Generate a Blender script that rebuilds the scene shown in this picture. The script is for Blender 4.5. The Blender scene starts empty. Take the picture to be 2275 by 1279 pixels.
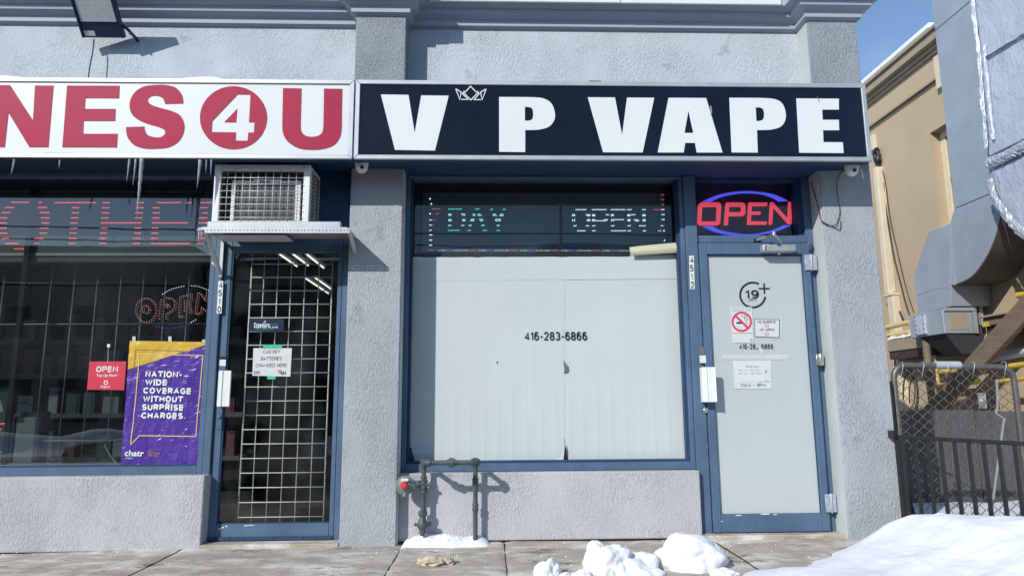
import bpy, bmesh, math, random
from math import radians as rad, sin, cos, pi
from mathutils import Vector, Matrix, noise
from mathutils.geometry import tessellate_polygon

random.seed(7)
scn = bpy.context.scene
COL = scn.collection

# ------------------------------------------------------------------ camera
CAM = Vector((0.0, -4.6, 0.9028))
PITCH, YAW, ROLL, FPX, PW, PH = 0.162739, 0.0317117, -0.0065259, 1529.21, 2275.0, 1279.0
_f = Vector((sin(YAW) * cos(PITCH), cos(YAW) * cos(PITCH), sin(PITCH)))
_r = Vector((cos(YAW), -sin(YAW), 0))
_u = _r.cross(_f)
CR = cos(ROLL) * _r + sin(ROLL) * _u
CU = -sin(ROLL) * _r + cos(ROLL) * _u
cd = bpy.data.cameras.new("camera")
cam = bpy.data.objects.new("camera", cd)
COL.objects.link(cam)
cd.sensor_width = 36.0
cd.lens = FPX / PW * 36.0
cd.clip_start, cd.clip_end = 0.05, 600
m = Matrix((CR, CU, -_f)).transposed().to_4x4()
m.translation = CAM
cam.matrix_world = m
scn.camera = cam

# ------------------------------------------------------------------ light
SUN_TO = Vector((-0.85, -1.0, 0.80)).normalized()      # towards the sun
world = bpy.data.worlds.new("World")
scn.world = world
world.use_nodes = True
wn = world.node_tree.nodes
sky = wn.new("ShaderNodeTexSky")
sky.sky_type = 'NISHITA'
sky.sun_disc = False
sky.sun_elevation = math.asin(SUN_TO.z)
sky.sun_rotation = math.atan2(SUN_TO.x, SUN_TO.y)
sky.air_density, sky.dust_density, sky.ozone_density = 1.0, 0.1, 3.0
bgn = wn["Background"]
bgn.inputs[1].default_value = 0.15
wtc = wn.new("ShaderNodeTexCoord"); wmp = wn.new("ShaderNodeMapping"); wmp.inputs["Scale"].default_value = (2.2, 2.2, 5.0)
wno = wn.new("ShaderNodeTexNoise"); wno.inputs["Scale"].default_value = 2.0; wno.inputs["Detail"].default_value = 7.0; wno.inputs["Roughness"].default_value = 0.6
wmr = wn.new("ShaderNodeMapRange"); wmr.inputs[1].default_value, wmr.inputs[2].default_value, wmr.inputs[4].default_value = 0.48, 0.80, 0.35
wmx = wn.new("ShaderNodeMixRGB"); wmx.inputs[2].default_value = (5.2, 5.6, 6.2, 1)
wl_ = world.node_tree.links
wl_.new(wtc.outputs["Generated"], wmp.inputs[0]); wl_.new(wmp.outputs[0], wno.inputs["Vector"]); wl_.new(wno.outputs[0], wmr.inputs[0])
wl_.new(wmr.outputs[0], wmx.inputs[0]); wl_.new(sky.outputs[0], wmx.inputs[1]); wl_.new(wmx.outputs[0], bgn.inputs[0])
sl = bpy.data.lights.new("sun", 'SUN')
sl.energy = 3.75
sl.angle = rad(0.55)
sl.color = (1.0, 0.965, 0.91)
so = bpy.data.objects.new("sun", sl)
so.rotation_euler = SUN_TO.to_track_quat('Z', 'Y').to_euler()
so.location = (-10, -14, 12)
COL.objects.link(so)
vs = scn.view_settings
vs.view_transform, vs.look = 'Standard', 'None'
vs.exposure, vs.gamma = 0.16, 1.0
vs.use_curve_mapping = False
scn.cycles.max_bounces = 8
scn.cycles.transparent_max_bounces = 16
scn.cycles.caustics_reflective = False
scn.cycles.caustics_refractive = False
scn.cycles.sample_clamp_indirect = 6.0

# ------------------------------------------------------------------ measuring helpers
def ray(px, py):
    return _f + CR * ((px - PW / 2) / FPX) - CU * ((py - PH / 2) / FPX)
def at(px, py, Y):            # a measured point of the photograph on the upright plane at depth Y
    d = ray(px, py)
    return CAM + d * ((Y - CAM.y) / d.y)
def side(px, py, X):          # the same on an upright plane that runs in depth
    d = ray(px, py)
    return CAM + d * ((X - CAM.x) / d.x)
def gnd(px, py, Z=0.0):
    d = ray(px, py)
    return CAM + d * ((Z - CAM.z) / d.z)

# ------------------------------------------------------------------ materials
def nd(nt, typ, **kw):
    n = nt.nodes.new(typ)
    for k, v in kw.items():
        setattr(n, k, v)
    return n
def mat(name, col, rough=0.6, metal=0.0, var=0.10, vscale=6.0, bump=0.0, bscale=60.0, stretch=(1, 1, 1),
        emit=None, estr=0.0, spec=0.5, col2=None, spots=None, coat=0.0):
    M = bpy.data.materials.new(name)
    M.use_nodes = True
    nt = M.node_tree
    b = nt.nodes["Principled BSDF"]
    b.inputs["Roughness"].default_value = rough
    b.inputs["Metallic"].default_value = metal
    b.inputs["Specular IOR Level"].default_value = spec
    b.inputs["Coat Weight"].default_value = coat
    tc = nd(nt, "ShaderNodeTexCoord")
    mp = nd(nt, "ShaderNodeMapping")
    mp.inputs["Scale"].default_value = stretch
    nt.links.new(tc.outputs["Object"], mp.inputs[0])
    nz = nd(nt, "ShaderNodeTexNoise")
    nz.inputs["Scale"].default_value = vscale
    nz.inputs["Detail"].default_value = 6.0
    nz.inputs["Roughness"].default_value = 0.65
    nt.links.new(mp.outputs[0], nz.inputs["Vector"])
    rp = nd(nt, "ShaderNodeValToRGB")
    c = Vector(col[:3])
    d2 = Vector(col2[:3]) if col2 else c * (1 - var)
    rp.color_ramp.elements[0].color = (*d2, 1)
    rp.color_ramp.elements[1].color = (*(c * (1 + var * 0.5)), 1)
    rp.color_ramp.elements[0].position, rp.color_ramp.elements[1].position = 0.32, 0.68
    nt.links.new(nz.outputs[0], rp.inputs[0])
    out = rp.outputs[0]
    if spots:                                  # wear with a shape of its own: (colour, scale, threshold)
        sc, ss, th = spots
        n2 = nd(nt, "ShaderNodeTexNoise")
        n2.inputs["Scale"].default_value = ss
        n2.inputs["Detail"].default_value = 8.0
        n2.inputs["Roughness"].default_value = 0.7
        nt.links.new(tc.outputs["Object"], n2.inputs["Vector"])
        r2 = nd(nt, "ShaderNodeValToRGB")
        r2.color_ramp.elements[0].position, r2.color_ramp.elements[1].position = th, th + 0.05
        nt.links.new(n2.outputs[0], r2.inputs[0])
        mx = nd(nt, "ShaderNodeMixRGB")
        nt.links.new(r2.outputs[0], mx.inputs[0])
        nt.links.new(out, mx.inputs[1])
        mx.inputs[2].default_value = (*sc, 1)
        out = mx.outputs[0]
    nt.links.new(out, b.inputs["Base Color"])
    # uneven gloss
    mr = nd(nt, "ShaderNodeMapRange")
    mr.inputs[3].default_value = max(0.03, rough - 0.10)
    mr.inputs[4].default_value = min(1.0, rough + 0.12)
    nt.links.new(nz.outputs[0], mr.inputs[0])
    nt.links.new(mr.outputs[0], b.inputs["Roughness"])
    if bump:
        bn = nd(nt, "ShaderNodeTexNoise")
        bn.inputs["Scale"].default_value = bscale
        bn.inputs["Detail"].default_value = 4.0
        nt.links.new(mp.outputs[0], bn.inputs["Vector"])
        bp = nd(nt, "ShaderNodeBump")
        bp.inputs["Strength"].default_value = 1.0
        bp.inputs["Distance"].default_value = bump
        nt.links.new(bn.outputs[0], bp.inputs["Height"])
        nt.links.new(bp.outputs[0], b.inputs["Normal"])
    if emit:
        b.inputs["Emission Color"].default_value = (*emit, 1)
        b.inputs["Emission Strength"].default_value = estr
    return M

def stucco(name, col, depth=0.006, scale=1.0):
    M = mat(name, col, rough=0.88, var=0.13, vscale=2.6, spec=0.2, spots=(tuple(c * 0.80 for c in col), 4.2, 0.60), stretch=(1, 1, 0.55))
    nt = M.node_tree
    b = nt.nodes["Principled BSDF"]
    tc = nt.nodes["Texture Coordinate"]
    mp = nd(nt, "ShaderNodeMapping")
    mp.inputs["Scale"].default_value = (104 * scale, 104 * scale, 44 * scale)
    nt.links.new(tc.outputs["Object"], mp.inputs[0])
    wr = nd(nt, "ShaderNodeTexNoise")            # bends the strokes
    wr.inputs["Scale"].default_value = 5.0
    nt.links.new(tc.outputs["Object"], wr.inputs["Vector"])
    ad = nd(nt, "ShaderNodeVectorMath", operation='MULTIPLY_ADD')
    nt.links.new(wr.outputs["Color"], ad.inputs[0])
    ad.inputs[1].default_value = (5, 5, 5)
    nt.links.new(mp.outputs[0], ad.inputs[2])
    n1 = nd(nt, "ShaderNodeTexNoise")
    n1.inputs["Scale"].default_value = 1.0
    n1.inputs["Detail"].default_value = 2.5
    n1.inputs["Roughness"].default_value = 0.55
    nt.links.new(ad.outputs[0], n1.inputs["Vector"])
    r1 = nd(nt, "ShaderNodeValToRGB")            # trowelled islands with torn grooves between
    e = r1.color_ramp.elements
    e[0].position, e[0].color = 0.36, (0, 0, 0, 1)
    e[1].position, e[1].color = 0.52, (1, 1, 1, 1)
    nt.links.new(n1.outputs[0], r1.inputs[0])
    n2 = nd(nt, "ShaderNodeTexNoise")
    n2.inputs["Scale"].default_value = 140.0
    n2.inputs["Detail"].default_value = 3.0
    nt.links.new(tc.outputs["Object"], n2.inputs["Vector"])
    # worked unevenly: calmer and rougher areas
    n3 = nd(nt, "ShaderNodeTexNoise")
    n3.inputs["Scale"].default_value = 3.0
    nt.links.new(tc.outputs["Object"], n3.inputs["Vector"])
    m3 = nd(nt, "ShaderNodeMapRange")
    m3.inputs[1].default_value, m3.inputs[2].default_value = 0.35, 0.65
    m3.inputs[3].default_value, m3.inputs[4].default_value = 0.35, 1.0
    nt.links.new(n3.outputs[0], m3.inputs[0])
    ml = nd(nt, "ShaderNodeMath", operation='MULTIPLY')
    nt.links.new(r1.outputs[0], ml.inputs[0]); nt.links.new(m3.outputs[0], ml.inputs[1])
    a2 = nd(nt, "ShaderNodeMath", operation='MULTIPLY_ADD')
    nt.links.new(n2.outputs[0], a2.inputs[0]); a2.inputs[1].default_value = 0.22
    nt.links.new(ml.outputs[0], a2.inputs[2])
    bp = nd(nt, "ShaderNodeBump")
    bp.inputs["Distance"].default_value = depth
    bp.inputs["Strength"].default_value = 1.0
    nt.links.new(a2.outputs[0], bp.inputs["Height"])
    nt.links.new(bp.outputs[0], b.inputs["Normal"])
    return M

def glass(name, tint, ior=1.6, dirt=0.03):
    M = bpy.data.materials.new(name)
    M.use_nodes = True
    nt = M.node_tree
    nt.nodes.remove(nt.nodes["Principled BSDF"])
    o = nt.nodes["Material Output"]
    t = nd(nt, "ShaderNodeBsdfTransparent"); t.inputs[0].default_value = (*tint, 1)
    g = nd(nt, "ShaderNodeBsdfGlossy"); g.inputs["Roughness"].default_value = 0.015
    df = nd(nt, "ShaderNodeBsdfDiffuse"); df.inputs[0].default_value = (0.5, 0.5, 0.5, 1)
    fr = nd(nt, "ShaderNodeFresnel"); fr.inputs[0].default_value = ior
    mx = nd(nt, "ShaderNodeMixShader"); m2 = nd(nt, "ShaderNodeMixShader")
    tc = nd(nt, "ShaderNodeTexCoord")
    nz = nd(nt, "ShaderNodeTexNoise"); nz.inputs["Scale"].default_value = 3.0; nz.inputs["Detail"].default_value = 8
    nt.links.new(tc.outputs["Object"], nz.inputs["Vector"])
    mr = nd(nt, "ShaderNodeMapRange"); mr.inputs[1].default_value = 0.45; mr.inputs[2].default_value = 0.75
    mr.inputs[4].default_value = dirt
    nt.links.new(nz.outputs[0], mr.inputs[0])
    nt.links.new(mr.outputs[0], m2.inputs[0]); nt.links.new(t.outputs[0], m2.inputs[1]); nt.links.new(df.outputs[0], m2.inputs[2])
    geo = nd(nt, "ShaderNodeNewGeometry")
    fm = nd(nt, "ShaderNodeMath", operation='SUBTRACT'); fm.inputs[0].default_value = 1.0
    nt.links.new(geo.outputs["Backfacing"], fm.inputs[1])
    fx = nd(nt, "ShaderNodeMath", operation='MULTIPLY')
    nt.links.new(fr.outputs[0], fx.inputs[0]); nt.links.new(fm.outputs[0], fx.inputs[1])
    nt.links.new(fx.outputs[0], mx.inputs[0]); nt.links.new(m2.outputs[0], mx.inputs[1]); nt.links.new(g.outputs[0], mx.inputs[2])
    nz2 = nd(nt, "ShaderNodeTexNoise"); nz2.inputs["Scale"].default_value = 1.3
    nt.links.new(tc.outputs["Object"], nz2.inputs["Vector"])
    bp = nd(nt, "ShaderNodeBump"); bp.inputs["Distance"].default_value = 0.0010
    nt.links.new(nz2.outputs[0], bp.inputs["Height"]); nt.links.new(bp.outputs[0], g.inputs["Normal"])
    nt.links.new(mx.outputs[0], o.inputs[0])
    return M

def ledpanel(name, col, pitch):
    """dark perforated LED module face: a regular grid of unlit diodes"""
    M = mat(name, col, rough=0.45, var=0.15, vscale=3)
    nt = M.node_tree
    b = nt.nodes["Principled BSDF"]
    src = b.inputs["Base Color"].links[0].from_socket
    tc = nt.nodes["Texture Coordinate"]
    sx = nd(nt, "ShaderNodeSeparateXYZ"); nt.links.new(tc.outputs["Object"], sx.inputs[0])
    vals = []
    for k in (0, 2):
        a = nd(nt, "ShaderNodeMath", operation='MULTIPLY'); a.inputs[1].default_value = 1.0 / pitch[0 if k == 0 else 1]
        nt.links.new(sx.outputs[k], a.inputs[0])
        f = nd(nt, "ShaderNodeMath", operation='PINGPONG'); f.inputs[1].default_value = 0.5
        nt.links.new(a.outputs[0], f.inputs[0])
        g = nd(nt, "ShaderNodeMath", operation='GREATER_THAN'); g.inputs[1].default_value = 0.27
        nt.links.new(f.outputs[0], g.inputs[0]); vals.append(g)
    mu = nd(nt, "ShaderNodeMath", operation='MULTIPLY')
    nt.links.new(vals[0].outputs[0], mu.inputs[0]); nt.links.new(vals[1].outputs[0], mu.inputs[1])
    mx = nd(nt, "ShaderNodeMixRGB")
    nt.links.new(mu.outputs[0], mx.inputs[0]); nt.links.new(src, mx.inputs[1])
    mx.inputs[2].default_value = (col[0] * 3.2, col[1] * 3.2, col[2] * 3.2, 1)
    nt.links.new(mx.outputs[0], b.inputs["Base Color"])
    return M

M = {}
def fine_grain(m_, dist, scale, ridge=False, stretch=(1, 1, 1), width=0.05):
    """a second, finer relief on top of the first: grain, or creases where ridge is set"""
    nt = m_.node_tree; b = nt.nodes["Principled BSDF"]
    tc = nt.nodes["Texture Coordinate"]
    mp = nd(nt, "ShaderNodeMapping"); mp.inputs["Scale"].default_value = stretch
    mp.inputs["Rotation"].default_value = (0, 0.6, 0) if ridge else (0, 0, 0)
    nt.links.new(tc.outputs["Object"], mp.inputs[0])
    n = nd(nt, "ShaderNodeTexNoise"); n.inputs["Scale"].default_value = scale; n.inputs["Detail"].default_value = 3.0
    nt.links.new(mp.outputs[0], n.inputs["Vector"])
    h = n.outputs[0]
    if ridge:
        r = nd(nt, "ShaderNodeValToRGB"); e = r.color_ramp.elements
        e[0].position, e[0].color = 0.5 - width, (0, 0, 0, 1); e[1].position, e[1].color = 0.5 + width, (0, 0, 0, 1)
        q = e.new(0.5); q.color = (1, 1, 1, 1)
        nt.links.new(h, r.inputs[0]); h = r.outputs[0]
    bp = nd(nt, "ShaderNodeBump"); bp.inputs["Strength"].default_value = 1.0; bp.inputs["Distance"].default_value = dist
    nt.links.new(h, bp.inputs["Height"])
    if b.inputs["Normal"].links: nt.links.new(b.inputs["Normal"].links[0].from_socket, bp.inputs["Normal"])
    nt.links.new(bp.outputs[0], b.inputs["Normal"])
M['stucco'] = stucco('stucco', (0.38, 0.40, 0.425), depth=0.0036)
M['stucco_low'] = stucco('stucco_low', (0.455, 0.465, 0.485), depth=0.0030)
M['stucco_wall'] = stucco('stucco_wall', (0.52, 0.565, 0.61), depth=0.0030, scale=1.1)
M['stucco_dark'] = stucco('stucco_dark', (0.30, 0.335, 0.365), depth=0.0045)
M['reveal'] = mat('reveal', (0.50, 0.545, 0.54), rough=0.8, var=0.06, vscale=3, bump=0.001, bscale=40)
M['mould'] = mat('mould', (0.40, 0.44, 0.52), rough=0.6, var=0.07, vscale=2, bump=0.0008, bscale=60)
M['blue'] = mat('blue_paint', (0.082, 0.138, 0.218), spec=0.3, rough=0.5, var=0.20, vscale=5, bump=0.0005, bscale=70, spots=((0.22, 0.30, 0.38), 18, 0.665), stretch=(1, 1, 0.5))
M['bluedark'] = mat('blue_paint_deep', (0.024, 0.060, 0.125), rough=0.55, var=0.15, vscale=5, spec=0.3)
M['alu'] = mat('aluminium', (0.47, 0.50, 0.515), rough=0.45, metal=0.4, var=0.10, vscale=7)
M['alu_dull'] = mat('dull_aluminium', (0.45, 0.47, 0.47), rough=0.5, metal=0.5, var=0.18, vscale=14, bump=0.0006, bscale=80)
M['steel'] = mat('worn_steel', (0.55, 0.54, 0.50), rough=0.35, metal=0.8, var=0.3, vscale=40, bump=0.001, bscale=70)
M['signwhite'] = mat('sign_acrylic_white', (0.68, 0.725, 0.725), spec=0.3, rough=0.4, var=0.03, vscale=1.2, spots=((0.66, 0.68, 0.66), 9, 0.72))
M['signnavy'] = mat('sign_acrylic_navy', (0.0060, 0.0115, 0.025), spec=0.22, rough=0.22, var=0.5, vscale=0.9)
M['red'] = mat('red_vinyl', (0.40, 0.020, 0.065), spec=0.2, rough=0.55, var=0.08, vscale=2)
M['redline'] = mat('red_vinyl_edge', (0.16, 0.02, 0.05), rough=0.4)
M['lettwhite'] = mat('white_vinyl', (0.70, 0.735, 0.735), spec=0.3, rough=0.45, var=0.03, vscale=2)
M['white'] = mat('white_enamel', (0.74, 0.76, 0.74), rough=0.4, var=0.06, vscale=6)
M['offwhite'] = mat('offwhite_metal', (0.62, 0.64, 0.62), rough=0.45, var=0.12, vscale=9)
M['wire'] = mat('white_wire', (0.70, 0.72, 0.68), rough=0.4, metal=0.2, var=0.1)
M['cream'] = mat('cream_painted_bar', (0.80, 0.79, 0.72), rough=0.45, var=0.14, vscale=12)
M['dark'] = mat('dark_plastic', (0.015, 0.017, 0.02), rough=0.5)
M['black'] = mat('black_print', (0.012, 0.014, 0.015), rough=0.5)
M['grey'] = mat('grey_print', (0.13, 0.14, 0.14), rough=0.6)
M['coil'] = mat('condenser_fins', (0.07, 0.075, 0.075), rough=0.5, metal=0.3, var=0.4, vscale=50, stretch=(6, 1, 0.2), bump=0.002, bscale=60)
M['paper'] = mat('window_paper', (0.61, 0.645, 0.65), rough=0.75, var=0.045, vscale=1.3, bump=0.0012, bscale=3.0, spec=0.3)
M['paper2'] = mat('window_paper_new', (0.60, 0.64, 0.65), rough=0.7, var=0.03, vscale=2, bump=0.0008, bscale=5)
M['sheet'] = mat('printed_sheet', (0.60, 0.62, 0.62), rough=0.6, var=0.05, vscale=14, bump=0.0012, bscale=18)
M['yellowed'] = mat('yellowed_paper', (0.55, 0.53, 0.38), rough=0.6, var=0.08, vscale=5)
M['tape'] = mat('clear_tape', (0.55, 0.58, 0.575), rough=0.25, var=0.05, vscale=10)
M['greentape'] = mat('green_tape', (0.05, 0.45, 0.33), rough=0.45, var=0.1)
M['doorfilm'] = mat('door_film', (0.46, 0.50, 0.505), rough=0.4, var=0.035, vscale=1.4, bump=0.0006, bscale=3)
M['glass_shop'] = glass('tinted_glass', (0.66, 0.69, 0.69), ior=2.05, dirt=0.02)
M['glass_door'] = glass('door_glass', (0.90, 0.92, 0.91), ior=1.62, dirt=0.035)
M['glass_led'] = glass('transom_glass', (0.84, 0.87, 0.88), ior=1.58, dirt=0.02)
M['glass_paper'] = glass('window_glass', (0.975, 0.985, 0.98), ior=1.35, dirt=0.0)
M['acrylic'] = glass('clear_acrylic', (0.985, 0.985, 0.985), ior=1.03, dirt=0.0)
M['led_face'] = ledpanel('led_face', (0.095, 0.098, 0.094), (0.0095, 0.0140))
M['led_face2'] = ledpanel('led_face_fine', (0.062, 0.085, 0.098), (0.0093, 0.0118))
M['snow'] = mat('snow', (0.79, 0.81, 0.84), rough=0.8, var=0.05, vscale=3, bump=0.004, bscale=22, spec=0.25)
fine_grain(M['snow'], 0.0022, 170)
M['ice'] = mat('ice', (0.72, 0.76, 0.80), rough=0.12, var=0.1, vscale=20, bump=0.003, bscale=40)
b_ = M['ice'].node_tree.nodes["Principled BSDF"]
b_.inputs["Transmission Weight"].default_value = 0.55
b_.inputs["IOR"].default_value = 1.31
M['dirty_ice'] = mat('dirty_ice', (0.55, 0.46, 0.33), rough=0.5, var=0.35, vscale=22, bump=0.008, bscale=30)
M['pipe'] = mat('grey_painted_pipe', (0.085, 0.10, 0.105), rough=0.55, metal=0.25, var=0.35, vscale=30, bump=0.0015, bscale=60, spots=((0.20, 0.185, 0.15), 40, 0.62))
M['regulator'] = mat('regulator_green_grey', (0.17, 0.225, 0.205), rough=0.55, metal=0.2, var=0.2, vscale=18, bump=0.001, bscale=50)
M['redcap'] = mat('red_cap', (0.55, 0.035, 0.045), rough=0.4, var=0.1)
M['tan'] = mat('tan_render', (0.475, 0.375, 0.255), rough=0.85, var=0.07, vscale=1.1, bump=0.002, bscale=30, spec=0.2)
M['tantrim'] = mat('taupe_trim', (0.34, 0.275, 0.20), rough=0.7, var=0.1, vscale=3)
M['creamtrim'] = mat('cream_trim', (0.66, 0.58, 0.42), rough=0.6, var=0.1, vscale=5)
M['galv'] = mat('galvanised_sheet', (0.36, 0.41, 0.465), rough=0.45, metal=0.25, var=0.12, vscale=2.2, bump=0.002, bscale=2.5)
M['wrap'] = mat('foil_wrap', (0.52, 0.565, 0.66), rough=0.5, metal=0.25, var=0.08, vscale=3, bump=0.006, bscale=7)
M['foil'] = mat('foil_tape', (0.44, 0.475, 0.54), rough=0.45, metal=0.3, var=0.2, vscale=30, bump=0.006, bscale=45)
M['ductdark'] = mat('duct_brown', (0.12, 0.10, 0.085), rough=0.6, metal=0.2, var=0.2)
M['yellow'] = mat('yellow_pipe', (0.62, 0.44, 0.06), rough=0.45, var=0.15, vscale=10)
M['paleyellow'] = mat('pale_yellow_pipe', (0.66, 0.52, 0.24), rough=0.5, var=0.15, vscale=10)
M['brown'] = mat('brown_timber', (0.20, 0.15, 0.105), rough=0.7, var=0.25, vscale=5, stretch=(1, 1, 8))
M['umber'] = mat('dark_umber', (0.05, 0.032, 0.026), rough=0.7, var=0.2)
M['dark_boards'] = mat('dark_grey_boards', (0.085, 0.082, 0.086), rough=0.75, var=0.35, vscale=6, stretch=(4, 4, 0.6), bump=0.001)
M['iron'] = mat('black_iron', (0.025, 0.028, 0.03), rough=0.4, metal=0.3, var=0.3, vscale=30, bump=0.001, bscale=60, spots=((0.22, 0.23, 0.24), 60, 0.68))
M['gatepipe'] = mat('old_galvanised_pipe', (0.17, 0.16, 0.145), rough=0.45, metal=0.5, var=0.3, vscale=16)
M['link'] = mat('chain_link_wire', (0.20, 0.165, 0.125), rough=0.45, metal=0.35, var=0.4, vscale=50, spots=((0.5, 0.5, 0.5), 45, 0.66))
M['sleeve'] = mat('grey_foam_sleeve', (0.40, 0.43, 0.47), rough=0.7, var=0.08)
M['cable'] = mat('black_cable', (0.012, 0.012, 0.014), rough=0.5)
M['whitecable'] = mat('white_cable', (0.7, 0.7, 0.68), rough=0.5)
M['navyhousing'] = mat('navy_housing', (0.018, 0.028, 0.075), rough=0.4, var=0.15)
M['lens'] = mat('lamp_lens', (0.66, 0.70, 0.69), rough=0.25, var=0.03, vscale=8)
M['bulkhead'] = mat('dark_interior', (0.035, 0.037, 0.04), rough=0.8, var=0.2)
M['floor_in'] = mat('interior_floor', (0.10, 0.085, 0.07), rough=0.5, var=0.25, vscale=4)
M['ceil_in'] = mat('interior_ceiling', (0.22, 0.22, 0.21), rough=0.8)
M['counter'] = mat('counter_board', (0.22, 0.21, 0.20), rough=0.6)
M['pack'] = [mat('pack_a', (0.34, 0.355, 0.37), rough=0.4), mat('pack_b', (0.07, 0.14, 0.105), rough=0.4), mat('pack_c', (0.20, 0.075, 0.08), rough=0.4), mat('pack_d', (0.11, 0.13, 0.18), rough=0.35)]
M['tube'] = mat('lamp_tube', (0.9, 0.9, 0.9), emit=(1.0, 0.97, 0.9), estr=1.2)
M['neonred'] = mat('neon_red', (0.6, 0.06, 0.1), emit=(1.0, 0.075, 0.125), estr=0.85, rough=0.3)
M['neonblue'] = mat('neon_blue', (0.12, 0.12, 0.7), emit=(0.115, 0.10, 1.0), estr=0.95, rough=0.3)
M['ledred'] = mat('led_red', (0.6, 0.1, 0.1), emit=(1.0, 0.09, 0.10), estr=2.4)
M['ledwhite'] = mat('led_white', (0.7, 0.75, 0.75), emit=(0.78, 0.95, 0.95), estr=1.6)
M['ledgreen'] = mat('led_green', (0.1, 0.6, 0.4), emit=(0.06, 0.80, 0.48), estr=1.4)
M['ledblue'] = mat('led_blue', (0.1, 0.1, 0.6), emit=(0.12, 0.12, 0.95), estr=0.8)
M['leddim'] = mat('led_dim', (0.5, 0.55, 0.5), emit=(0.6, 0.8, 0.7), estr=0.55)
M['leddimred'] = mat('led_dim_red', (0.5, 0.1, 0.1), emit=(0.9, 0.10, 0.13), estr=0.9)
M['ledpink'] = mat('led_pink', (0.6, 0.3, 0.3), emit=(0.95, 0.42, 0.42), estr=0.85)
M['purple'] = mat('poster_purple', (0.085, 0.04, 0.30), rough=0.25, var=0.18, vscale=5, bump=0.010, bscale=9, coat=0.5, stretch=(1.6, 1, 0.7))
M['gold'] = mat('poster_gold', (0.62, 0.40, 0.05), rough=0.3, var=0.08)
M['goldline'] = mat('poster_frame_line', (0.66, 0.48, 0.24), rough=0.35)
M['golddim'] = mat('poster_dim_line', (0.36, 0.23, 0.03), rough=0.35)  # darker gold of the second printed frame line
M['orange'] = mat('orange_print', (0.6, 0.26, 0.10), rough=0.4)
M['cardred'] = mat('red_card', (0.58, 0.035, 0.065), rough=0.4, var=0.05)
M['ringred'] = mat('prohibition_red', (0.62, 0.03, 0.08), rough=0.5)
M['stickernavy'] = mat('dark_sticker', (0.012, 0.02, 0.045), rough=0.3)
M['stickerblue'] = mat('sticker_blue', (0.05, 0.25, 0.5), rough=0.4)
M['plate'] = mat('number_plate_white', (0.70, 0.72, 0.70), rough=0.4, var=0.08, vscale=20)
M['asphalt'] = mat('asphalt', (0.06, 0.06, 0.065), rough=0.8, var=0.3, vscale=3)
M['brickfar'] = mat('far_brick', (0.40, 0.375, 0.35), rough=0.85, var=0.2)
M['paintfar'] = mat('far_painted_wall', (0.36, 0.38, 0.38), rough=0.8, var=0.2)
M['darkfar'] = mat('far_dark', (0.10, 0.11, 0.11), rough=0.7)
M['carpaint'] = mat('car_paint', (0.012, 0.013, 0.016), rough=0.15, coat=1.0)
M['bark'] = mat('bark', (0.07, 0.055, 0.045), rough=0.9, var=0.3)

fine_grain(M['purple'], 0.0030, 5.5, True, (1.0, 1, 0.55), 0.10); fine_grain(M['purple'], 0.0010, 14, True, (0.7, 1, 1.2), 0.06); fine_grain(M['gold'], 0.0012, 9, True, width=0.08)
fine_grain(M['sheet'], 0.0006, 14, True, width=0.08); fine_grain(M['wrap'], 0.0055, 3.0, True, (1, 1, 0.7), 0.10); fine_grain(M['wrap'], 0.0022, 8, True, (1, 1.4, 0.8), 0.06)
fine_grain(M['paper'], 0.00022, 2.6, True, (1.6, 1, 0.4), 0.03)
# sidewalk concrete: tan grey, frost and salt streaks, dark damp patches
def concrete():
    K = mat('sidewalk_concrete', (0.40, 0.355, 0.285), rough=0.85, var=0.26, vscale=3.5, bump=0.004, bscale=70)
    nt = K.node_tree
    b = nt.nodes["Principled BSDF"]
    tc = nt.nodes["Texture Coordinate"]
    src = b.inputs["Base Color"].links[0].from_socket
    for (sc, stretch, lo, hi, colr, amt) in ((2.6, (0.9, 1.5, 1), 0.47, 0.60, (0.66, 0.62, 0.575), 0.9),
                                            (3.4, (0.8, 1.7, 1), 0.585, 0.63, (0.17, 0.15, 0.125), 0.85),
                                            (60., (1, 1, 1), 0.66, 0.72, (0.75, 0.74, 0.72), 0.8),
                                            (28., (1, 1, 1), 0.68, 0.75, (0.14, 0.12, 0.10), 0.7)):
        mp = nd(nt, "ShaderNodeMapping"); mp.inputs["Scale"].default_value = stretch
        mp.inputs["Location"].default_value = (sc * 1.7, sc * 0.9, 0)
        nt.links.new(tc.outputs["Object"], mp.inputs[0])
        n = nd(nt, "ShaderNodeTexNoise"); n.inputs["Scale"].default_value = sc
        n.inputs["Detail"].default_value = 9; n.inputs["Roughness"].default_value = 0.68
        nt.links.new(mp.outputs[0], n.inputs["Vector"])
        mr = nd(nt, "ShaderNodeMapRange")
        mr.inputs[1].default_value, mr.inputs[2].default_value, mr.inputs[4].default_value = lo, hi, amt
        nt.links.new(n.outputs[0], mr.inputs[0])
        mx = nd(nt, "ShaderNodeMixRGB")
        nt.links.new(mr.outputs[0], mx.inputs[0]); nt.links.new(src, mx.inputs[1])
        mx.inputs[2].default_value = (*colr, 1)
        src = mx.outputs[0]
    nt.links.new(src, b.inputs["Base Color"])
    return K
M['concrete'] = concrete()
M['grit'] = mat('joint_grit', (0.10, 0.088, 0.072), rough=0.95, var=0.4, vscale=40)

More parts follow.
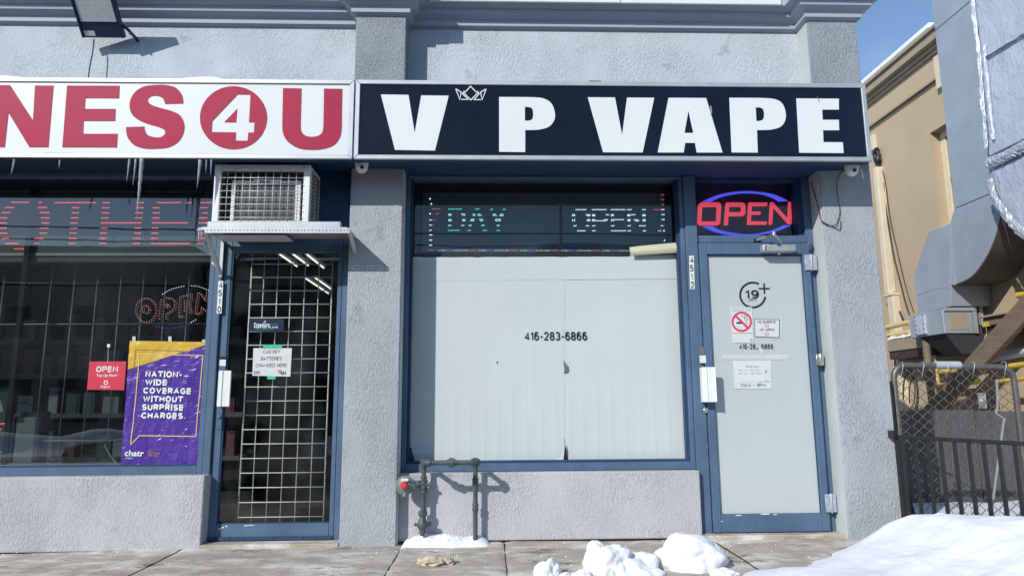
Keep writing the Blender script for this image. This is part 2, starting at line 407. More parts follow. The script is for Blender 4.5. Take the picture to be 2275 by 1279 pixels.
# ------------------------------------------------------------------ mesh builder
class MB:
    def __init__(self):
        self.v, self.f = [], []
    def add(self, vs_, fs_):
        o = len(self.v)
        self.v += [tuple(p) for p in vs_]
        self.f += [tuple(i + o for i in f) for f in fs_]
        return self
    def box(self, x0, x1, y0, y1, z0, z1):
        if x0 > x1: x0, x1 = x1, x0
        if y0 > y1: y0, y1 = y1, y0
        if z0 > z1: z0, z1 = z1, z0
        return self.add([(x0, y0, z0), (x1, y0, z0), (x1, y1, z0), (x0, y1, z0), (x0, y0, z1), (x1, y0, z1), (x1, y1, z1), (x0, y1, z1)],
                        [(0, 3, 2, 1), (4, 5, 6, 7), (0, 1, 5, 4), (1, 2, 6, 5), (2, 3, 7, 6), (3, 0, 4, 7)])
    def hexa(self, a, b):          # two quads joined
        vs_ = list(a) + list(b)
        return self.add(vs_, [(0, 1, 2, 3), (7, 6, 5, 4)] + [(i, i + 4, (i + 1) % 4 + 4, (i + 1) % 4) for i in range(4)])
    def quad(self, *p):
        return self.add(p, [tuple(range(len(p)))])
    def loops(self, lps, to3, n):    # polygon with holes extruded along n; lps = lists of (u, v)
        flat, segs, tl = [], [], []
        for lp in lps:
            s = len(flat); flat += lp; segs.append((s, len(lp)))
            tl.append([Vector((p[0], p[1], 0)) for p in lp])
        tris = tessellate_polygon(tl)
        fr = [to3(*p) for p in flat]
        n = Vector(n)
        bk = [p + n for p in fr]
        N = len(flat)
        fs_ = [tuple(t) for t in tris]
        if n.length > 0:
            fs_ += [tuple(i + N for i in reversed(t)) for t in tris]
            for s, l in segs:
                for i in range(l):
                    a, b = s + i, s + (i + 1) % l
                    fs_.append((a, a + N, b + N, b))
            return self.add(fr + bk, fs_)
        return self.add(fr, fs_)
    def prism(self, lps, y0, y1):    # loops in (x, z), from y0 back to y1
        return self.loops(lps, lambda u, v: Vector((u, y0, v)), (0, y1 - y0, 0))
    def tube(self, pts, r, n=8, closed=False, cap=True):
        pts = [Vector(p) for p in pts]
        rr = r if isinstance(r, (list, tuple)) else [r] * len(pts)
        L = len(pts)
        vs_, fs_ = [], []
        up = None
        for i, p in enumerate(pts):
            if closed: d = pts[(i + 1) % L] - pts[i - 1]
            else: d = (pts[min(i + 1, L - 1)] - pts[max(i - 1, 0)])
            d = d.normalized() if d.length > 1e-9 else Vector((0, 0, 1))
            if up is None:
                up = d.orthogonal().normalized()
            else:
                up = (up - d * up.dot(d))
                up = up.normalized() if up.length > 1e-6 else d.orthogonal().normalized()
            w = d.cross(up)
            for k in range(n):
                a = 2 * pi * k / n
                vs_.append(p + (up * cos(a) + w * sin(a)) * rr[i])
        for i in range(L if closed else L - 1):
            j = (i + 1) % L
            for k in range(n):
                q = (k + 1) % n
                fs_.append((i * n + k, i * n + q, j * n + q, j * n + k))
        if cap and not closed:
            fs_.append(tuple(reversed(range(n))))
            fs_.append(tuple((L - 1) * n + k for k in range(n)))
        return self.add(vs_, fs_)
    def lathe(self, c, axis, prof, n=20):   # prof = (t along axis, radius)
        axis = Vector(axis).normalized(); c = Vector(c)
        return self.tube_profile(c, axis, prof, n)
    def tube_profile(self, c, axis, prof, n):
        u = axis.orthogonal().normalized(); w = axis.cross(u)
        vs_, fs_ = [], []
        for t, r in prof:
            for k in range(n):
                a = 2 * pi * k / n
                vs_.append(c + axis * t + (u * cos(a) + w * sin(a)) * max(r, 1e-4))
        for i in range(len(prof) - 1):
            for k in range(n):
                q = (k + 1) % n
                fs_.append((i * n + k, i * n + q, (i + 1) * n + q, (i + 1) * n + k))
        fs_.append(tuple(reversed(range(n))))
        fs_.append(tuple((len(prof) - 1) * n + k for k in range(n)))
        return self.add(vs_, fs_)
    def build(self, name, m_, parent=None, bevel=0.0, smooth=False, label=None, kind=None, seg=1):
        o = bpy.data.objects.new(name, self.mesh(name, m_, smooth, parent))
        COL.objects.link(o)
        if parent:
            o.parent = parent
        elif kind is None:
            vs_ = [v.co for v in o.data.vertices]
            lo = Vector([min(v[i] for v in vs_) for i in range(3)]); hi = Vector([max(v[i] for v in vs_) for i in range(3)])
            b = Vector(((lo.x + hi.x) / 2, (lo.y + hi.y) / 2, lo.z))
            o.data.transform(Matrix.Translation(-b)); o.location = b
        if bevel:
            md = o.modifiers.new("bevel", 'BEVEL')
            md.width, md.segments, md.limit_method, md.angle_limit = bevel, seg, 'ANGLE', rad(35)
        if label: o['label'] = label
        if kind: o['kind'] = kind
        return o
    def mesh(self, name, m_, smooth, parent):
        me = bpy.data.meshes.new(name)
        off = origin(parent) if parent else Vector((0, 0, 0))
        me.from_pydata([tuple(Vector(p) - off) for p in self.v], [], self.f)
        bm = bmesh.new(); bm.from_mesh(me)
        bmesh.ops.recalc_face_normals(bm, faces=bm.faces)
        bm.to_mesh(me); bm.free()
        me.materials.append(m_)
        if smooth:
            me.shade_smooth() if smooth is True else me.shade_smooth()
            if smooth is not True:
                me.set_sharp_from_angle(angle=rad(smooth))
        me.update()
        return me
def origin(o):
    p = Vector((0, 0, 0))
    while o:
        p += o.location; o = o.parent
    return p
def tag(o, label, cat, group=None):
    o['label'], o['category'] = label, cat
    if group: o['group'] = group
    return o
def thing(name, label, cat, loc, group=None):
    o = bpy.data.objects.new(name, None)
    o.empty_display_size = 0.1
    o.location = loc
    COL.objects.link(o)
    return tag(o, label, cat, group)
def struct(o):
    o['kind'] = 'structure'
    return o

_tc = {}
def glyphs(s, bold=0.0):
    key = (s, bold)
    if key in _tc: return _tc[key]
    cu = bpy.data.curves.new("t", 'FONT')
    cu.body = s; cu.size = 1.0; cu.offset = bold; cu.space_character = 1.0 + bold * 1.6; cu.resolution_u = 4; cu.fill_mode = 'FRONT'
    o = bpy.data.objects.new("t", cu); COL.objects.link(o)
    dg = bpy.context.evaluated_depsgraph_get()
    me = bpy.data.meshes.new_from_object(o.evaluated_get(dg))
    vs_ = [v.co.copy() for v in me.vertices]; fs_ = [tuple(p.vertices) for p in me.polygons]
    bpy.data.objects.remove(o); bpy.data.curves.remove(cu); bpy.data.meshes.remove(me)
    x0, x1 = min(v.x for v in vs_), max(v.x for v in vs_); y0, y1 = min(v.y for v in vs_), max(v.y for v in vs_)
    _tc[key] = ([((v.x - x0) / (x1 - x0), (v.y - y0) / (y1 - y0)) for v in vs_], fs_)
    return _tc[key]
def _ar(cx, cy, rx, ry, a0, a1, n=10):
    return [(cx + rx * cos(rad(a0 + (a1 - a0) * i / n)), cy + ry * sin(rad(a0 + (a1 - a0) * i / n))) for i in range(n + 1)]
SANS = {
 'A': (.74, [[(0, 0), (.37, 1), (.74, 0)], [(.13, .33), (.61, .33)]]),
 'B': (.60, [[(0, 0), (0, 1), (.34, 1)] + _ar(.34, .77, .22, .23, 90, -90) + [(0, .54)], [(.34, .54)] + _ar(.36, .27, .24, .27, 90, -90) + [(0, 0)]]),
 'C': (.66, [_ar(.36, .5, .36, .5, 42, 318, 18)]),
 'D': (.66, [[(0, 0), (0, 1), (.26, 1)] + _ar(.26, .5, .40, .5, 90, -90, 14) + [(0, 0)]]),
 'E': (.54, [[(.54, 1), (0, 1), (0, 0), (.54, 0)], [(0, .52), (.48, .52)]]),
 'F': (.52, [[(.52, 1), (0, 1), (0, 0)], [(0, .52), (.46, .52)]]),
 'G': (.70, [_ar(.37, .5, .37, .5, 45, 345, 18) + [(.70, .46), (.42, .46)]]),
 'H': (.64, [[(0, 0), (0, 1)], [(.64, 0), (.64, 1)], [(0, .52), (.64, .52)]]),
 'I': (.0, [[(0, 0), (0, 1)]]),
 'K': (.62, [[(0, 0), (0, 1)], [(.60, 1), (0, .38)], [(.20, .58), (.62, 0)]]),
 'L': (.50, [[(0, 1), (0, 0), (.50, 0)]]),
 'M': (.78, [[(0, 0), (0, 1), (.39, .15), (.78, 1), (.78, 0)]]),
 'N': (.66, [[(0, 0), (0, 1), (.66, 0), (.66, 1)]]),
 'O': (.74, [_ar(.37, .5, .37, .5, 0, 360, 22)]),
 'P': (.58, [[(0, 0), (0, 1), (.32, 1)] + _ar(.32, .74, .26, .26, 90, -90) + [(0, .48)]]),
 'R': (.60, [[(0, 0), (0, 1), (.32, 1)] + _ar(.32, .75, .26, .25, 90, -90) + [(0, .5)], [(.32, .5), (.60, 0)]]),
 'S': (.58, [_ar(.29, .75, .27, .25, 25, 270, 12) + _ar(.29, .25, .29, .25, 90, -155, 12)]),
 'T': (.62, [[(0, 1), (.62, 1)], [(.31, 1), (.31, 0)]]),
 'U': (.62, [[(0, 1), (0, .31)] + _ar(.31, .31, .31, .31, 180, 360, 12) + [(.62, 1)]]),
 'V': (.70, [[(0, 1), (.35, 0), (.70, 1)]]),
 'W': (1.0, [[(0, 1), (.25, 0), (.5, .92), (.75, 0), (1.0, 1)]]),
 'Y': (.66, [[(0, 1), (.33, .44), (.66, 1)], [(.33, .44), (.33, 0)]]),
 '0': (.54, [_ar(.27, .5, .27, .5, 0, 360, 20)]),
 '1': (.22, [[(0, .76), (.22, 1), (.22, 0)]]),
 '2': (.54, [_ar(.27, .72, .26, .28, 170, -35, 12) + [(0, 0), (.54, 0)]]),
 '3': (.54, [_ar(.26, .75, .24, .25, 150, -90, 12), _ar(.26, .27, .28, .27, 90, -150, 12)]),
 '4': (.58, [[(.42, 0), (.42, 1), (0, .27), (.58, .27)]]),
 '5': (.54, [[(.50, 1), (.08, 1), (.03, .50)] + _ar(.26, .32, .28, .32, 135, -150, 14)]),
 '6': (.54, [_ar(.28, .66, .26, .34, 40, 180, 8) + [(.02, .32)] + _ar(.27, .31, .26, .31, 180, 540, 18)]),
 '7': (.52, [[(0, 1), (.52, 1), (.18, 0)]]),
 '8': (.54, [_ar(.27, .76, .23, .24, -90, 270, 16), _ar(.27, .26, .27, .26, 90, 450, 16)]),
 '9': (.54, [_ar(.26, .34, .26, .34, 220, 360, 8) + [(.52, .68)] + _ar(.27, .69, .26, .31, 0, 360, 18)]),
 '-': (.30, [[(0, .40), (.30, .40)]]),
 '+': (.56, [[(0, .45), (.56, .45)], [(.28, .17), (.28, .73)]]),
 '.': (.0, [[(0, -.02), (0, .10)]]), ',': (.06, [[(.06, .05), (0, -.14)]]), ' ': (.26, [])}
def sans(st, weight):
    """(u, v, layer) quads of monoline lettering in a box of height 1"""
    w = weight; x = 0.0; quads = []; lay = 0
    gap = 0.085 + w * 0.22
    for ch in st:
        cw, lines = SANS[ch]
        for ln in lines:
            P = [Vector((x + w / 2 + a, w / 2 + b * (1 - w))) for a, b in ln]
            closed = (P[0] - P[-1]).length < 1e-6
            if closed: P = P[:-1]
            n = len(P); Lp, Rp = [], []
            for i in range(n):
                a = P[i - 1] if (i > 0 or closed) else P[i]; b = P[(i + 1) % n] if (i < n - 1 or closed) else P[i]
                d1 = (P[i] - a).normalized() if (P[i] - a).length > 1e-9 else (b - P[i]).normalized()
                d2 = (b - P[i]).normalized() if (b - P[i]).length > 1e-9 else d1
                m_ = (d1 + d2); m_ = m_.normalized() if m_.length > 1e-6 else d1
                nn = Vector((-m_.y, m_.x)); k = max(0.70, nn.dot(Vector((-d1.y, d1.x))))
                ext = Vector((0, 0))
                if not closed and i == 0 and abs(d1.x * d1.y) < 1e-6: ext = -d2 * w * 0.5 if len(ln) == 2 else Vector((0, 0))
                if not closed and i == n - 1 and abs(d1.x * d1.y) < 1e-6 and len(ln) == 2: ext = d1 * w * 0.5
                if ch not in 'IHTELF': ext = Vector((0, 0))
                if ch in 'TEFH': ext = Vector((ext.x, 0)) if ch != 'T' or True else ext
                Lp.append(P[i] + nn * w / 2 / k + ext); Rp.append(P[i] - nn * w / 2 / k + ext)
            for i in range(n if closed else n - 1):
                j = (i + 1) % n
                quads.append(([Lp[i], Rp[i], Rp[j], Lp[j]], lay))
            lay += 1
        x += cw + w + gap
    return quads, lay
def text(mb, s, c4, bold=0.0):
    """lettering filling the quad c4 = (bottom left, bottom right, top right, top left)"""
    a, b, c, d = [Vector(p) for p in c4]
    mapf = lambda u, v: (a * (1 - u) + b * u) * (1 - v) + (d * (1 - u) + c * u) * v
    if all(ch in SANS for ch in s):
        q, _ = sans(s, 0.115 + bold * 2.4)
        us = [p.x for f, _l in q for p in f]; vs2 = [p.y for f, _l in q for p in f]
        u0, u1, v0, v1 = min(us), max(us), 0.0, 1.0
        nrm = (b - a).cross(d - a).normalized()
        for f, l in q:
            mb.quad(*[mapf((p.x - u0) / max(1e-6, u1 - u0), min(1.0, max(-0.2 if ',' in s else 0.0, p.y))) + nrm * 0.00012 * (l % 3) for p in f])
        return mb
    uv, fs_ = glyphs(s, bold)
    mb.add([mapf(u, v) for u, v in uv], fs_)
    return mb
def px4(x0, y0, x1, y1, Y, lean=0.0):
    """upright rectangle measured in the photograph at its middle row / column"""
    ym, xm = (y0 + y1) / 2, (x0 + x1) / 2
    X0, X1 = at(x0, ym, Y).x, at(x1, ym, Y).x
    Z1, Z0 = at(xm, y0, Y).z, at(xm, y1, Y).z
    return [Vector((X0, Y, Z0)), Vector((X1, Y, Z0)), Vector((X1, Y, Z1)), Vector((X0, Y, Z1))]
def rect(x0, y0, x1, y1, Y):
    q = px4(x0, y0, x1, y1, Y)
    return q[0].x, q[1].x, q[0].z, q[2].z
def plate(x0, y0, x1, y1, Y, t=0.002):
    X0, X1, Z0, Z1 = rect(x0, y0, x1, y1, Y)
    return MB().box(X0, X1, Y, Y + t, Z0, Z1)
def pxloop(pts, Y):
    return [(at(x, y, Y).x, at(x, y, Y).z) for x, y in pts]
def zp(pts, ox, oy, s):        # points read off an enlargement
    return [(ox + x / s, oy + y / s) for x, y in pts]
def stroke(mb, pts, w, Y, t=0.0, closed=False):
    """flat ribbon of width w through (x, z) points on the plane Y"""
    P = [Vector((p[0], p[1])) for p in pts]
    n = len(P)
    L, Rr = [], []
    for i in range(n):
        if closed: a, b = P[i - 1], P[(i + 1) % n]
        else: a, b = P[max(i - 1, 0)], P[min(i + 1, n - 1)]
        d1 = (P[i] - a).normalized() if (P[i] - a).length > 1e-9 else (b - P[i]).normalized()
        d2 = (b - P[i]).normalized() if (b - P[i]).length > 1e-9 else d1
        nn = Vector((-(d1 + d2).y, (d1 + d2).x))
        nn = nn.normalized() if nn.length > 1e-6 else Vector((-d1.y, d1.x))
        k = max(0.5, nn.dot(Vector((-d1.y, d1.x))))
        L.append(P[i] + nn * w / 2 / k); Rr.append(P[i] - nn * w / 2 / k)
    for i in range(n if closed else n - 1):
        j = (i + 1) % n
        q = [(L[i].x, L[i].y), (Rr[i].x, Rr[i].y), (Rr[j].x, Rr[j].y), (L[j].x, L[j].y)]
        if t: mb.hexa([Vector((u, Y, v)) for u, v in q], [Vector((u, Y + t, v)) for u, v in q])
        else: mb.quad(*[Vector((u, Y, v)) for u, v in q])
    return mb
def pxstroke(mb, pts, wpx, Y, t=0.0, closed=False):
    return stroke(mb, pxloop(pts, Y), wpx * 0.00303 * (Y + 4.6) / 4.6, Y, t, closed)
def arc(cx, cy, rx, ry, a0, a1, n=24):
    return [(cx + rx * cos(rad(a0 + (a1 - a0) * i / n)), cy - ry * sin(rad(a0 + (a1 - a0) * i / n))) for i in range(n + 1)]

# ================================================================== SETTING
def grid(x0, x1, y0, y1, nx, ny, fn):
    mb = MB()
    mb.v = [(x0 + (x1 - x0) * i / nx, y0 + (y1 - y0) * j / ny, fn(x0 + (x1 - x0) * i / nx, y0 + (y1 - y0) * j / ny)) for j in range(ny + 1) for i in range(nx + 1)]
    mb.f = [(j * (nx + 1) + i, j * (nx + 1) + i + 1, (j + 1) * (nx + 1) + i + 1, (j + 1) * (nx + 1) + i) for j in range(ny) for i in range(nx)]
    return mb
MB().box(-90, 90, -60, -1.75, -0.62, -0.60).build('road', M['asphalt'], kind='structure')
MB().box(-90, 90, 12.0, 200, -0.5, -0.02).build('ground', M['snow'], kind='structure')

def wob(x, y):
    return 0.006 * noise.noise(Vector((x * 1.7, y * 2.3, 0))) + 0.002 * noise.noise(Vector((x * 9, y * 11, 3)))
walk = thing('sidewalk', 'concrete sidewalk', 'sidewalk', (0, -0.9, 0))
del walk['category']; del walk['label']; walk['kind'] = 'structure'
jx = [-6.0, -4.7, -3.32, -1.945, -0.566, 0.088, 1.46, 2.83, 4.2, 5.4]
for i in range(len(jx) - 1):
    a, b = jx[i] + 0.0035, jx[i + 1] - 0.0035
    tilt = random.uniform(-0.004, 0.004)
    s = grid(a, b, -1.75, 0.30, 26, 36, lambda x, y: -0.0 + wob(x, y) + tilt * (x - a) - 0.030 * max(0.0, min(1.0, (-1.9 - x) / 1.6)) - 0.006 * max(0, -y))
    n = len(s.v)
    # rounded, slightly broken edges with depth
    for k, v in enumerate(list(s.v)):
        e = min(v[0] - a, b - v[0])
        if e < 0.012:
            s.v[k] = (v[0] + random.uniform(-0.003, 0.003), v[1], v[2] - 0.007)
    s.quad(Vector((a, -1.75, -0.02)), Vector((a, 0.3, -0.02)), Vector((a, 0.3, -0.12)), Vector((a, -1.75, -0.12)))
    s.build('slab', M['concrete'], walk, smooth=True)
MB().box(-6, -1.946, -1.75, 0.3, -0.40, -0.052).build('bedding', M['grit'], walk)
MB().box(-1.9455, 5.4, -1.75, 0.3, -0.40, -0.017).build('bedding', M['grit'], walk)
MB().box(-90, 90, -1.95, -1.752, -0.6, -0.03).build('kerb', M['concrete'], walk, bevel=0.02)
def alley(x, y):
    return 0.02 + 0.05 * noise.noise(Vector((x * 1.2, y * 1.1, 5))) + 0.015 * noise.noise(Vector((x * 5, y * 5, 9)))
grid(2.70, 30.0, 0.301, 12.0, 110, 60, alley).build('alley_snow', M['snow'], smooth=True, kind='structure')
grid(5.401, 30.0, -1.75, 0.30, 60, 8, alley).build('snowy_verge', M['snow'], smooth=True, kind='structure')

# ================================================================== SHOP BUILDING
BX1 = 2.69
shop = thing('shop_building', 'grey stucco shop building with blue framed windows and doors', 'building', (0, 4.0, 0))
ZS = 2.50                 # underside of the soffit
# walls above the signs
MB().box(-7, -0.962, 0.17, 0.40, ZS + 0.02, 3.85).box(-0.605, 2.325, 0.17, 0.40, ZS + 0.02, 3.85).build('upper_wall', M['stucco_wall'], shop)
for (xa, xb, nm) in ((-0.962, -0.605, 'stucco'), (2.325, BX1, 'stucco')):
    p = MB().box(xa, xb, 0.0, 0.42, -0.10, ZS).build('pillar', M[nm], shop, bevel=0.006, seg=2)
    MB().box(xa, xb, 0.0, 0.42, ZS + 0.0005, 3.66).build('upper_pillar', M['stucco_dark'], shop, bevel=0.006, seg=2)
# smooth returns of the pillars
MB().box(2.3215, 2.3245, 0.012, 0.17, -0.05, ZS).build('pillar_return', M['reveal'], shop)
MB().box(2.3215, 2.3245, 0.012, 0.169, ZS + 0.001, 3.64).build('pillar_return', M['reveal'], shop)
MB().box(-0.6045, -0.6015, 0.012, 0.17, -0.05, ZS).build('pillar_return', M['reveal'], shop)
# side and rear body, roof
body = MB().box(2.45, BX1, 0.421, 8.0, -0.1, 3.85).box(-7, -6.8, 0.40, 8.0, -0.1, 3.85).box(-6.8, 2.45, 7.8, 8.0, -0.1, 3.85)
body.build('side_wall', M['stucco'], shop)
MB().box(-7.0, BX1, 0.405, 8.05, 3.851, 3.89).build('roof', M['mould'], shop)
PROF = [(0.0, 3.640), (0.030, 3.655), (0.034, 3.690), (0.045, 3.700), (0.066, 3.708), (0.082, 3.720), (0.088, 3.738), (0.088, 3.752),
        (0.105, 3.757), (0.124, 3.765), (0.138, 3.774), (0.141, 3.777), (0.141, 3.875), (0.10, 3.88), (0.0, 3.88)]
def cornice_run(xa, xb, y0):
    mb = MB()
    for (o, z) in PROF: mb.v.append((xa, y0 - o, z))
    for (o, z) in PROF: mb.v.append((xb, y0 - o, z))
    n = len(PROF)
    for i in range(n - 1): mb.f.append((i, i + 1, n + i + 1, n + i))
    mb.f.append(tuple(range(n))); mb.f.append(tuple(range(2 * n - 1, n - 1, -1)))
    return mb
def capital(xa, xb, yf, yb):
    mb = MB()
    for (o, z) in PROF:
        mb.v += [(xa - o, yb, z), (xa - o, yf - o, z), (xb + o, yf - o, z), (xb + o, yb, z)]
    for i in range(len(PROF) - 1):
        for k in range(3):
            mb.f.append((i * 4 + k, i * 4 + k + 1, i * 4 + k + 5, i * 4 + k + 4))
    return mb
cornice_run(-7, -0.966, 0.168).build('cornice', M['mould'], shop, smooth=25)
cornice_run(-0.601, 2.321, 0.168).build('cornice', M['mould'], shop, smooth=25)
capital(-0.962, -0.605, -0.001, 0.40).build('capital', M['mould'], shop, smooth=25)
capital(2.325, BX1, -0.001, 0.46).build('capital', M['mould'], shop, smooth=25)
# bright metal flashing in front of the parapet, in two lengths
MB().box(-0.44, 0.955, 0.008, 0.0265, 3.772, 3.874).build('flashing', M['white'], shop, bevel=0.003)
MB().box(0.960, 2.15, 0.008, 0.0265, 3.771, 3.874).build('flashing', M['white'], shop, bevel=0.003)
# soffit under the signs
MB().box(-7, 2.52, -0.27, 0.20, ZS, ZS + 0.02).build('soffit', M['bluedark'], shop)
MB().box(-7, 2.53, -0.204, 0.0 - 0.003, ZS + 0.0205, 2.98).build('sign_backing', M['bluedark'], shop)
# low walls under the windows
MB().box(-0.604, 1.392, 0.110, 0.338, -0.10, 0.10).build('base_gap_dark', M['umber'], shop)  # dark strip behind the gap at the wall base, its shade put in colour
MB().box(-6.8, -1.84, 0.028, 0.258, -0.15, 0.10).build('base_gap_dark', M['umber'], shop)  # same dark strip for the shaded gap under the left wall
MB().box(-0.604, 1.392, 0.085, 0.34, 0.009, 0.438).build('low_wall', M['stucco_low'], shop, bevel=0.008, seg=2)
MB().box(-6.8, -1.83, 0.0, 0.26, -0.012, 0.446).build('low_wall', M['stucco_low'], shop, bevel=0.010, seg=2)
# thresholds
MB().box(-1.84, -0.962, -0.01, 0.5, -0.10, 0.022).build('threshold', M['concrete'], shop, bevel=0.006)
MB().box(1.392, 2.325, 0.05, 0.5, -0.10, 0.028).build('threshold', M['concrete'], shop, bevel=0.006)

# ---- right window -------------------------------------------------------
def frame_box(x0, x1, z0, z1, w, y0, y1, bottom=None, top=None):
    b = w if bottom is None else bottom; t = w if top is None else top
    return (MB().box(x0, x0 + w, y0, y1, z0, z1).box(x1 - w, x1, y0, y1, z0, z1)
            .box(x0 + w, x1 - w, y0 + 0.002, y1, z0, z0 + b).box(x0 + w, x1 - w, y0 + 0.002, y1, z1 - t, z1))
GW = 0.25
wr = frame_box(-0.600, 1.389, 0.440, 2.498, 0.030, 0.150, 0.30, bottom=0.052, top=0.012).build('window', M['blue'], shop, bevel=0.003)
MB().box(-0.569, 1.358, 0.172, 0.24, 0.4925, 0.506).build('glazing_bead', M['bluedark'], wr)
MB().box(-0.5695, -0.552, 0.186, 0.236, 0.507, 2.485).build('glazing_bead', M['bluedark'], wr)
MB().box(1.34, 1.3585, 0.186, 0.236, 0.507, 2.485).build('glazing_bead', M['bluedark'], wr)
MB().box(-0.5695, 1.3585, GW, GW + 0.006, 0.493, 1.952).build('pane', M['glass_paper'], wr)
MB().box(-0.5695, 1.3585, GW, GW + 0.006, 1.953, 2.485).build('pane', M['glass_led'], wr)
# ---- door, right --------------------------------------------------------
MB().box(1.390, 1.474, 0.132, 0.30, 0.0, 2.498).build('mullion', M['blue'], shop, bevel=0.004)
dj = MB().box(2.268, 2.3205, 0.156, 0.30, 0.0, 2.498)
dj.build('door_jamb', M['blue'], shop, bevel=0.003)
MB().box(1.4745, 2.2675, 0.150, 0.30, 2.008, 2.062).build('transom_bar', M['blue'], shop, bevel=0.003)
tr = MB().box(1.4745, 2.2675, 0.19, 0.29, 2.484, 2.497).box(1.4745, 1.490, 0.19, 0.29, 2.0625, 2.4835).box(2.235, 2.2675, 0.19, 0.29, 2.0625, 2.4835).build('transom_window', M['bluedark'], shop)
MB().box(1.4905, 2.2345, GW, GW + 0.006, 2.0625, 2.4835).build('pane', M['glass_led'], tr)
X0, X1, DZ0, DZ1 = 1.478, 2.3175, 0.034, 2.000
dr = (MB().box(X0, 1.532, 0.118, 0.165, DZ0, DZ1).box(2.215, 2.266, 0.118, 0.165, DZ0, DZ1).box(1.5325, 2.2145, 0.120, 0.165, DZ0, 0.150).box(1.5325, 2.2145, 0.120, 0.165, 1.918, DZ1)
      .build('door', M['blue'], shop, bevel=0.0035))
dr['label'] = 'blue framed door covered with white film'
MB().box(1.5325, 2.2145, 0.142, 0.150, 0.1505, 1.9175).build('film_panel', M['doorfilm'], dr)
MB().box(1.5335, 2.2135, 0.1405, 0.1418, 0.1515, 0.690).build('film_panel', M['doorfilm'], dr)
MB().box(1.5327, 1.5375, 0.135, 0.1418, 0.151, 1.917).box(1.538, 2.214, 0.130, 0.1418, 1.908, 1.9174).box(2.2095, 2.2143, 0.135, 0.1418, 0.151, 1.907).build('glazing_bead', M['bluedark'], dr)
hp = MB()
x0, x1, z0, z1 = rect(1562, 815, 1591, 893, 0.05)
hp.box(x0, x1, 0.050, 0.062, z0, z1).box(x0, x0 + 0.010, 0.062, 0.118, z0, z1).box(x1 - 0.007, x1, 0.040, 0.062, z0, z1).box(x0 + 0.022, x0 + 0.030, 0.044, 0.05, z0, z1)
hp.build('handle', M['white'], dr, bevel=0.003)
p = at(1568, 911, 0.115)
MB().lathe((p.x, 0.119, p.z), (0, -1, 0), [(0, 0.017), (0.008, 0.017), (0.010, 0.014), (0.010, 0.006), (0.014, 0.005)], 20).build('lock_cylinder', M['steel'], dr, smooth=40)
for (a, b, c, d, mm) in ((1788, 566, 1815, 600, 'foil'), (1813, 786, 1830, 811, 'steel'), (1834, 1097, 1858, 1137, 'foil')):
    x0, x1, z0, z1 = rect(a, b, c, d, 0.11)
    h = MB().box(x0, x0 + (x1 - x0) * 0.48, 0.104, 0.117, z0, z1).box(x0 + (x1 - x0) * 0.52, x1, 0.106, 0.154, z0, z1)
    xm = (x0 + x1) / 2
    h.lathe((xm, 0.101, z0 - 0.004), (0, 0, 1), [(0, 0.007), (z1 - z0 + 0.008, 0.007)], 10)
    h.build('hinge', M[mm], dr, bevel=0.002, smooth=40)
# top pivot
p = at(1800, 545, 0.12)
MB().lathe((p.x, 0.135, p.z - 0.030), (0, 0, 1), [(0, 0.012), (0.03, 0.018), (0.034, 0.022), (0.044, 0.022), (0.048, 0.010), (0.062, 0.009)], 14).build('pivot', M['blue'], dr, smooth=40)
# door closer
x0, x1, z0, z1 = rect(1694, 543, 1768, 559, 0.06)
cl = MB().box(x0, x1, 0.050, 0.117, z0, z1)
cl.build('closer_body', M['alu_dull'], dr, bevel=0.010, seg=3, smooth=40)
MB().lathe((x0 + 0.018, 0.049, (z0 + z1) / 2 + 0.008), (0, -1, 0), [(0, 0.006), (0.002, 0.006)], 10).lathe((x0 + 0.018, 0.049, (z0 + z1) / 2 - 0.012), (0, -1, 0), [(0, 0.006), (0.002, 0.006)], 10).build('closer_screw', M['dark'], dr)
MB().lathe((x0 + 0.125, 0.083, z0 - 0.017), (0, 0, 1), [(0, 0.009), (0.006, 0.013), (0.018, 0.013)], 14).build('closer_spindle', M['alu_dull'], dr, smooth=40)
e1, e2, e0 = at(1737, 543, 0.05), at(1719, 519, -0.02), at(1681, 534, 0.145)
MB().tube([(e1.x, 0.075, z1), (e1.x - 0.004, 0.05, z1 + 0.016), (e2.x, -0.02, e2.z)], [0.013, 0.010, 0.010], 8).tube([(e2.x, -0.02, e2.z - 0.012), (e2.x, -0.02, e2.z + 0.014)], 0.013, 10).build('closer_arm', M['steel'], dr, smooth=40)
MB().tube([(e2.x, -0.02, e2.z), (e0.x + 0.05, 0.085, e0.z + 0.012)], 0.007, 8).tube([(e0.x + 0.05, 0.085, e0.z + 0.012), (e0.x, 0.14, e0.z)], 0.010, 8).build('closer_arm', M['steel'], dr, smooth=40)
MB().box(e0.x - 0.022, e0.x + 0.022, 0.134, 0.149, e0.z - 0.012, e0.z + 0.012).build('closer_foot', M['dark'], dr, bevel=0.003)

# ---- left window --------------------------------------------------------
GL = 0.160
wl = frame_box(-6.8, -1.885, 0.447, 2.498, 0.035, 0.090, 0.22, bottom=0.050, top=0.035).build('window', M['blue'], shop, bevel=0.003)
MB().box(-6.76, -1.9205, GL, GL + 0.006, 0.4975, 2.4625).build('pane', M['glass_shop'], wl)
MB().box(-6.76, -1.921, 0.105, 0.155, 0.4975, 0.507).build('glazing_bead', M['bluedark'], wl)
MB().box(-6.76, -1.93, 0.17, 0.30, 0.4975, 0.512).build('window_board', M['white'], wl)
p = at(72, 500, 0.2)
MB().box(p.x - 0.016, p.x + 0.016, 0.1665, 0.196, 0.513, 2.462).build('mullion', M['bulkhead'], wl)
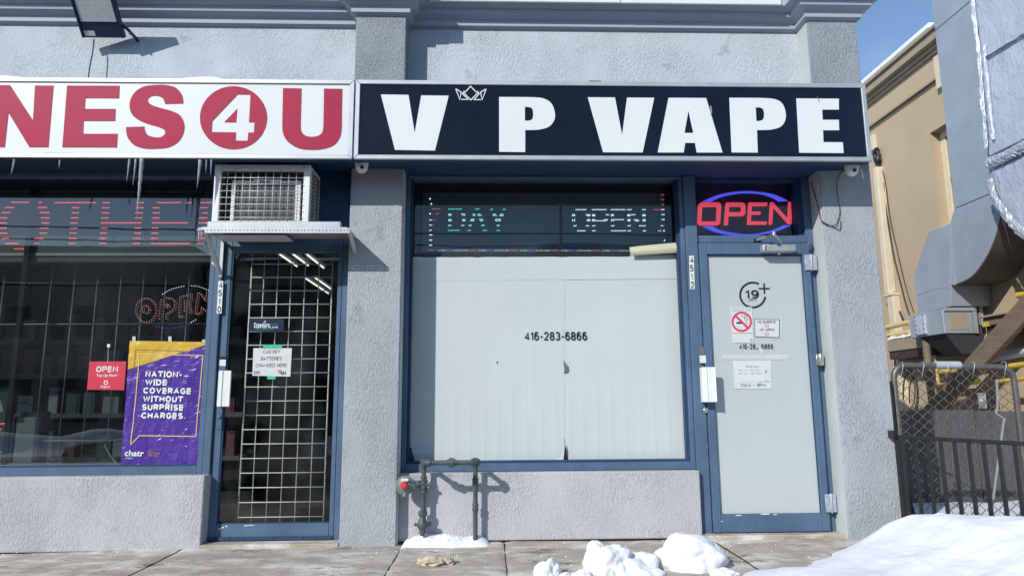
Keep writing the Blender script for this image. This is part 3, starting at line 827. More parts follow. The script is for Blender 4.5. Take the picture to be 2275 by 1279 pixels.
# ---- door, left ---------------------------------------------------------
MB().box(-1.884, -1.835, 0.085, 0.24, 0.0, 2.498).build('mullion', M['blue'], shop, bevel=0.003)
MB().box(-1.020, -0.9635, 0.100, 0.24, 0.0, 2.05).build('door_jamb', M['blue'], shop, bevel=0.003)
MB().box(-1.8345, -0.9635, 0.092, 0.24, 2.0505, 2.498).build('transom_panel', M['bluedark'], shop)
LX0, LX1, LZ0, LZ1 = -1.832, -1.0225, 0.028, 2.045
dl = (MB().box(LX0, -1.780, 0.105, 0.150, LZ0, LZ1).box(-1.052, LX1, 0.105, 0.150, LZ0, LZ1).box(-1.7795, -1.0525, 0.107, 0.150, LZ0, 0.128).box(-1.7795, -1.0525, 0.107, 0.150, 1.925, LZ1)
      .build('door', M['blue'], shop, bevel=0.0035))
dl['label'] = 'blue framed glass door with cream wire grille behind the glass'
MB().box(-1.7795, -1.0525, 0.130, 0.136, 0.1285, 1.9245).build('pane', M['glass_door'], dl)
MB().box(-1.7795, -1.772, 0.112, 0.129, 0.129, 1.924).box(-1.7715, -1.053, 0.112, 0.129, 0.129, 0.136).build('glazing_bead', M['bluedark'], dl)
MB().box(-1.83, -1.0225, 0.096, 0.1045, 0.028, 0.050).build('kick_strip', M['bluedark'], dl)
for px in (476, 509, 541, 607, 673, 706, 738):
    q = at(px, 1196 - (px - 476) * 0.011, 0.095)
    MB().lathe((q.x, 0.0955, 0.040), (0, -1, 0), [(0, 0.005), (0.003, 0.003)], 8).build('screw', M['dark'], dl)
GY = 0.200
vx = [at(x, 700, GY).x for x in (553.5, 582, 613, 643, 674, 705, 735)]
zs_top, zs_bot = at(640, 587, GY).z, at(640, 1147, GY).z
for i, x in enumerate(vx):
    big = i in (0, 6)
    MB().tube([(x, GY, zs_bot - 0.03), (x, GY, 1.99)], 0.0055 if big else 0.0036, 6).build('grille_bar', M['cream'], dl, smooth=True)
for i in range(19):
    z = zs_top + (zs_bot - zs_top) * i / 18
    MB().tube([(vx[0], GY - 0.0065, z), (vx[6], GY - 0.0065, z)], 0.0036, 6).build('grille_bar', M['cream'], dl, smooth=True)
x0, x1, z0, z1 = rect(484, 823, 513, 903, 0.05)
(MB().box(x0, x1, 0.045, 0.055, z0, z1).box(x0, x0 + 0.010, 0.055, 0.105, z0, z1).box(x1 - 0.006, x1, 0.036, 0.055, z0, z1).box(x0 + 0.024, x0 + 0.031, 0.039, 0.045, z0, z1)
 .build('handle', M['white'], dl, bevel=0.003))
x0, x1, z0, z1 = rect(481, 903, 493, 953, 0.10)
MB().box(x0, x1, 0.098, 0.1045, z0, z1).lathe(((x0 + x1) / 2, 0.098, z1 - 0.065), (0, -1, 0), [(0, 0.014), (0.007, 0.014), (0.009, 0.006)], 16).lathe(((x0 + x1) / 2, 0.098, z0 + 0.022), (0, -1, 0), [(0, 0.007), (0.003, 0.006)], 12).build('lock_plate', M['blue'], dl, bevel=0.0015, smooth=40)

def chips(parent, Y, spots_):
    for (cx, cy, w_, h_) in spots_:
        n_ = 7
        pts = [(cx + w_ / 2 * cos(2 * pi * k / n_) * (0.6 + 0.5 * random.random()), cy + h_ / 2 * sin(2 * pi * k / n_) * (0.6 + 0.5 * random.random())) for k in range(n_)]
        MB().prism([pxloop(pts, Y)], Y, Y + 0.0006).build('paint_chip', M['plate'], parent)
chips(dl, 0.1062, [(488, 1174, 5, 5), (495, 1171, 7, 4), (503, 1168, 8, 3), (556, 1166, 24, 2.5), (545, 1167, 8, 3)])
chips(dr, 0.1192, [(1597, 1155, 6, 3), (1602, 1157, 8, 2.5), (1640, 1144, 16, 2.5), (1700, 1141, 30, 3), (1722, 1142, 12, 2.5)])
# ---- inside the shops ---------------------------------------------------
MB().box(-6.79, 2.44, 0.342, 7.79, 0.0, 0.02).build('interior_floor', M['floor_in'], shop)
MB().box(-6.79, 2.44, 0.402, 7.79, 2.515, 2.56).build('interior_ceiling', M['ceil_in'], shop)
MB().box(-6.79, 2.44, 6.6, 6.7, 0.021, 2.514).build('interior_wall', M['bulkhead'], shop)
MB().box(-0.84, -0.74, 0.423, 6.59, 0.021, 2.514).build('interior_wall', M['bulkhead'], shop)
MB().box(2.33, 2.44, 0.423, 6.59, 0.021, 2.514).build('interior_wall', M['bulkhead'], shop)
for i, (xa, ya, yb) in enumerate(((605, 2.45, 3.35), (636, 2.45, 3.30), (664, 2.40, 3.45), (690, 4.15, 5.4), (712, 4.1, 5.0))):
    q = at(xa, 572 if i < 3 else 630, ya if i < 3 else 4.4)
    t = thing('ceiling_lamp', 'x', 'ceiling light', (q.x, (ya + yb) / 2, 2.44), 'fluorescent tubes seen through the glass door')
    MB().box(q.x - 0.05, q.x + 0.05, ya - 0.03, yb + 0.03, 2.485, 2.5145).build('housing', M['ceil_in'], t)
    MB().tube([(q.x, ya, 2.468), (q.x, yb, 2.468)], 0.0095, 8).build('tube', M['tube'], t, smooth=True)
    t['label'] = ['leftmost of the three near ceiling tubes behind the glass door', 'middle of the three near ceiling tubes behind the glass door', 'rightmost of the three near ceiling tubes behind the glass door',
                  'left ceiling tube of the pair deeper inside the shop', 'right ceiling tube of the pair deeper inside the shop'][i]

# ================================================================== SIGNS
SY = -0.290
def sign_box(name, label, x0, x1, z0, z1, facemat, fw=0.030):
    t = thing(name, label, 'shop sign', ((x0 + x1) / 2, -0.15, z0))
    MB().box(x0 + 0.004, x1 - 0.004, SY + 0.016, -0.205, z0 + 0.004, z1 - 0.004).build('cabinet', M['bluedark'], t)
    MB().box(x0 + fw, x1 - fw, SY + 0.010, SY + 0.0155, z0 + fw, z1 - fw).build('face', facemat, t)
    def mit(a, b, c, d):
        q = [Vector((p[0], SY, p[1])) for p in (a, b, c, d)]
        return MB().hexa(q, [p + Vector((0, 0.022, 0)) for p in q])
    g = 0.0008
    mit((x0, z1), (x1, z1), (x1 - fw, z1 - fw), (x0 + fw, z1 - fw)).build('frame_bar', M['alu'], t, bevel=0.003)
    mit((x0, z0), (x1, z0), (x1 - fw, z0 + fw), (x0 + fw, z0 + fw)).build('frame_bar', M['alu'], t, bevel=0.003)
    mit((x0, z0 + g), (x0 + fw, z0 + fw + g), (x0 + fw, z1 - fw - g), (x0, z1 - g)).build('frame_bar', M['alu'], t, bevel=0.003)
    mit((x1, z0 + g), (x1 - fw, z0 + fw + g), (x1 - fw, z1 - fw - g), (x1, z1 - g)).build('frame_bar', M['alu'], t, bevel=0.003)
    return t
FS = SY + 0.0072
sw = sign_box('shop_sign', 'white sign box with large red letters reading NES4U', -6.6, -0.898, 2.462, 3.010, M['signwhite'])
sb = sign_box('shop_sign', 'black sign box with white letters VP VAPE and a small crown', -0.890, 2.545, 2.462, 3.012, M['signnavy'])
def letter(lps, m_, parent, name='letter', y=FS, t=0.0025):
    return MB().prism([pxloop(l, FS) for l in lps], y, y + t).build(name, m_, parent)
def A1(p): return zp(p, 750, 0, 2.8425)
def A2(p): return zp(p, 1475, 0, 2.8425)
def A0(p): return zp(p, 0, 0, 2.8425)
def curve(pts, k=8):
    """smooth (Catmull-Rom) open curve through points"""
    out = []
    for i in range(len(pts) - 1):
        p0, p1, p2, p3 = pts[max(i - 1, 0)], pts[i], pts[i + 1], pts[min(i + 2, len(pts) - 1)]
        for j in range(k):
            t = j / k
            out.append(tuple(0.5 * (2 * p1[c] + (p2[c] - p0[c]) * t + (2 * p0[c] - 5 * p1[c] + 4 * p2[c] - p3[c]) * t * t + (3 * p1[c] - p0[c] - 3 * p2[c] + p3[c]) * t ** 3) for c in (0, 1)))
    out.append(pts[-1])
    return out
L = lambda l: letter(l, M['lettwhite'], sb)
L([A1([(273, 597), (448, 600), (487, 840), (528, 603), (702, 605), (615, 951), (362, 947)])])
L([A1([(1020, 613), (1200, 614)] + curve([(1200, 614), (1290, 620), (1345, 648), (1370, 700), (1370, 755), (1335, 800), (1270, 819), (1185, 822)]) + [(1185, 961), (1020, 959)]),
   A1([(1183, 676)] + curve([(1205, 676), (1226, 684), (1234, 705), (1234, 738), (1225, 757), (1204, 763)]) + [(1183, 763)])])
L([A1([(1580, 615), (1752, 616), (1797, 854), (1828, 617), (2000, 618), (1927, 963), (1677, 962)])])
L([[(1485.2, 217.4), (1569, 218), (1605.2, 339), (1548, 339), (1544, 317.6), (1522.5, 317.6), (1518.9, 339), (1461.3, 338.8)],
   A2([(155, 700), (186, 840), (130, 840)])])
L([A2([(413, 618), (600, 619)] + curve([(600, 619), (690, 625), (742, 648), (767, 700), (767, 757), (738, 800), (675, 819), (588, 822)]) + [(593, 964), (428, 963)]),
   A2([(580, 679)] + curve([(604, 679), (624, 688), (632, 708), (632, 740), (622, 758), (602, 765)]) + [(584, 765)])])
L([A2([(836, 622), (1105, 624), (1105, 693), (1000, 693), (1003, 757), (1105, 757), (1107, 823), (1005, 823), (1008, 898), (1130, 899), (1135, 967), (855, 965)])])
cr = MB()
for pts, closed in (([(840, 546), (883, 590), (842, 632), (799, 590)], True),
                    ([(782, 628), (824, 629), (788, 592), (800, 578), (806, 590)], False), ([(904, 630), (862, 630), (895, 592), (883, 578), (876, 590)], False),
                    ([(745, 560), (772, 630), (780, 583), (745, 560)], False), ([(938, 562), (913, 631), (903, 583), (938, 562)], False)):
    pxstroke(cr, A1(pts), 2.4, FS, 0.002, closed)
cr.build('crown_emblem', M['lettwhite'], sb)
# chipped spots on the sign
MB().prism([pxloop(A2([(290, 668), (300, 672), (304, 700), (298, 735), (294, 710)]), FS - 0.0004)], FS - 0.0004, FS - 0.0001).build('scuff', M['tantrim'], sb)
MB().prism([pxloop(A2([(965, 608), (972, 612), (988, 655), (978, 640)]), FS - 0.0004)], FS - 0.0004, FS - 0.0001).build('scuff', M['grey'], sb)
MB().box(0.665, 0.745, SY + 0.012, SY + 0.06, 3.0125, 3.024).build('bolt_plate', M['brown'], sb)
# red letters on the white sign
R_ = lambda l, nm='letter': letter(l, M['red'], sw, nm)
R_([[(-45, 189), (22, 189.5), (73, 268), (77.5, 190), (118.5, 190.5), (107, 327), (65, 327), (18.5, 250), (10, 327), (-60, 326.5)]])
R_([A0([(423, 541), (754, 542), (751, 621), (538, 620), (534, 688), (729, 688), (726, 764), (527, 764), (524, 845), (742, 845), (737, 931), (393, 930)])])
S_out = curve([(1157, 654), (1148, 600), (1110, 555), (1050, 538), (985, 537), (905, 548), (845, 590), (818, 655), (830, 718), (875, 758), (940, 785), (1000, 802), (1038, 822), (1040, 846), (1015, 866), (972, 866), (932, 852), (914, 822), (911, 799)])
S_in = curve([(795, 803), (803, 862), (845, 915), (915, 938), (990, 939), (1065, 930), (1125, 895), (1158, 840), (1162, 780), (1135, 728), (1085, 702), (1020, 684), (960, 664), (935, 643), (937, 620), (960, 607), (995, 606), (1028, 622), (1043, 657)])
R_([A0(S_out + S_in)])
circ = A0(arc(1474, 744, 212, 199, 0, 360, 48)[:-1])
R_([circ, A0([(1500, 597), (1582, 598), (1572, 772), (1607, 773), (1603, 837), (1568, 837), (1563, 889), (1487, 888), (1489, 836), (1336, 834), (1340, 765)])], 'roundel')
letter([A0([(1497, 688), (1490, 773), (1416, 772)])], M['red'], sw, 'roundel')
R_([A0([(1787, 557), (1904, 559)] + curve([(1898, 790), (1903, 830), (1930, 857), (1970, 864), (2010, 857), (2035, 835), (2042, 795)]) + [(2046, 560), (2161, 562)]
       + curve([(2157, 800), (2148, 862), (2110, 915), (2040, 941), (1965, 946), (1885, 936), (1818, 895), (1788, 845), (1782, 790)]))])
MB().box(at(97, 340, SY).x, at(165, 340, SY).x, SY + 0.0085, SY + 0.0095, 2.494, 2.4955).build('scuff', M['grey'], sw)

# snow cushions lying on the white sign
def blob(name, c, r, m_, label, cat, group=None, sub=4, amp=0.12, freq=3.0, flat=None, seed=0, kind=None):
    bm = bmesh.new()
    bmesh.ops.create_icosphere(bm, subdivisions=sub, radius=1.0)
    mb = MB()
    for v in bm.verts:
        d = v.co.normalized()
        k = 1 + amp * noise.noise(d * freq + Vector((seed * 7.3, 0, 0))) + amp * 0.30 * noise.noise(d * freq * 2.6 + Vector((0, seed, 0))) + amp * 0.07 * noise.noise(d * freq * 8 + Vector((seed, 3, 0)))
        p = Vector((d.x * r[0], d.y * r[1], d.z * r[2])) * k
        z = p.z if flat is None else max(p.z, flat)
        mb.v.append((c[0] + p.x, c[1] + p.y, c[2] + z))
    mb.f = [tuple(v.index for v in f.verts) for f in bm.faces]
    bm.free()
    o = mb.build(name, m_, smooth=True)
    return tag(o, label, cat, group)
q = at(18, 164, -0.16); blob('snow_mound', (q.x - 0.05, -0.16, 3.012), (0.36, 0.115, 0.045), M['snow'], 'flat mound of snow on the white sign at the far left', 'snow', 'snow lying on the white sign', flat=-0.001, seed=1)
q = at(462, 164, -0.16); blob('snow_mound', (q.x, -0.16, 3.012), (0.235, 0.115, 0.048), M['snow'], 'flat mound of snow on the white sign above the letter S', 'snow', 'snow lying on the white sign', flat=-0.001, seed=2)

# icicles
def icicle(px, y0, y1, r, label, Y=-0.275, bend=0.0):
    a, b = at(px, y0, Y), at(px, y1, Y)
    z0 = min(a.z, 2.4615); mb = MB()
    n = 14
    pts = [(a.x + bend * (i / n) ** 1.5 + 0.003 * noise.noise(Vector((i * 0.9, px, 0))), Y, z0 + (b.z - z0) * i / n) for i in range(n + 1)]
    rr = [max(0.0008, r * (1 - (i / n) ** 1.3) * (1 + 0.28 * noise.noise(Vector((i * 1.1, px * 0.3, 4))))) for i in range(n + 1)]
    o = mb.tube(pts, rr, 8).build('icicle', M['ice'], smooth=True)
    tag(o, label, 'icicle', 'icicles hanging from the bottom of the white sign')
icicle(32, 355, 390, 0.008, 'short icicle hanging at the far left of the white sign', bend=-0.012)
icicle(133, 356, 375, 0.006, 'very short icicle alone below the letter N')
icicle(288, 354, 405, 0.008, 'thin icicle just left of the long one, leftmost of its cluster', bend=-0.008)
icicle(302, 354, 413, 0.007, 'thin icicle between its thin neighbour and the long thick one', bend=-0.006)
icicle(316, 352, 486, 0.0145, 'longest and thickest icicle hanging in front of the red LED display', bend=-0.004)
icicle(445, 356, 420, 0.012, 'medium thick icicle just left of the air conditioner', bend=-0.010)
icicle(459, 355, 386, 0.005, 'thin icicle, middle one of three beside the air conditioner')
icicle(470, 355, 391, 0.006, 'thin icicle nearest the air conditioner')
a = at(1914, 372, -0.2); b = at(1915, 391, -0.2)
tag(MB().tube([(a.x, -0.2, 2.4615), (a.x + 0.002, -0.2, (2.46 + b.z) / 2), (a.x + 0.004, -0.2, b.z - 0.03)], [0.010, 0.008, 0.001], 8).build('icicle', M['ice'], smooth=True), 'small icicle hanging beside the right security camera', 'icicle')

# ================================================================== FLOODLIGHT
q0, q1 = at(184, 84, 0.075), at(277, 84, 0.075)
fl = thing('floodlight', 'navy LED floodlight with a pale lens above the white sign', 'floodlight', ((q0.x + q1.x) / 2, 0.16, q0.z))
fx0, fx1, fz = q0.x, q1.x, q0.z
tv = Vector((0, -0.18, 0.20)).normalized()
nf = Vector((0, -0.20, -0.18)).normalized()
O = Vector((0, 0.075, fz))
def lam(x, t, n): return Vector((x, 0, 0)) + O + tv * t + nf * n
def slab(x0, x1, t0, t1, n0, n1):
    return MB().hexa([lam(x0, t0, n1), lam(x1, t0, n1), lam(x1, t1, n1), lam(x0, t1, n1)], [lam(x0, t0, n0), lam(x1, t0, n0), lam(x1, t1, n0), lam(x0, t1, n0)])
slab(fx0, fx1, 0, 0.46, -0.035, 0).build('housing', M['navyhousing'], fl, bevel=0.004)
slab(fx0, fx0 + 0.012, 0, 0.46, 0.0003, 0.012).build('rim', M['navyhousing'], fl, bevel=0.002)
slab(fx1 - 0.012, fx1, 0, 0.46, 0.0003, 0.012).build('rim', M['navyhousing'], fl, bevel=0.002)
slab(fx0 + 0.022, fx1 - 0.022, 0.110, 0.44, 0.0005, 0.005).build('lens', M['lens'], fl, bevel=0.012, seg=3)
d_ = MB()
for ux in (0.25, 0.52, 0.8):
    for t_ in (0.15, 0.225):
        c_ = lam(fx0 + (fx1 - fx0) * ux, t_, 0.0058)
        d_.tube_profile(c_, nf, [(0, 0.003), (0.001, 0.003)], 8)
d_.build('lens_dots', M['tantrim'], fl)
slab(fx0 + 0.02, fx0 + 0.095, 0.012, 0.048, 0.0005, 0.002).build('label_plate', M['white'], fl)
MB().tube([lam(fx1 + 0.004, 0.085, -0.015), (fx1 + 0.028, 0.07, fz + 0.055), (fx1 + 0.045, 0.12, fz + 0.035), (fx1 + 0.045, 0.17, fz + 0.03)], 0.011, 4).tube([(fx1 + 0.028, 0.07, fz + 0.06), (fx1 + 0.05, 0.05, fz + 0.015)], 0.008, 4).build('bracket', M['navyhousing'], fl)
q = at(209, 88, 0.10); q2 = at(212, 162, 0.02)
cpts = curve([(q.x, fz), (q.x + 0.004, fz - 0.1), (q.x - 0.001, (fz + 3.02) / 2 - 0.01), (q.x + 0.002, 3.10)], 6)
c_ = MB().tube([(p[0], 0.10 - 0.03 * i / len(cpts), p[1]) for i, p in enumerate(cpts)], 0.0045, 6)
for k in range(3):
    c_.tube([(q.x + 0.006 * (k - 1) + (0.026 + 0.004 * k) * sin(2 * pi * i / 20 + k), 0.075 - 0.008 * k, 3.078 + 0.034 * cos(2 * pi * i / 20 + k)) for i in range(20)], 0.0042, 6, closed=True)
c_.tube([(q.x, 0.07, 3.06), (q.x + 0.005, 0.05, 3.015)], 0.0045, 6)
tag(c_.build('lamp_cable', M['cable'], smooth=True), 'thin black cable with a coil hanging below the floodlight', 'cable')

# ================================================================== SECURITY CAMERAS
def camera_dome(px, py, label, look):
    c = at(px, py, -0.16)
    t = thing('security_camera', label, 'security camera', (c.x, -0.16, c.z - 0.04))
    MB().lathe((c.x, -0.16, c.z + 0.052), (0, 0, -1), [(0, 0.044), (0.012, 0.046), (0.030, 0.045), (0.036, 0.042)], 24).build('base', M['white'], t, smooth=40)
    d = Vector(look).normalized()
    C0 = Vector((c.x, -0.16, c.z + 0.012))
    MB().lathe(C0, -d, [(-0.043, 0.002), (-0.042, 0.018), (-0.036, 0.026), (-0.020, 0.038), (0.0, 0.0435), (0.02, 0.0385), (0.036, 0.024), (0.043, 0.002)], 24).build('ball', M['white'], t, smooth=35)
    MB().lathe(C0 + d * 0.0415, d, [(0, 0.019), (0.003, 0.019), (0.0035, 0.0135), (0.001, 0.0135)], 20).build('lens_ring', M['offwhite'], t, smooth=30)
    MB().lathe(C0 + d * 0.0425, d, [(0, 0.0128), (0.001, 0.010), (0.0014, 0.002)], 18).build('lens', M['dark'], t, smooth=30)
    return t, C0
camera_dome(803, 375, 'white dome security camera above the left pillar', (0.25, -1, -0.35))
ct, cc = camera_dome(1893, 382, 'white dome security camera above the right pillar', (-0.12, -1, -0.32))
# its cables
P = [(1879, 377), (1866, 387), (1859, 410), (1862, 440), (1866, 470), (1862, 487), (1856, 500), (1840, 500), (1826, 492)]
tag(MB().tube([at(x, y, -0.012) for x, y in curve(P, 5)], 0.0028, 6).build('camera_cable', M['cable'], smooth=True), 'black cable dangling from the right security camera over the pillar', 'cable')
P = [(1800, 388), (1806, 420), (1815, 450), (1820, 470), (1823, 487), (1835, 497), (1850, 503), (1866, 510), (1868, 490)]
tag(MB().tube([at(x, y, -0.010 if x > 1822 else 0.14 - (x - 1800) / 22 * 0.15) for x, y in curve(P, 5)], 0.0028, 6).build('door_cable', M['cable'], smooth=True), 'black cable running from the soffit beside the neon sign to the pillar', 'cable')

# ================================================================== LED DISPLAYS
def dots(mb, segs, ox, oy, s, Y, pitch, w, h, skew=0.0):
    """lit diodes: runs (y, x0, x1) read off an enlargement"""
    for sg in segs:
        y, xa, xb = sg[:3]
        n = max(1, int(round((xb - xa) / (pitch * s))))
        for i in range(n + 1):
            x = xa + (xb - xa) * i / n
            p = at(ox + x / s, oy + y / s, Y)
            mb.add([(p.x - w, Y, p.z - h), (p.x + w, Y, p.z - h), (p.x + w + skew, Y, p.z + h), (p.x - w + skew, Y, p.z + h)], [(0, 1, 2, 3)])
    return mb
LY = 0.205
la, lb = at(200, 428, LY).z, at(200, 562, LY).z
led = thing('led_display', 'wide LED display with red letters OTHER behind the left window', 'LED sign', (-3.2, 0.25, lb))
MB().box(-6.5, -1.89, LY + 0.002, 0.29, lb, la).build('panel', M['led_face'], led)
MB().box(-6.5, -1.89, LY - 0.006, 0.29, lb - 0.020, lb - 0.0005).box(-6.5, -1.89, LY - 0.006, 0.29, la + 0.0005, la + 0.012).build('edge_rail', M['alu_dull'], led)
MB().box(-6.5, -1.89, 0.21, 0.29, lb - 0.062, lb - 0.021).build('hanging_bar', M['ceil_in'], led)
B0 = (0, 340, 5.33); B4 = (0, 400, 2.8425)
for lt, segs, z in (('O', [(583, 137, 405), (583, 458, 490), (645, 65, 160), (645, 452, 550), (705, 27, 118), (705, 480, 580), (767, -20, 80), (767, 490, 580), (828, -40, 75), (828, 498, 580), (888, -40, 72), (888, 475, 570), (948, -20, 80), (948, 472, 550), (1010, 25, 100), (1010, 413, 510), (1070, 68, 210), (1070, 315, 352), (1070, 410, 457), (1133, 175, 335)], B0),
                    ('T', [(587, 652, 1132), (647, 855, 930), (707, 855, 927), (767, 845, 920), (828, 840, 915), (888, 833, 910), (948, 827, 903), (1010, 822, 897), (1070, 820, 893)], B0),
                    ('H', [(143, 650, 690), (175, 648, 687), (207, 645, 684), (239, 642, 681), (270, 640, 888), (303, 638, 676), (335, 634, 673), (368, 630, 669), (400, 627, 668), (143, 862, 905), (175, 860, 905), (207, 858, 900), (239, 855, 895), (303, 852, 890), (335, 850, 887), (368, 845, 885), (400, 843, 882)], B4),
                    ('E', [(143, 1010, 1205), (143, 970, 1005), (175, 968, 1008), (207, 968, 1005), (239, 965, 1003), (270, 962, 1182), (303, 960, 998), (335, 958, 995), (368, 955, 993), (400, 953, 1195)], B4),
                    ('R', [(143, 1270, 1430), (175, 1268, 1315), (207, 1265, 1310), (239, 1262, 1307), (270, 1258, 1318), (303, 1255, 1305), (335, 1252, 1295), (368, 1250, 1290), (400, 1247, 1290), (270, 1300, 1420)], B4)):
    dots(MB(), segs, *z, LY - 0.0006, 2.75, 0.0029, 0.0040).build('lit_letter', M['ledred'], led)
# the older black cables hanging in front of it
P = [(318, 425), (335, 446), (365, 456), (395, 454), (425, 443), (455, 425)]
tag(MB().tube([at(x, y, 0.176) for x, y in curve(P, 5)], 0.0058, 6).build('hanging_cable', M['cable'], smooth=True), 'upper black cable sagging across the red LED letters', 'cable')
P = [(316, 428), (350, 456), (385, 473), (415, 479), (445, 473), (475, 455)]
tag(MB().tube([at(x, y, 0.184) for x, y in curve(P, 5)], 0.0058, 6).build('hanging_cable', M['cable'], smooth=True), 'lower black cable sagging across the red LED letters', 'cable')

RY = 0.300
ra, rb = at(1200, 428.5, RY).z, at(1200, 565, RY).z
led2 = thing('led_display', 'LED display with DAY in green and OPEN in white', 'LED sign', (0.36, 0.35, rb))
rx0, rx1 = at(938, 500, RY).x, at(1478, 500, RY).x
MB().box(rx0, rx1, RY + 0.002, 0.39, at(1200, 559, RY).z, ra).build('panel', M['led_face2'], led2)
MB().box(-0.56, rx0 - 0.001, RY + 0.01, 0.39, rb - 0.02, ra + 0.002).box(rx1 + 0.001, 1.35, RY + 0.01, 0.39, rb - 0.02, ra + 0.002).box(rx0, rx1, RY, 0.39, rb - 0.02, at(1200, 559, RY).z - 0.0005).build('surround', M['bulkhead'], led2)
MB().box(-0.56, 1.35, 0.36, 0.40, ra + 0.003, 2.514).build('back_board', M['umber'], led2)
C1, C2 = (890, 380, 6.394), (1220, 380, 6.394)
K = dict(Y=RY - 0.0006, pitch=2.75, w=0.0025, h=0.0034, skew=0.0028)
D_ = [(540, 680, 858), (612, 682, 714), (612, 865, 910), (628, 682, 714), (628, 885, 910), (690, 682, 714), (690, 882, 910), (705, 682, 714), (705, 882, 910), (772, 680, 712), (772, 865, 896), (842, 680, 824)]
A_ = [(540, 1062, 1110), (615, 1028, 1052), (615, 1098, 1128), (630, 1035, 1052), (630, 1102, 1145), (685, 1008, 1040), (685, 1118, 1160), (703, 990, 1036), (703, 1135, 1163), (772, 972, 1000), (772, 1152, 1182), (843, 955, 985), (843, 1170, 1218)]
Y_ = [(545, 1278, 1305), (545, 1455, 1485), (615, 1313, 1342), (615, 1420, 1450), (633, 1318, 1358), (633, 1405, 1450), (685, 1350, 1415), (705, 1350, 1415), (773, 1370, 1398), (845, 1370, 1400)]
for sg in (D_, A_, Y_):
    dots(MB(), sg, *C1, **K).build('lit_letter', M['ledgreen'], led2)
    hot = [s for s in sg if 600 < s[0] < 800]
    dots(MB(), hot, C1[0], C1[1], C1[2], RY - 0.0012, 2.75, 0.0017, 0.0024, 0.0015).build('lit_letter', M['ledwhite'], led2)
for sg in ([(548, 380, 520), (620, 330, 360), (620, 525, 575), (636, 332, 358), (636, 545, 572), (690, 332, 358), (706, 332, 358), (690, 542, 574), (706, 542, 574), (777, 348, 380), (777, 525, 558), (848, 403, 508)],
           [(548, 612, 805), (620, 615, 645), (620, 808, 842), (636, 615, 645), (690, 615, 645), (706, 615, 805), (690, 780, 825), (777, 615, 648), (848, 617, 650)],
           [(548, 880, 1074), (620, 883, 912), (636, 883, 905), (690, 885, 1055), (706, 885, 910), (777, 885, 917), (848, 885, 1080)],
           [(548, 1112, 1162), (620, 1115, 1145), (620, 1168, 1218), (636, 1115, 1143), (690, 1118, 1145), (706, 1118, 1145), (690, 1208, 1250), (706, 1225, 1270), (777, 1118, 1150), (777, 1280, 1362), (848, 1120, 1152), (548, 1327, 1360), (620, 1330, 1362), (636, 1330, 1360), (690, 1332, 1362), (706, 1332, 1360), (848, 1335, 1365)]):
    dots(MB(), sg, *C2, **K).build('lit_letter', M['ledwhite'], led2)
rd = dots(MB(), [(537, 448, 550), (607, 502, 535), (695, 447, 490), (768, 440, 455), (1122, 405, 475)], *C1, **K)
dots(rd, [(336, 1592, 1625), (407, 1595, 1625), (478, 1595, 1625), (548, 1490, 1588)], *C2, **K)
wd = dots(MB(), [(607, 414, 416), (695, 412, 432), (768, 412, 430), (840, 412, 432), (395, 415, 417), (466, 434, 436), (908, 410, 440), (980, 410, 438), (1052, 408, 438)], *C1, **K)
dots(wd, [(548, 1597, 1628), (618, 1600, 1632), (688, 1602, 1632), (777, 1590, 1612), (848, 1555, 1580), (848, 1625, 1634), (985, 1632, 1640)], *C2, **K)
bd, gd = MB(), MB()
for k in range(6):
    o = k * 585
    def seg(mb, a, b):
        for base, (ox, oy, s) in ((0, C1),):
            xx0, xx1 = 535 + o + a, 535 + o + b
            yy = 1125 + (xx0 - 535) * 0.0022
            if 890 + xx1 / 6.394 < 1470: dots(mb, [(yy, xx0, xx1)], 890, 380, 6.394, **K)
    for a, b in ((0, 6), (35, 85)): seg(gd, a, b)
    for a, b in ((98, 120), (135, 195)): seg(bd, a, b)
    for a, b in ((222, 228), (258, 300), (330, 336), (365, 410)): seg(gd, a, b)
    for a, b in ((442, 446), (472, 522)): seg(rd, a, b)
rd.build('lit_dots', M['leddimred'], led2); wd.build('lit_dots', M['ledwhite'], led2); bd.build('lit_dots', M['ledblue'], led2); gd.build('lit_dots', M['leddim'], led2)

# neon OPEN sign in the transom
NY = 0.285
neo = thing('neon_sign', 'red OPEN sign inside blue arcs above the white door', 'neon sign', (at(1655, 475, NY).x, 0.32, at(1655, 525, NY).z))
MB().box(1.495, 2.23, 0.33, 0.36, 2.066, 2.510).build('back_board', M['bulkhead'], neo)
def N4(p): return zp(p, 1480, 350, 4.2625)
def nl(lps, m_, nm): MB().prism([pxloop(N4(l), NY) for l in lps], NY, NY + 0.016).build(nm, m_, neo, bevel=0.0025)
def rr(x0, y0, x1, y1, r, sk):        # rounded, slightly raked rectangle
    out = []
    for cx, cy, a0 in ((x1 - r, y0 + r, 90), (x1 - r, y1 - r, 0), (x0 + r, y1 - r, -90), (x0 + r, y0 + r, 180)):
        out += [(cx + r * cos(rad(a0 - 90 * i / 5)), cy - r * sin(rad(a0 - 90 * i / 5))) for i in range(6)]
    return [(x - sk * (y - 420) / 220, y) for x, y in out]
nl([rr(308, 424, 525, 640, 34, 12), rr(345, 464, 486, 604, 6, 12)], M['neonred'], 'tube_letter')
nl([[(567, 424)] + [(720, 424), (740, 430), (752, 448), (752, 525), (744, 543), (728, 553), (592, 553), (587, 638), (550, 638)], [(600, 462), (596, 516), (702, 516), (712, 510), (714, 470), (706, 462)]], M['neonred'], 'tube_letter')
nl([[(782, 424), (962, 424), (958, 456), (812, 458), (810, 510), (898, 510), (896, 538), (808, 538), (804, 602), (956, 604), (954, 634), (770, 634)]], M['neonred'], 'tube_letter')
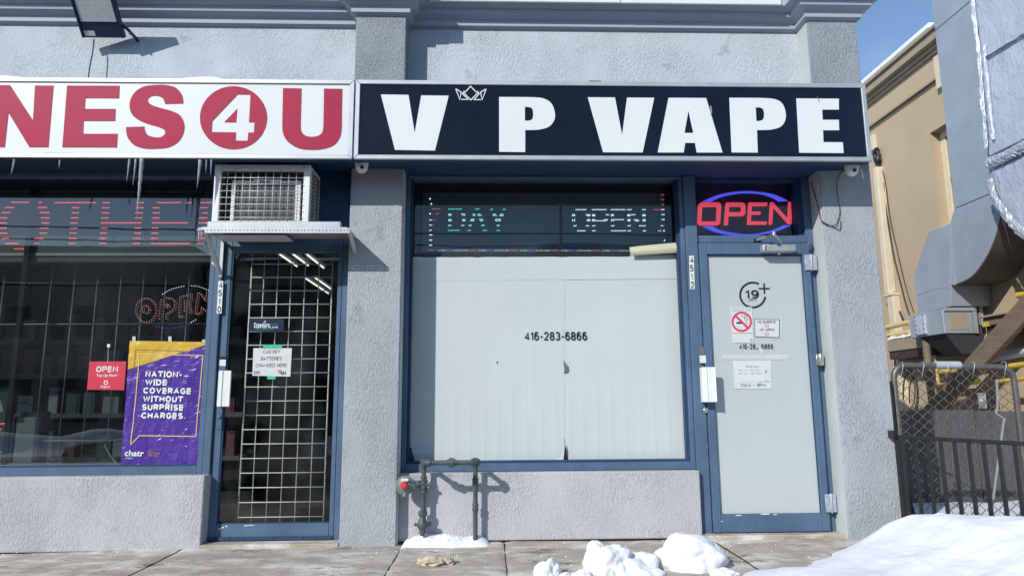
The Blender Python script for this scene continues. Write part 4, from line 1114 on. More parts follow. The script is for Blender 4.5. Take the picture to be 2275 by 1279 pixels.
nl([[(988, 422), (1014, 422), (1155, 580), (1162, 418), (1196, 418), (1190, 628), (1160, 628), (1016, 468), (1006, 632), (976, 632)]], M['neonred'], 'tube_letter')
top_o = curve([(345, 415), (480, 358), (620, 328), (750, 318), (880, 325), (1020, 350), (1155, 408)], 6)
top_i = curve([(1070, 412), (1000, 372), (880, 340), (750, 334), (640, 344), (520, 372), (430, 415)], 6)
nl([top_o + top_i], M['neonblue'], 'tube_arc')
bot_o = curve([(350, 650), (480, 704), (620, 733), (760, 741), (880, 732), (1040, 698), (1182, 640)], 6)
bot_i = curve([(1112, 640), (1010, 686), (880, 716), (760, 724), (640, 712), (520, 690), (440, 650)], 6)
nl([bot_o + bot_i], M['neonblue'], 'tube_arc')
x0, x1, z0, z1 = rect(1657, 507, 1663, 516, 0.247); MB().box(x0, x1, 0.247, 0.249, z0, z1).build('sticker', M['grey'], neo)

# dotted oval OPEN sign hanging behind the left window
OY = 0.26
oval = thing('dotted_open_sign', 'oval OPEN sign of small light dots behind the left window', 'LED sign', (at(390, 680, OY).x, OY, at(390, 730, OY).z))
def O4(p): return zp(p, 280, 560, 6.395)
def dpath(mb, pts, step=36, r=0.0042, off=(0, 0)):
    d_, acc = 0.0, 0.0
    for i in range(len(pts) - 1):
        a, b = Vector(pts[i]), Vector(pts[i + 1]); Ls = (b - a).length
        while acc <= Ls:
            p = a + (b - a) * (acc / Ls) if Ls > 0 else a
            q = at(280 + (p.x + off[0]) / 6.395, 560 + (p.y + off[1]) / 6.395, OY)
            mb.tube_profile(Vector((q.x, OY, q.z)), Vector((0, -1, 0)), [(0, r), (0.002, r * 0.7)], 6)
            acc += step
        acc -= Ls
    return mb
w_, b2, p_ = MB(), MB(), MB()
dpath(w_, curve([(520, 595), (590, 553), (700, 508), (850, 478)], 4)); dpath(w_, curve([(930, 478), (1040, 490), (1150, 535), (1230, 575)], 4)); dpath(w_, [(925, 997), (995, 955)])
dpath(b2, curve([(430, 1050), (540, 1075), (625, 1080), (740, 1068), (820, 1047)], 4), 39)
for off in ((0, 0), (28, 12)):  # second, smaller set of dots draws the letters' reflection in the glass
    r_ = 0.0042 if off == (0, 0) else 0.003
    dpath(p_, arc(280, 822, 145, 170, 0, 360, 40), 38, r_, off)
    dpath(p_, arc(278, 810, 46, 56, 0, 360, 16), 34, r_, off)
    dpath(p_, [(470, 945), (480, 800), (490, 680), (525, 665)], 40, r_, off); dpath(p_, [(580, 650), (640, 655), (690, 690), (690, 780), (650, 835), (570, 870), (570, 945), (555, 975)], 34, r_, off); dpath(p_, [(565, 780), (570, 730), (600, 745), (590, 780)], 30, r_, off)
    dpath(p_, [(860, 608), (765, 635), (755, 780), (748, 925), (830, 900)], 40, r_, off); dpath(p_, [(830, 835), (830, 690), (860, 680)], 36, r_, off); dpath(p_, [(915, 590), (920, 665), (895, 720), (905, 800), (925, 840), (885, 885)], 36, r_, off)
    dpath(p_, [(985, 870), (990, 780), (1005, 690), (1020, 575), (1055, 580), (1120, 690), (1145, 575)], 36, r_, off); dpath(p_, [(1215, 615), (1220, 740), (1225, 830), (1150, 855), (1070, 780), (1060, 860), (990, 875)], 36, r_, off)
w_.build('lit_dots', M['ledwhite'], oval); b2.build('lit_dots', M['ledblue'], oval); p_.build('lit_dots', M['ledpink'], oval)
MB().box(at(305, 680, OY).x, at(477, 680, OY).x, OY + 0.003, OY + 0.008, at(390, 733, OY).z, at(390, 630, OY).z).build('backing', M['acrylic'], oval)

# ================================================================== LEFT WINDOW: grid, shelves, goods
gr = thing('security_grille', 'dark wire security grille standing behind the left window', 'grille', (-3.0, 0.34, 0.52))
for px in (12, 117, 168, 219, 271, 321, 371, 422, 470):
    x = at(px, 600, 0.34).x
    MB().tube([(x, 0.34, 0.52), (x, 0.34, 1.87)], 0.0048, 6).build('upright_wire', M['alu_dull'], gr, smooth=True)
for k in range(5):
    x = at(12, 600, 0.34).x - 0.165 * (k + 1)
    MB().tube([(x, 0.34, 0.52), (x, 0.34, 1.87)], 0.0048, 6).build('upright_wire', M['alu_dull'], gr, smooth=True)
for py in (573, 720, 978):
    z = at(200, py, 0.34).z
    MB().tube([(-4.3, 0.333, z), (-1.93, 0.333, z)], 0.0055, 6).build('cross_wire', M['alu_dull'], gr, smooth=True)
rack = thing('display_rack', 'dark display rack with goods behind the left window', 'display rack', (-3.2, 1.5, 0.02))
MB().box(-5.2, -2.05, 1.60, 1.64, 0.021, 1.95).build('back_panel', M['bulkhead'], rack)
for z in (0.45, 0.80, 1.12, 1.40):
    MB().box(-5.2, -2.05, 1.25, 1.598, z, z + 0.02).build('shelf', M['counter'], rack)
    MB().box(-5.2, -2.05, 1.243, 1.2495, z - 0.01, z + 0.028).build('price_rail', M['grey'], rack)
i = 0
pm = [MB().box(-0.05, 0.05, -0.05, 0.05, 0, 0.20).mesh('package', m_, False, None) for m_ in M['pack']]
names = ['grey', 'dark green', 'dark red', 'dark blue']
for z in (0.471, 0.821, 1.141, 1.421):
    x = -4.7
    while x < -2.15:
        k = random.randrange(4)
        o = bpy.data.objects.new('package', pm[k]); COL.objects.link(o)
        o.location = (x, 1.36 + random.uniform(-0.03, 0.03), z); o.rotation_euler = (0, 0, random.uniform(-0.15, 0.15))
        o.scale = (random.uniform(0.7, 1.3), 0.8, random.uniform(0.6, 1.15))
        tag(o, names[k] + ' package standing on the dark rack behind the left window', 'package', 'packages on the dark display rack')
        x += random.uniform(0.13, 0.24)
MB().box(at(280, 700, 0.9).x, at(297, 700, 0.9).x, 0.9, 0.905, at(280, 724, 0.9).z, at(280, 719, 0.9).z)
x0, x1, z0, z1 = rect(274, 718, 293, 722, 1.24)
tag(MB().box(x0, x1, 1.236, 1.2425, z0, z1).build('shelf_tag', M['white']), 'small white tag on the dark rack behind the left window', 'shelf tag')
x0, x1, z0, z1 = rect(-40, 925, 25, 1035, 0.30)
ml = thing('small_led_display', 'small dark display with red and green dots at the bottom left of the window', 'LED sign', ((x0 + x1) / 2, 0.33, z0))
MB().box(x0, x1, 0.303, 0.36, z0, z1).build('panel', M['led_face'], ml)
dots(MB(), [(430, 0, 96), (495, 0, 12), (560, 45, 60)], 0, 860, 5.33, 0.3015, 2.75, 0.003, 0.004).build('lit_dots', M['ledred'], ml)
dots(MB(), [(768, 0, 20), (768, 80, 100), (835, 0, 20), (835, 85, 95)], 0, 860, 5.33, 0.3015, 2.75, 0.003, 0.004).build('lit_dots', M['ledgreen'], ml)
x0, x1, z0, z1 = rect(35, 927, 82, 1028, 0.32)
ms = thing('mesh_stand', 'grey mesh panel stand in the left window', 'stand', ((x0 + x1) / 2, 0.34, z0))
mm = MB()
for k in range(18):
    x = x0 + (x1 - x0) * k / 17; mm.box(x - 0.0018, x + 0.0018, 0.318, 0.321, z0, z1)
for k in range(30):
    z = z0 + (z1 - z0) * k / 29; mm.box(x0, x1, 0.3215, 0.3245, z - 0.0018, z + 0.0018)
o = mm.build('mesh', M['offwhite'], ms); o['kind'] = 'stuff'
MB().box(x0, x1 + 0.05, 0.345, 0.36, z0 - 0.03, z1 + 0.04).build('back', M['bulkhead'], ms)
MB().box(x1 + 0.002, x1 + 0.012, 0.318, 0.344, z0, z1).build('edge', M['grey'], ms)
P = [(28, 900), (50, 893), (72, 900), (95, 912)]
h = MB().tube([at(x, y, 0.29) for x, y in curve(P, 4)], 0.005, 6)
h.tube([at(x, y, 0.29) for x, y in arc(51, 891, 3.5, 3.5, -80, 200, 10)], 0.0016, 5)
tag(h.build('coat_hanger', M['dark'], smooth=True), 'black clothes hanger hanging in the left window', 'hanger')
P1 = [(233, 988), (240, 1002), (252, 1020), (268, 1034), (285, 1042)]
tag(MB().tube([at(x, y, 0.22) for x, y in curve(P1, 5)], 0.005, 6).tube([at(x + 4, y + 6, 0.23) for x, y in curve(P1[1:], 5)], 0.004, 6).build('white_cable', M['whitecable'], smooth=True), 'white cable curving down beside the purple poster', 'cable')
tag(MB().prism([pxloop([(-8, 885), (1, 889), (8, 914), (-8, 913)], 0.22)], 0.22, 0.222).build('paper_corner', M['sheet']), 'corner of a white paper at the left edge of the window', 'paper')

# ---- red card -----------------------------------------------------------
CYY = 0.1585
def card(loop, Y, t=0.0015): return MB().prism([pxloop(loop, Y)], Y, Y + t)
rc = thing('red_card', 'red card with OPEN Top Up Now hung in the left window', 'card', (at(236, 835, CYY).x, CYY, at(236, 866, CYY).z))
card([(199, 802.5), (280.5, 802.5), (275.5, 866), (193.5, 865)], CYY - 0.001).build('card', M['cardred'], rc)
for s, q, bo in (('OPEN', (213.5, 813, 262, 826), 0.035), ('Top Up Now!', (214, 830, 260, 838), 0.02), ('Digicel', (224, 856, 244, 862), 0.02)):
    text(MB(), s, px4(*q, CYY - 0.0016), bo).build('lettering', M['lettwhite'], rc)
pxstroke(MB(), arc(235, 850, 4, 3.6, 0, 360, 20)[:-1], 1.8, CYY - 0.0016, closed=True).quad(*[Vector((x, CYY - 0.0016, z)) for x, z in pxloop([(231.5, 844), (233.5, 844), (233.5, 846), (231.5, 846)], CYY)]).quad(*[Vector((x, CYY - 0.0016, z)) for x, z in pxloop([(236.5, 844), (238.5, 844), (238.5, 846), (236.5, 846)], CYY)]).build('emblem', M['lettwhite'], rc)
MB().tube([at(241, 768, CYY - 0.002), at(239.5, 806, CYY - 0.002)], 0.0014, 5).build('hanger_string', M['whitecable'], rc)
card([(238, 764), (244.5, 764), (244, 771), (238, 771)], CYY - 0.002).build('hook', M['white'], rc)

# ---- purple poster ------------------------------------------------------
PY = 0.1545
E8 = lambda p: zp(p, 260, 740, 4.1273)
pc = E8([(124, 70), (870, 82), (812, 1212), (38, 1212)])
tl, tr_, br, bl = [Vector((a, 0, b)) for a, b in pxloop(pc, PY)]
def pos(u, v):
    p = (tl * (1 - u) + tr_ * u) * (1 - v) + (bl * (1 - u) + br * u) * v
    e = min(u, 1 - u, v, 1 - v) * 12
    p.x += 0.003 * noise.noise(Vector((v * 9, u * 1.2, 1))) * (1 if min(u, 1 - u) < 0.02 else 0)
    p.y = PY - 0.0075 - 0.0045 * noise.noise(Vector((u * 4 + v * 3, v * 8 - u * 5, 0))) - 0.0022 * noise.noise(Vector((u * 13 + v * 9, v * 15, 2)))
    return p
def proj(px, py):            # photo point carried on to the wrinkled sheet
    x, z = pxloop([(px, py)], PY)[0]
    v = (tl.z - z) / (tl.z - bl.z); xl = tl.x + (bl.x - tl.x) * v; xr = tr_.x + (br.x - tr_.x) * v
    u = (x - xl) / (xr - xl)
    return u, v
post = thing('poster', 'purple and yellow poster about nationwide coverage taped in the left window', 'poster', (at(365, 900, PY).x, PY, bl.z))
NX, NZ = 40, 56
sh = MB(); sh.v = [tuple(pos(i / NX, j / NZ)) for j in range(NZ + 1) for i in range(NX + 1)]
cut = lambda u: max(0.0, 0.235 * (1 - u) + 0.008 * u)
gold, purp = [], []
# purple sheet and the gold field share the same wrinkles
for j in range(NZ):
    for i in range(NX):
        purp.append((j * (NX + 1) + i, j * (NX + 1) + i + 1, (j + 1) * (NX + 1) + i + 1, (j + 1) * (NX + 1) + i))
sh.f = purp
sheet = sh.build('sheet', M['purple'], post, smooth=True)
g = MB()
for i in range(NX):
    for j in range(14):
        q = []
        for (ii, jj) in ((i, j), (i + 1, j), (i + 1, j + 1), (i, j + 1)):
            u = ii / NX; p = pos(u, cut(u) * jj / 14); p.y -= 0.0012; q.append(p)
        g.quad(*q)
g.build('gold_field', M['gold'], post, smooth=True)
def on_sheet(mb, loop, lift, w):
    pts = [proj(*p) for p in loop]
    dense = []
    for a, b in zip(pts[:-1], pts[1:]):
        n = max(2, int(max(abs(a[0] - b[0]) * 30, abs(a[1] - b[1]) * 40)))
        dense += [(a[0] + (b[0] - a[0]) * k / n, a[1] + (b[1] - a[1]) * k / n) for k in range(n)]
    dense.append(pts[-1])
    P = [pos(u, v) for u, v in dense]
    tmp = MB(); stroke(tmp, [(p.x, p.z) for p in P], w, 0)
    for f in tmp.f:
        q = []
        for k in f:
            x, _, z = tmp.v[k]
            n_ = min(P, key=lambda p: (p.x - x) ** 2 + (p.z - z) ** 2)
            q.append(Vector((x, n_.y - lift, z)))
        mb.quad(*q)
    return mb
on_sheet(MB(), E8([(205, 300), (200, 190), (540, 190), (795, 192), (728, 935), (213, 935), (133, 1018), (185, 520), (203, 300)]), 0.0030, 0.0070).build('frame_line', M['goldline'], post)
on_sheet(MB(), E8([(162, 320), (178, 150), (420, 150), (665, 158)]), 0.0030, 0.006).build('frame_line', M['golddim'], post)
def sheet_text(s, box, m_, bold):
    x0, y0, x1, y1 = box
    tmp = MB(); text(tmp, s, [Vector((0, 0, 0)), Vector((1, 0, 0)), Vector((1, 0, 1)), Vector((0, 0, 1))], bold)
    mb = MB()
    for (u, l, v) in tmp.v:
        pu, pv = proj(260 + (x0 + (x1 - x0) * u + (1 - v) * -4) / 4.1273, 740 + (y1 - (y1 - y0) * v) / 4.1273)
        p = pos(pu, pv); p.y -= 0.0055 - l; mb.v.append(tuple(p))
    mb.f = tmp.f
    mb.build('lettering', m_, post)
for s, box in (('NATION-', (270, 340, 602, 400)), ('WIDE', (268, 417, 470, 474)), ('COVERAGE', (252, 492, 688, 550)), ('WITHOUT', (250, 568, 615, 626)), ('SURPRISE', (240, 644, 618, 702)), ('CHARGES.', (235, 720, 636, 778))):
    sheet_text(s, box, M['lettwhite'], 0.062)
sheet_text('chatr', (82, 1068, 258, 1124), M['lettwhite'], 0.03)
sheet_text('MOBILE', (86, 1134, 155, 1148), M['lettwhite'], 0.0)
for k, s in enumerate(('NOW,', 'YOU MAKE', 'THE CALL.')):
    sheet_text(s, (290, 1066 + 21 * k, (345, 405, 398)[k], 1081 + 21 * k), M['orange'], 0.02)
for px, py in ((297, 752), (377, 752), (452, 759)):
    card([(px - 3, py - 5), (px + 4, py - 5), (px + 4, py + 6), (px - 3, py + 6)], PY - 0.006, 0.0008).build('tape', M['tape'], post)

# ================================================================== RIGHT WINDOW PAPER
WY = 0.2620
wp = thing('window_covering', 'white paper sheets covering the big right window', 'window paper', (0.38, WY, 0.50))
def wpaper(outline, Y, name, m_, ripple=0.0016, res=0.0125, amp=0.0006, curl=None):
    """a sheet cut to an outline, gently rippled"""
    lp = pxloop(outline, Y)
    xs = [p[0] for p in lp]; zs = [p[1] for p in lp]
    bm = bmesh.new()
    vs_ = [bm.verts.new((x, 0, z)) for x, z in lp]
    tris = tessellate_polygon([[Vector((x, z, 0)) for x, z in lp]])
    for t in tris:
        try: bm.faces.new([vs_[i] for i in t])
        except ValueError: pass
    x = min(xs) + res
    while x < max(xs):
        bmesh.ops.bisect_plane(bm, geom=bm.verts[:] + bm.edges[:] + bm.faces[:], plane_co=(x, 0, 0), plane_no=(1, 0, 0)); x += res
    z = min(zs) + res * 1.6
    while z < max(zs):
        bmesh.ops.bisect_plane(bm, geom=bm.verts[:] + bm.edges[:] + bm.faces[:], plane_co=(0, 0, z), plane_no=(0, 0, 1)); z += res * 1.6
    for v in bm.verts:
        X, Z = v.co.x, v.co.z
        low = max(0.12, min(1, (1.25 - Z) / 0.45))
        y = Y - 0.0005 + amp * 1.4 * noise.noise(Vector((X * 1.6, Z * 1.8, 3))) + amp * 0.8 * noise.noise(Vector((X * 7, Z * 3, 8)))
        y += ripple * low * (1 - math.exp(-(((X * 10.1 + 0.08 * noise.noise(Vector((X * 3, Z, 0)))) % 1.0 - 0.5) / 0.10) ** 2)) - ripple * low * 0.6
        if curl: y += curl(X, Z)
        v.co.y = max(y, GW + 0.0068) if not (curl and curl(X, Z) < -0.001) else y
    me_ = MB(); bm.verts.index_update()
    me_.v = [tuple(v.co) for v in bm.verts]; me_.f = [tuple(v.index for v in f.verts) for f in bm.faces]
    bm.free()
    return me_.build(name, m_, wp, smooth=True)
jag = lambda a, b, n, s, seed: [(a[0] + (b[0] - a[0]) * i / n + s * noise.noise(Vector((i * 1.7, seed, 0))), a[1] + (b[1] - a[1]) * i / n + s * noise.noise(Vector((i * 1.3, seed, 5)))) for i in range(n + 1)]
wpaper(jag((909, 612), (1254, 612), 8, 0, 1) + [(1253.5, 800), (1259, 806), (1258, 824), (1254, 826)] + jag((1254, 982), (1253, 1022), 3, 1, 2) + jag((1235, 1024), (1076, 1026), 10, 1.2, 3) + [(1000, 1027), (916, 1029)] + [(921, 1020), (914, 1008), (915, 996), (904, 991)] + [(905, 850)], WY, 'paper_sheet', M['paper'])
wpaper([(1250, 612), (1524, 612), (1530, 780), (1531, 850), (1536, 1020)] + jag((1534, 1021), (1262, 1025), 12, 1.2, 5) + [(1257, 1000), (1255, 975)] + [(1250, 960)], WY + 0.0016, 'paper_sheet', M['paper'])
wpaper([(911, 571.5)] + jag((911, 571.5), (1400, 570), 26, 1.4, 6) + [(1400, 566), (1519, 566), (1522, 619)] + jag((1522, 619), (908, 624), 20, 0.8, 7), WY - 0.0012, 'top_strip', M['paper2'], ripple=0)
# glossy strip peeling at the right edge, edge flap torn open at the bottom centre, folded yellow flap above
wpaper([(1505, 621), (1525, 621), (1531, 790), (1534, 900), (1537, 1020), (1516, 1020), (1513, 940), (1516, 880), (1510, 800)], WY - 0.0018, 'edge_strip', M['sheet'], ripple=0, amp=0.0012)
fl_ = MB()
Fp = [(1255, 982), (1252, 1000), (1246, 1014), (1228, 1022), (1252, 1023)]
fl_.prism([pxloop(Fp, 0.235)], 0.2350, 0.2356); fl_.build('torn_flap', M['sheet'], wp)
MB().prism([pxloop([(1255, 985), (1259, 1000), (1258, 1024), (1252, 1024), (1253, 1010)], 0.247)], 0.2465, 0.2475).build('tear', M['dark'], wp)
MB().prism([pxloop([(1251, 798), (1254, 806), (1260, 810), (1261, 823), (1252, 826)], 0.247)], 0.2465, 0.2475).build('tear', M['grey'], wp)
MB().prism([pxloop([(1249, 798), (1251, 798), (1254, 824), (1250, 827)], 0.246)], 0.2455, 0.2460).build('torn_edge', M['sheet'], wp)
MB().prism([pxloop([(1098, 799), (1104, 798), (1101, 806)], 0.247)], 0.2468, 0.2475).build('torn_edge', M['sheet'], wp)
MB().prism([pxloop([(904, 991), (914, 993), (916, 1006), (921, 1016), (914, 1028), (903, 1026)], 0.247)], 0.2468, 0.2475).build('tear', M['bluedark'], wp)
yf = MB()
T_ = [(1398, 549), (1420, 546.5), (1460, 543), (1518, 538)]
B_ = [(1399, 568), (1421, 567), (1461, 565), (1519, 562)]
rows = 7
for i in range(4):
    for k in range(rows + 1):
        f = k / rows
        p = at(T_[i][0] + (B_[i][0] - T_[i][0]) * f, T_[i][1] + (B_[i][1] - T_[i][1]) * f, 0.235)
        p.y = 0.243 - 0.030 * sin(pi * min(1, f * 0.75 + 0.05)) - 0.004 * i
        yf.v.append(tuple(p))
for i in range(3):
    for k in range(rows): yf.f.append((i * (rows + 1) + k, i * (rows + 1) + k + 1, (i + 1) * (rows + 1) + k + 1, (i + 1) * (rows + 1) + k))
yf.build('folded_flap', M['yellowed'], wp, smooth=True)
DY = 0.2578
text(MB(), '416-283-6866', px4(1165, 736.5, 1304, 756, DY), 0.026).build('phone_number', M['black'], wp)
x0, x1, z0, z1 = rect(1522, 783, 1529, 838, 0.247)
MB().prism([[(x0, z1), (x1 - 0.004, z1), (x1 - 0.003, z0 + 0.09), (x1, z0 + 0.05), (x1 - 0.004, z0), (x0 + 0.004, z0 + 0.01), (x0 + 0.002, z0 + 0.10)]], 0.2465, 0.2475).build('tear', M['grey'], wp)

# ================================================================== NUMBER PLATES
def number_plate(digits, y0, y1, xt, xb, w, Y, label):
    t = thing('number_plate', label, 'number plate', (at((xt + xb) / 2 + w / 2, y0, Y).x, Y, at(xt, y1, Y).z))
    card([(xt, y0), (xt + w, y0), (xb + w, y1), (xb, y1)], Y - 0.003, 0.0025).build('plate', M['plate'], t)
    n = len(digits)
    for k, ch in enumerate(digits):
        f0, f1 = (k + 0.10) / n, (k + 0.90) / n
        xx = xt + (xb - xt) * (k + 0.5) / n
        text(MB(), ch, px4(xx + (1.5 if ch != '1' else 3.4), y0 + (y1 - y0) * f0, xx + w - (1.5 if ch != '1' else 4.0), y0 + (y1 - y0) * f1, Y - 0.0036), 0.03).build('digit', M['black'], t)
number_plate('4510', 624, 696, 485, 481, 11, 0.085, 'white number plate 4510 on the post of the glass door')
number_plate('4512', 568, 642, 1531, 1533, 10.5, 0.132, 'white number plate 4512 on the post of the white door')

# ================================================================== PAPERS ON THE LEFT DOOR
QY = 0.1285
pn = thing('paper_notice', 'white paper notice about car key batteries with green tape', 'notice', (at(605, 805, QY).x, QY, at(605, 837, QY).z))
card([(563, 773), (648.5, 773), (645, 836), (560.5, 834)], QY - 0.001, 0.0008).build('sheet', M['sheet'], pn)
for s, q in (('CAR KEY', (585, 777, 622, 785.5)), ('BATTERIES', (580, 792, 626, 800)), ('CHANGED HERE', (568, 807, 637, 815))):
    text(MB(), s, px4(*q, QY - 0.0016), 0.01).build('lettering', M['black'], pn)
ic = MB()
for cx, cy in ((567, 827.5), (574, 826.5)): pxstroke(ic, arc(cx, cy, 2.6, 2.8, 0, 360, 10)[:-1], 1.4, QY - 0.0016, closed=True)
for cx, cy, r in ((622, 825, 3), (627, 829, 2.2), (632, 828, 3)): pxstroke(ic, arc(cx, cy, r, r, 0, 360, 10)[:-1], 1.8, QY - 0.0016, closed=True)
ic.build('key_drawings', M['black'], pn)
card([(585, 765), (626, 765), (628, 774), (584, 774)], QY - 0.002, 0.0008).build('tape', M['greentape'], pn)
card([(593, 835), (613, 835), (612, 842), (594, 842)], QY - 0.0005, 0.0008).build('tape', M['greentape'], pn)
st = thing('door_sticker', 'dark sticker advertising prepaid plans on the glass door', 'sticker', (at(592, 722, QY).x, QY, at(592, 737, QY).z))
card([(554, 706.5), (631, 708), (630, 737), (552, 736)], QY, 0.001).build('sticker', M['stickernavy'], st)
text(MB(), 'Freedom', px4(564.5, 716.5, 599, 725, QY - 0.001), 0.02).build('lettering', M['lettwhite'], st)
text(MB(), 'mobile', px4(600, 718, 617, 722, QY - 0.001), 0.0).build('lettering', M['stickerblue'], st)
text(MB(), 'PREPAID PLANS', px4(564.5, 724.5, 617, 729, QY - 0.001), 0.05).build('lettering', M['lettwhite'], st)
text(MB(), 'AUTHORIZED RETAILER', px4(565, 730.5, 607, 733.5, QY - 0.001), 0.0).build('lettering', M['stickerblue'], st)
pxstroke(pxstroke(MB(), [(586.5, 713), (590, 717)], 1.6, QY - 0.001), [(590.5, 712), (588, 716.5)], 1.3, QY - 0.001).build('emblem', M['lettwhite'], st)
ss = thing('small_sticker', 'small black and white sticker on the glass door frame', 'sticker', (at(495, 803, 0.104).x, 0.104, at(495, 813, 0.104).z))
card([(488, 792), (502, 792), (502, 798), (488, 798)], 0.103, 0.001).build('band', M['stickernavy'], ss)
card([(488, 798.3), (502, 798.3), (501, 813), (487, 812)], 0.103, 0.001).build('body', M['plate'], ss)

# ================================================================== PAPERS ON THE RIGHT DOOR
VY = 0.1398
ag = thing('age_sign', 'black 19+ years decal printed on the white door', 'decal', (at(1676, 655, VY).x, VY, at(1676, 682, VY).z))
a_ = MB()
cx, cy = 1672.5, 655
pxstroke(a_, arc(cx, cy, 28, 27.5, 62, 360 + -8, 60), 4.3, VY, 0.0005)
a_.build('ring', M['black'], ag)
pxstroke(pxstroke(MB(), [(1697.5, 629), (1698.5, 652.5)], 3.6, VY, 0.0005), [(1686, 640.8), (1710, 641)], 3.6, VY - 0.0002, 0.0005).build('plus', M['black'], ag)
text(MB(), '19', px4(1656, 644, 1686, 663, VY - 0.0004), 0.03).build('lettering', M['black'], ag)
text(MB(), 'years', px4(1663, 662.5, 1680, 670.5, VY - 0.0004), 0.0).build('lettering', M['grey'], ag)
ns = thing('no_smoking_sign', 'white no smoking sheet with a red prohibition ring on the white door', 'notice', (at(1648, 720, VY).x, VY, at(1648, 762, VY).z))
card([(1622, 681), (1671, 682), (1674, 760), (1627, 762)], VY - 0.0016, 0.0008).build('sheet', M['sheet'], ns)
NSY = VY - 0.0022
pxstroke(MB(), arc(1648, 714.5, 20.3, 20.3, 0, 360, 48)[:-1], 4.6, NSY, closed=True).build('ring', M['ringred'], ns)
pxstroke(MB(), [(1634, 701), (1662, 728.5)], 4.8, NSY - 0.0004).build('slash', M['ringred'], ns)
card([(1636, 715), (1647, 715), (1651, 719), (1636, 719)], NSY + 0.0002, 0.0002).build('cigarette', M['black'], ns)
card([(1658, 715), (1659.5, 715), (1659.5, 719), (1658, 719)], NSY + 0.0002, 0.0002).build('cigarette_tip', M['black'], ns)
pxstroke(pxstroke(MB(), curve([(1660, 713), (1654, 708), (1655, 704), (1649, 702), (1648, 699)], 4), 1.0, NSY + 0.0001), curve([(1663, 711), (1658, 706), (1659, 702), (1653, 699)], 4), 1.0, NSY + 0.0001).build('smoke_lines', M['black'], ns)
text(MB(), 'No Smoking within 9 metres', px4(1625, 683.5, 1669, 686.5, NSY), 0.0).build('lettering', M['grey'], ns)
text(MB(), 'of Building Entrance or Exit', px4(1626, 688, 1669, 691.5, NSY), 0.0).build('lettering', M['grey'], ns)
pxstroke(MB(), [(1628, 739.5), (1672, 740)], 1.0, NSY).build('rule_line', M['grey'], ns)
pxstroke(MB(), arc(1669, 755, 2.2, 2.2, 0, 360, 10)[:-1], 1.2, NSY, closed=True).build('stamp', M['ringred'], ns)
nv_ = thing('no_vaping_sign', 'small white card reading NO SMOKING NO VAPING on the white door', 'notice', (at(1704, 730, VY).x, VY, at(1704, 750, VY).z))
card([(1676, 708), (1732.5, 709.5), (1731.5, 750), (1677, 748)], VY - 0.0024, 0.0004).build('border', M['grey'], nv_)
card([(1677.2, 709.4), (1731.2, 710.8), (1730.2, 748.6), (1678.2, 746.8)], VY - 0.0028, 0.0003).build('sheet', M['sheet'], nv_)
text(MB(), 'NO SMOKING', px4(1683, 711.5, 1723, 718, VY - 0.0034), 0.03).build('lettering', M['black'], nv_)
text(MB(), 'NO VAPING', px4(1688, 729, 1720, 735.5, VY - 0.0034), 0.03).build('lettering', M['black'], nv_)
pk = MB()
for cx, cy in ((1704, 723.5), (1704, 742)): pxstroke(pk, arc(cx, cy, 4.5, 3.6, 0, 360, 14)[:-1], 0.9, VY - 0.0034, closed=True); pxstroke(pk, [(cx - 3, cy), (cx + 3, cy + 1)], 0.9, VY - 0.0034)
pk.build('ring', M['ringred'], nv_)
dp = tag(text(MB(), '416-283-6866', px4(1642, 763.5, 1718, 775.5, VY - 0.0002), 0.03).build('phone_number', M['black']), 'black phone number lettering on the white door below the notices', 'lettering')
hs = thing('hours_sign', 'white paper with opening hours 11AM - 9PM on the white door', 'notice', (at(1672, 830, VY).x, VY, at(1672, 864, VY).z))
card([(1628, 800), (1713, 800), (1714, 863), (1632, 863)], VY - 0.0012, 0.0006).build('sheet', M['sheet'], hs)
card([(1634, 806), (1698, 806), (1700, 846), (1636, 849)], VY - 0.0020, 0.0005).build('overlay', M['paper2'], hs)
text(MB(), '11AM - 9PM', px4(1645, 851, 1702, 859, VY - 0.0018), 0.01).build('lettering', M['black'], hs)
for s, q in (('Winter hours', (1657, 811, 1686, 816)), ('Mon - Fri - 1:00 - 9pm', (1641, 820, 1688, 824.5)), ('Sat - Sun - 1:00 - 8 pm', (1642, 827, 1692, 831.5))):
    text(MB(), s, px4(*q, VY - 0.0026), 0.0).build('handwriting', M['grey'], hs)
text(MB(), 'y', px4(1699, 822, 1705, 830, VY - 0.0018), 0.0).build('lettering', M['grey'], hs)
text(MB(), 'Saturday - Sunday', px4(1640, 844, 1711, 849.5, VY - 0.0016), 0.0).build('lettering', M['grey'], hs)
tag(card([(1603, 787), (1753, 787), (1752, 798), (1604, 798)], VY - 0.0004, 0.0003).build('tape_strip', M['tape']), 'long strip of clear tape across the white door', 'tape')
tag(card([(1733, 700), (1739, 696), (1738, 752), (1712, 755), (1712, 752), (1734, 750)], VY - 0.0004, 0.0003).build('tape_strip', M['tape']), 'old clear tape left at the right edge of the no vaping card', 'tape')
tag(card([(1676, 760), (1683, 765), (1698, 778), (1696, 787), (1690, 790), (1688, 778)], VY - 0.0008, 0.0003).build('tape_strip', M['tape']), 'crumpled clear tape hanging down over the door phone number', 'tape')
s2 = thing('small_sticker', 'small dark and white sticker on the white door frame', 'sticker', (at(1561, 790, 0.117).x, 0.117, at(1561, 806, 0.117).z))
card([(1553, 770), (1565, 770), (1566, 788), (1554, 788)], 0.116, 0.001).build('band', M['grey'], s2)
card([(1554, 789), (1568, 789), (1569, 806), (1555, 806)], 0.116, 0.001).build('body', M['plate'], s2)

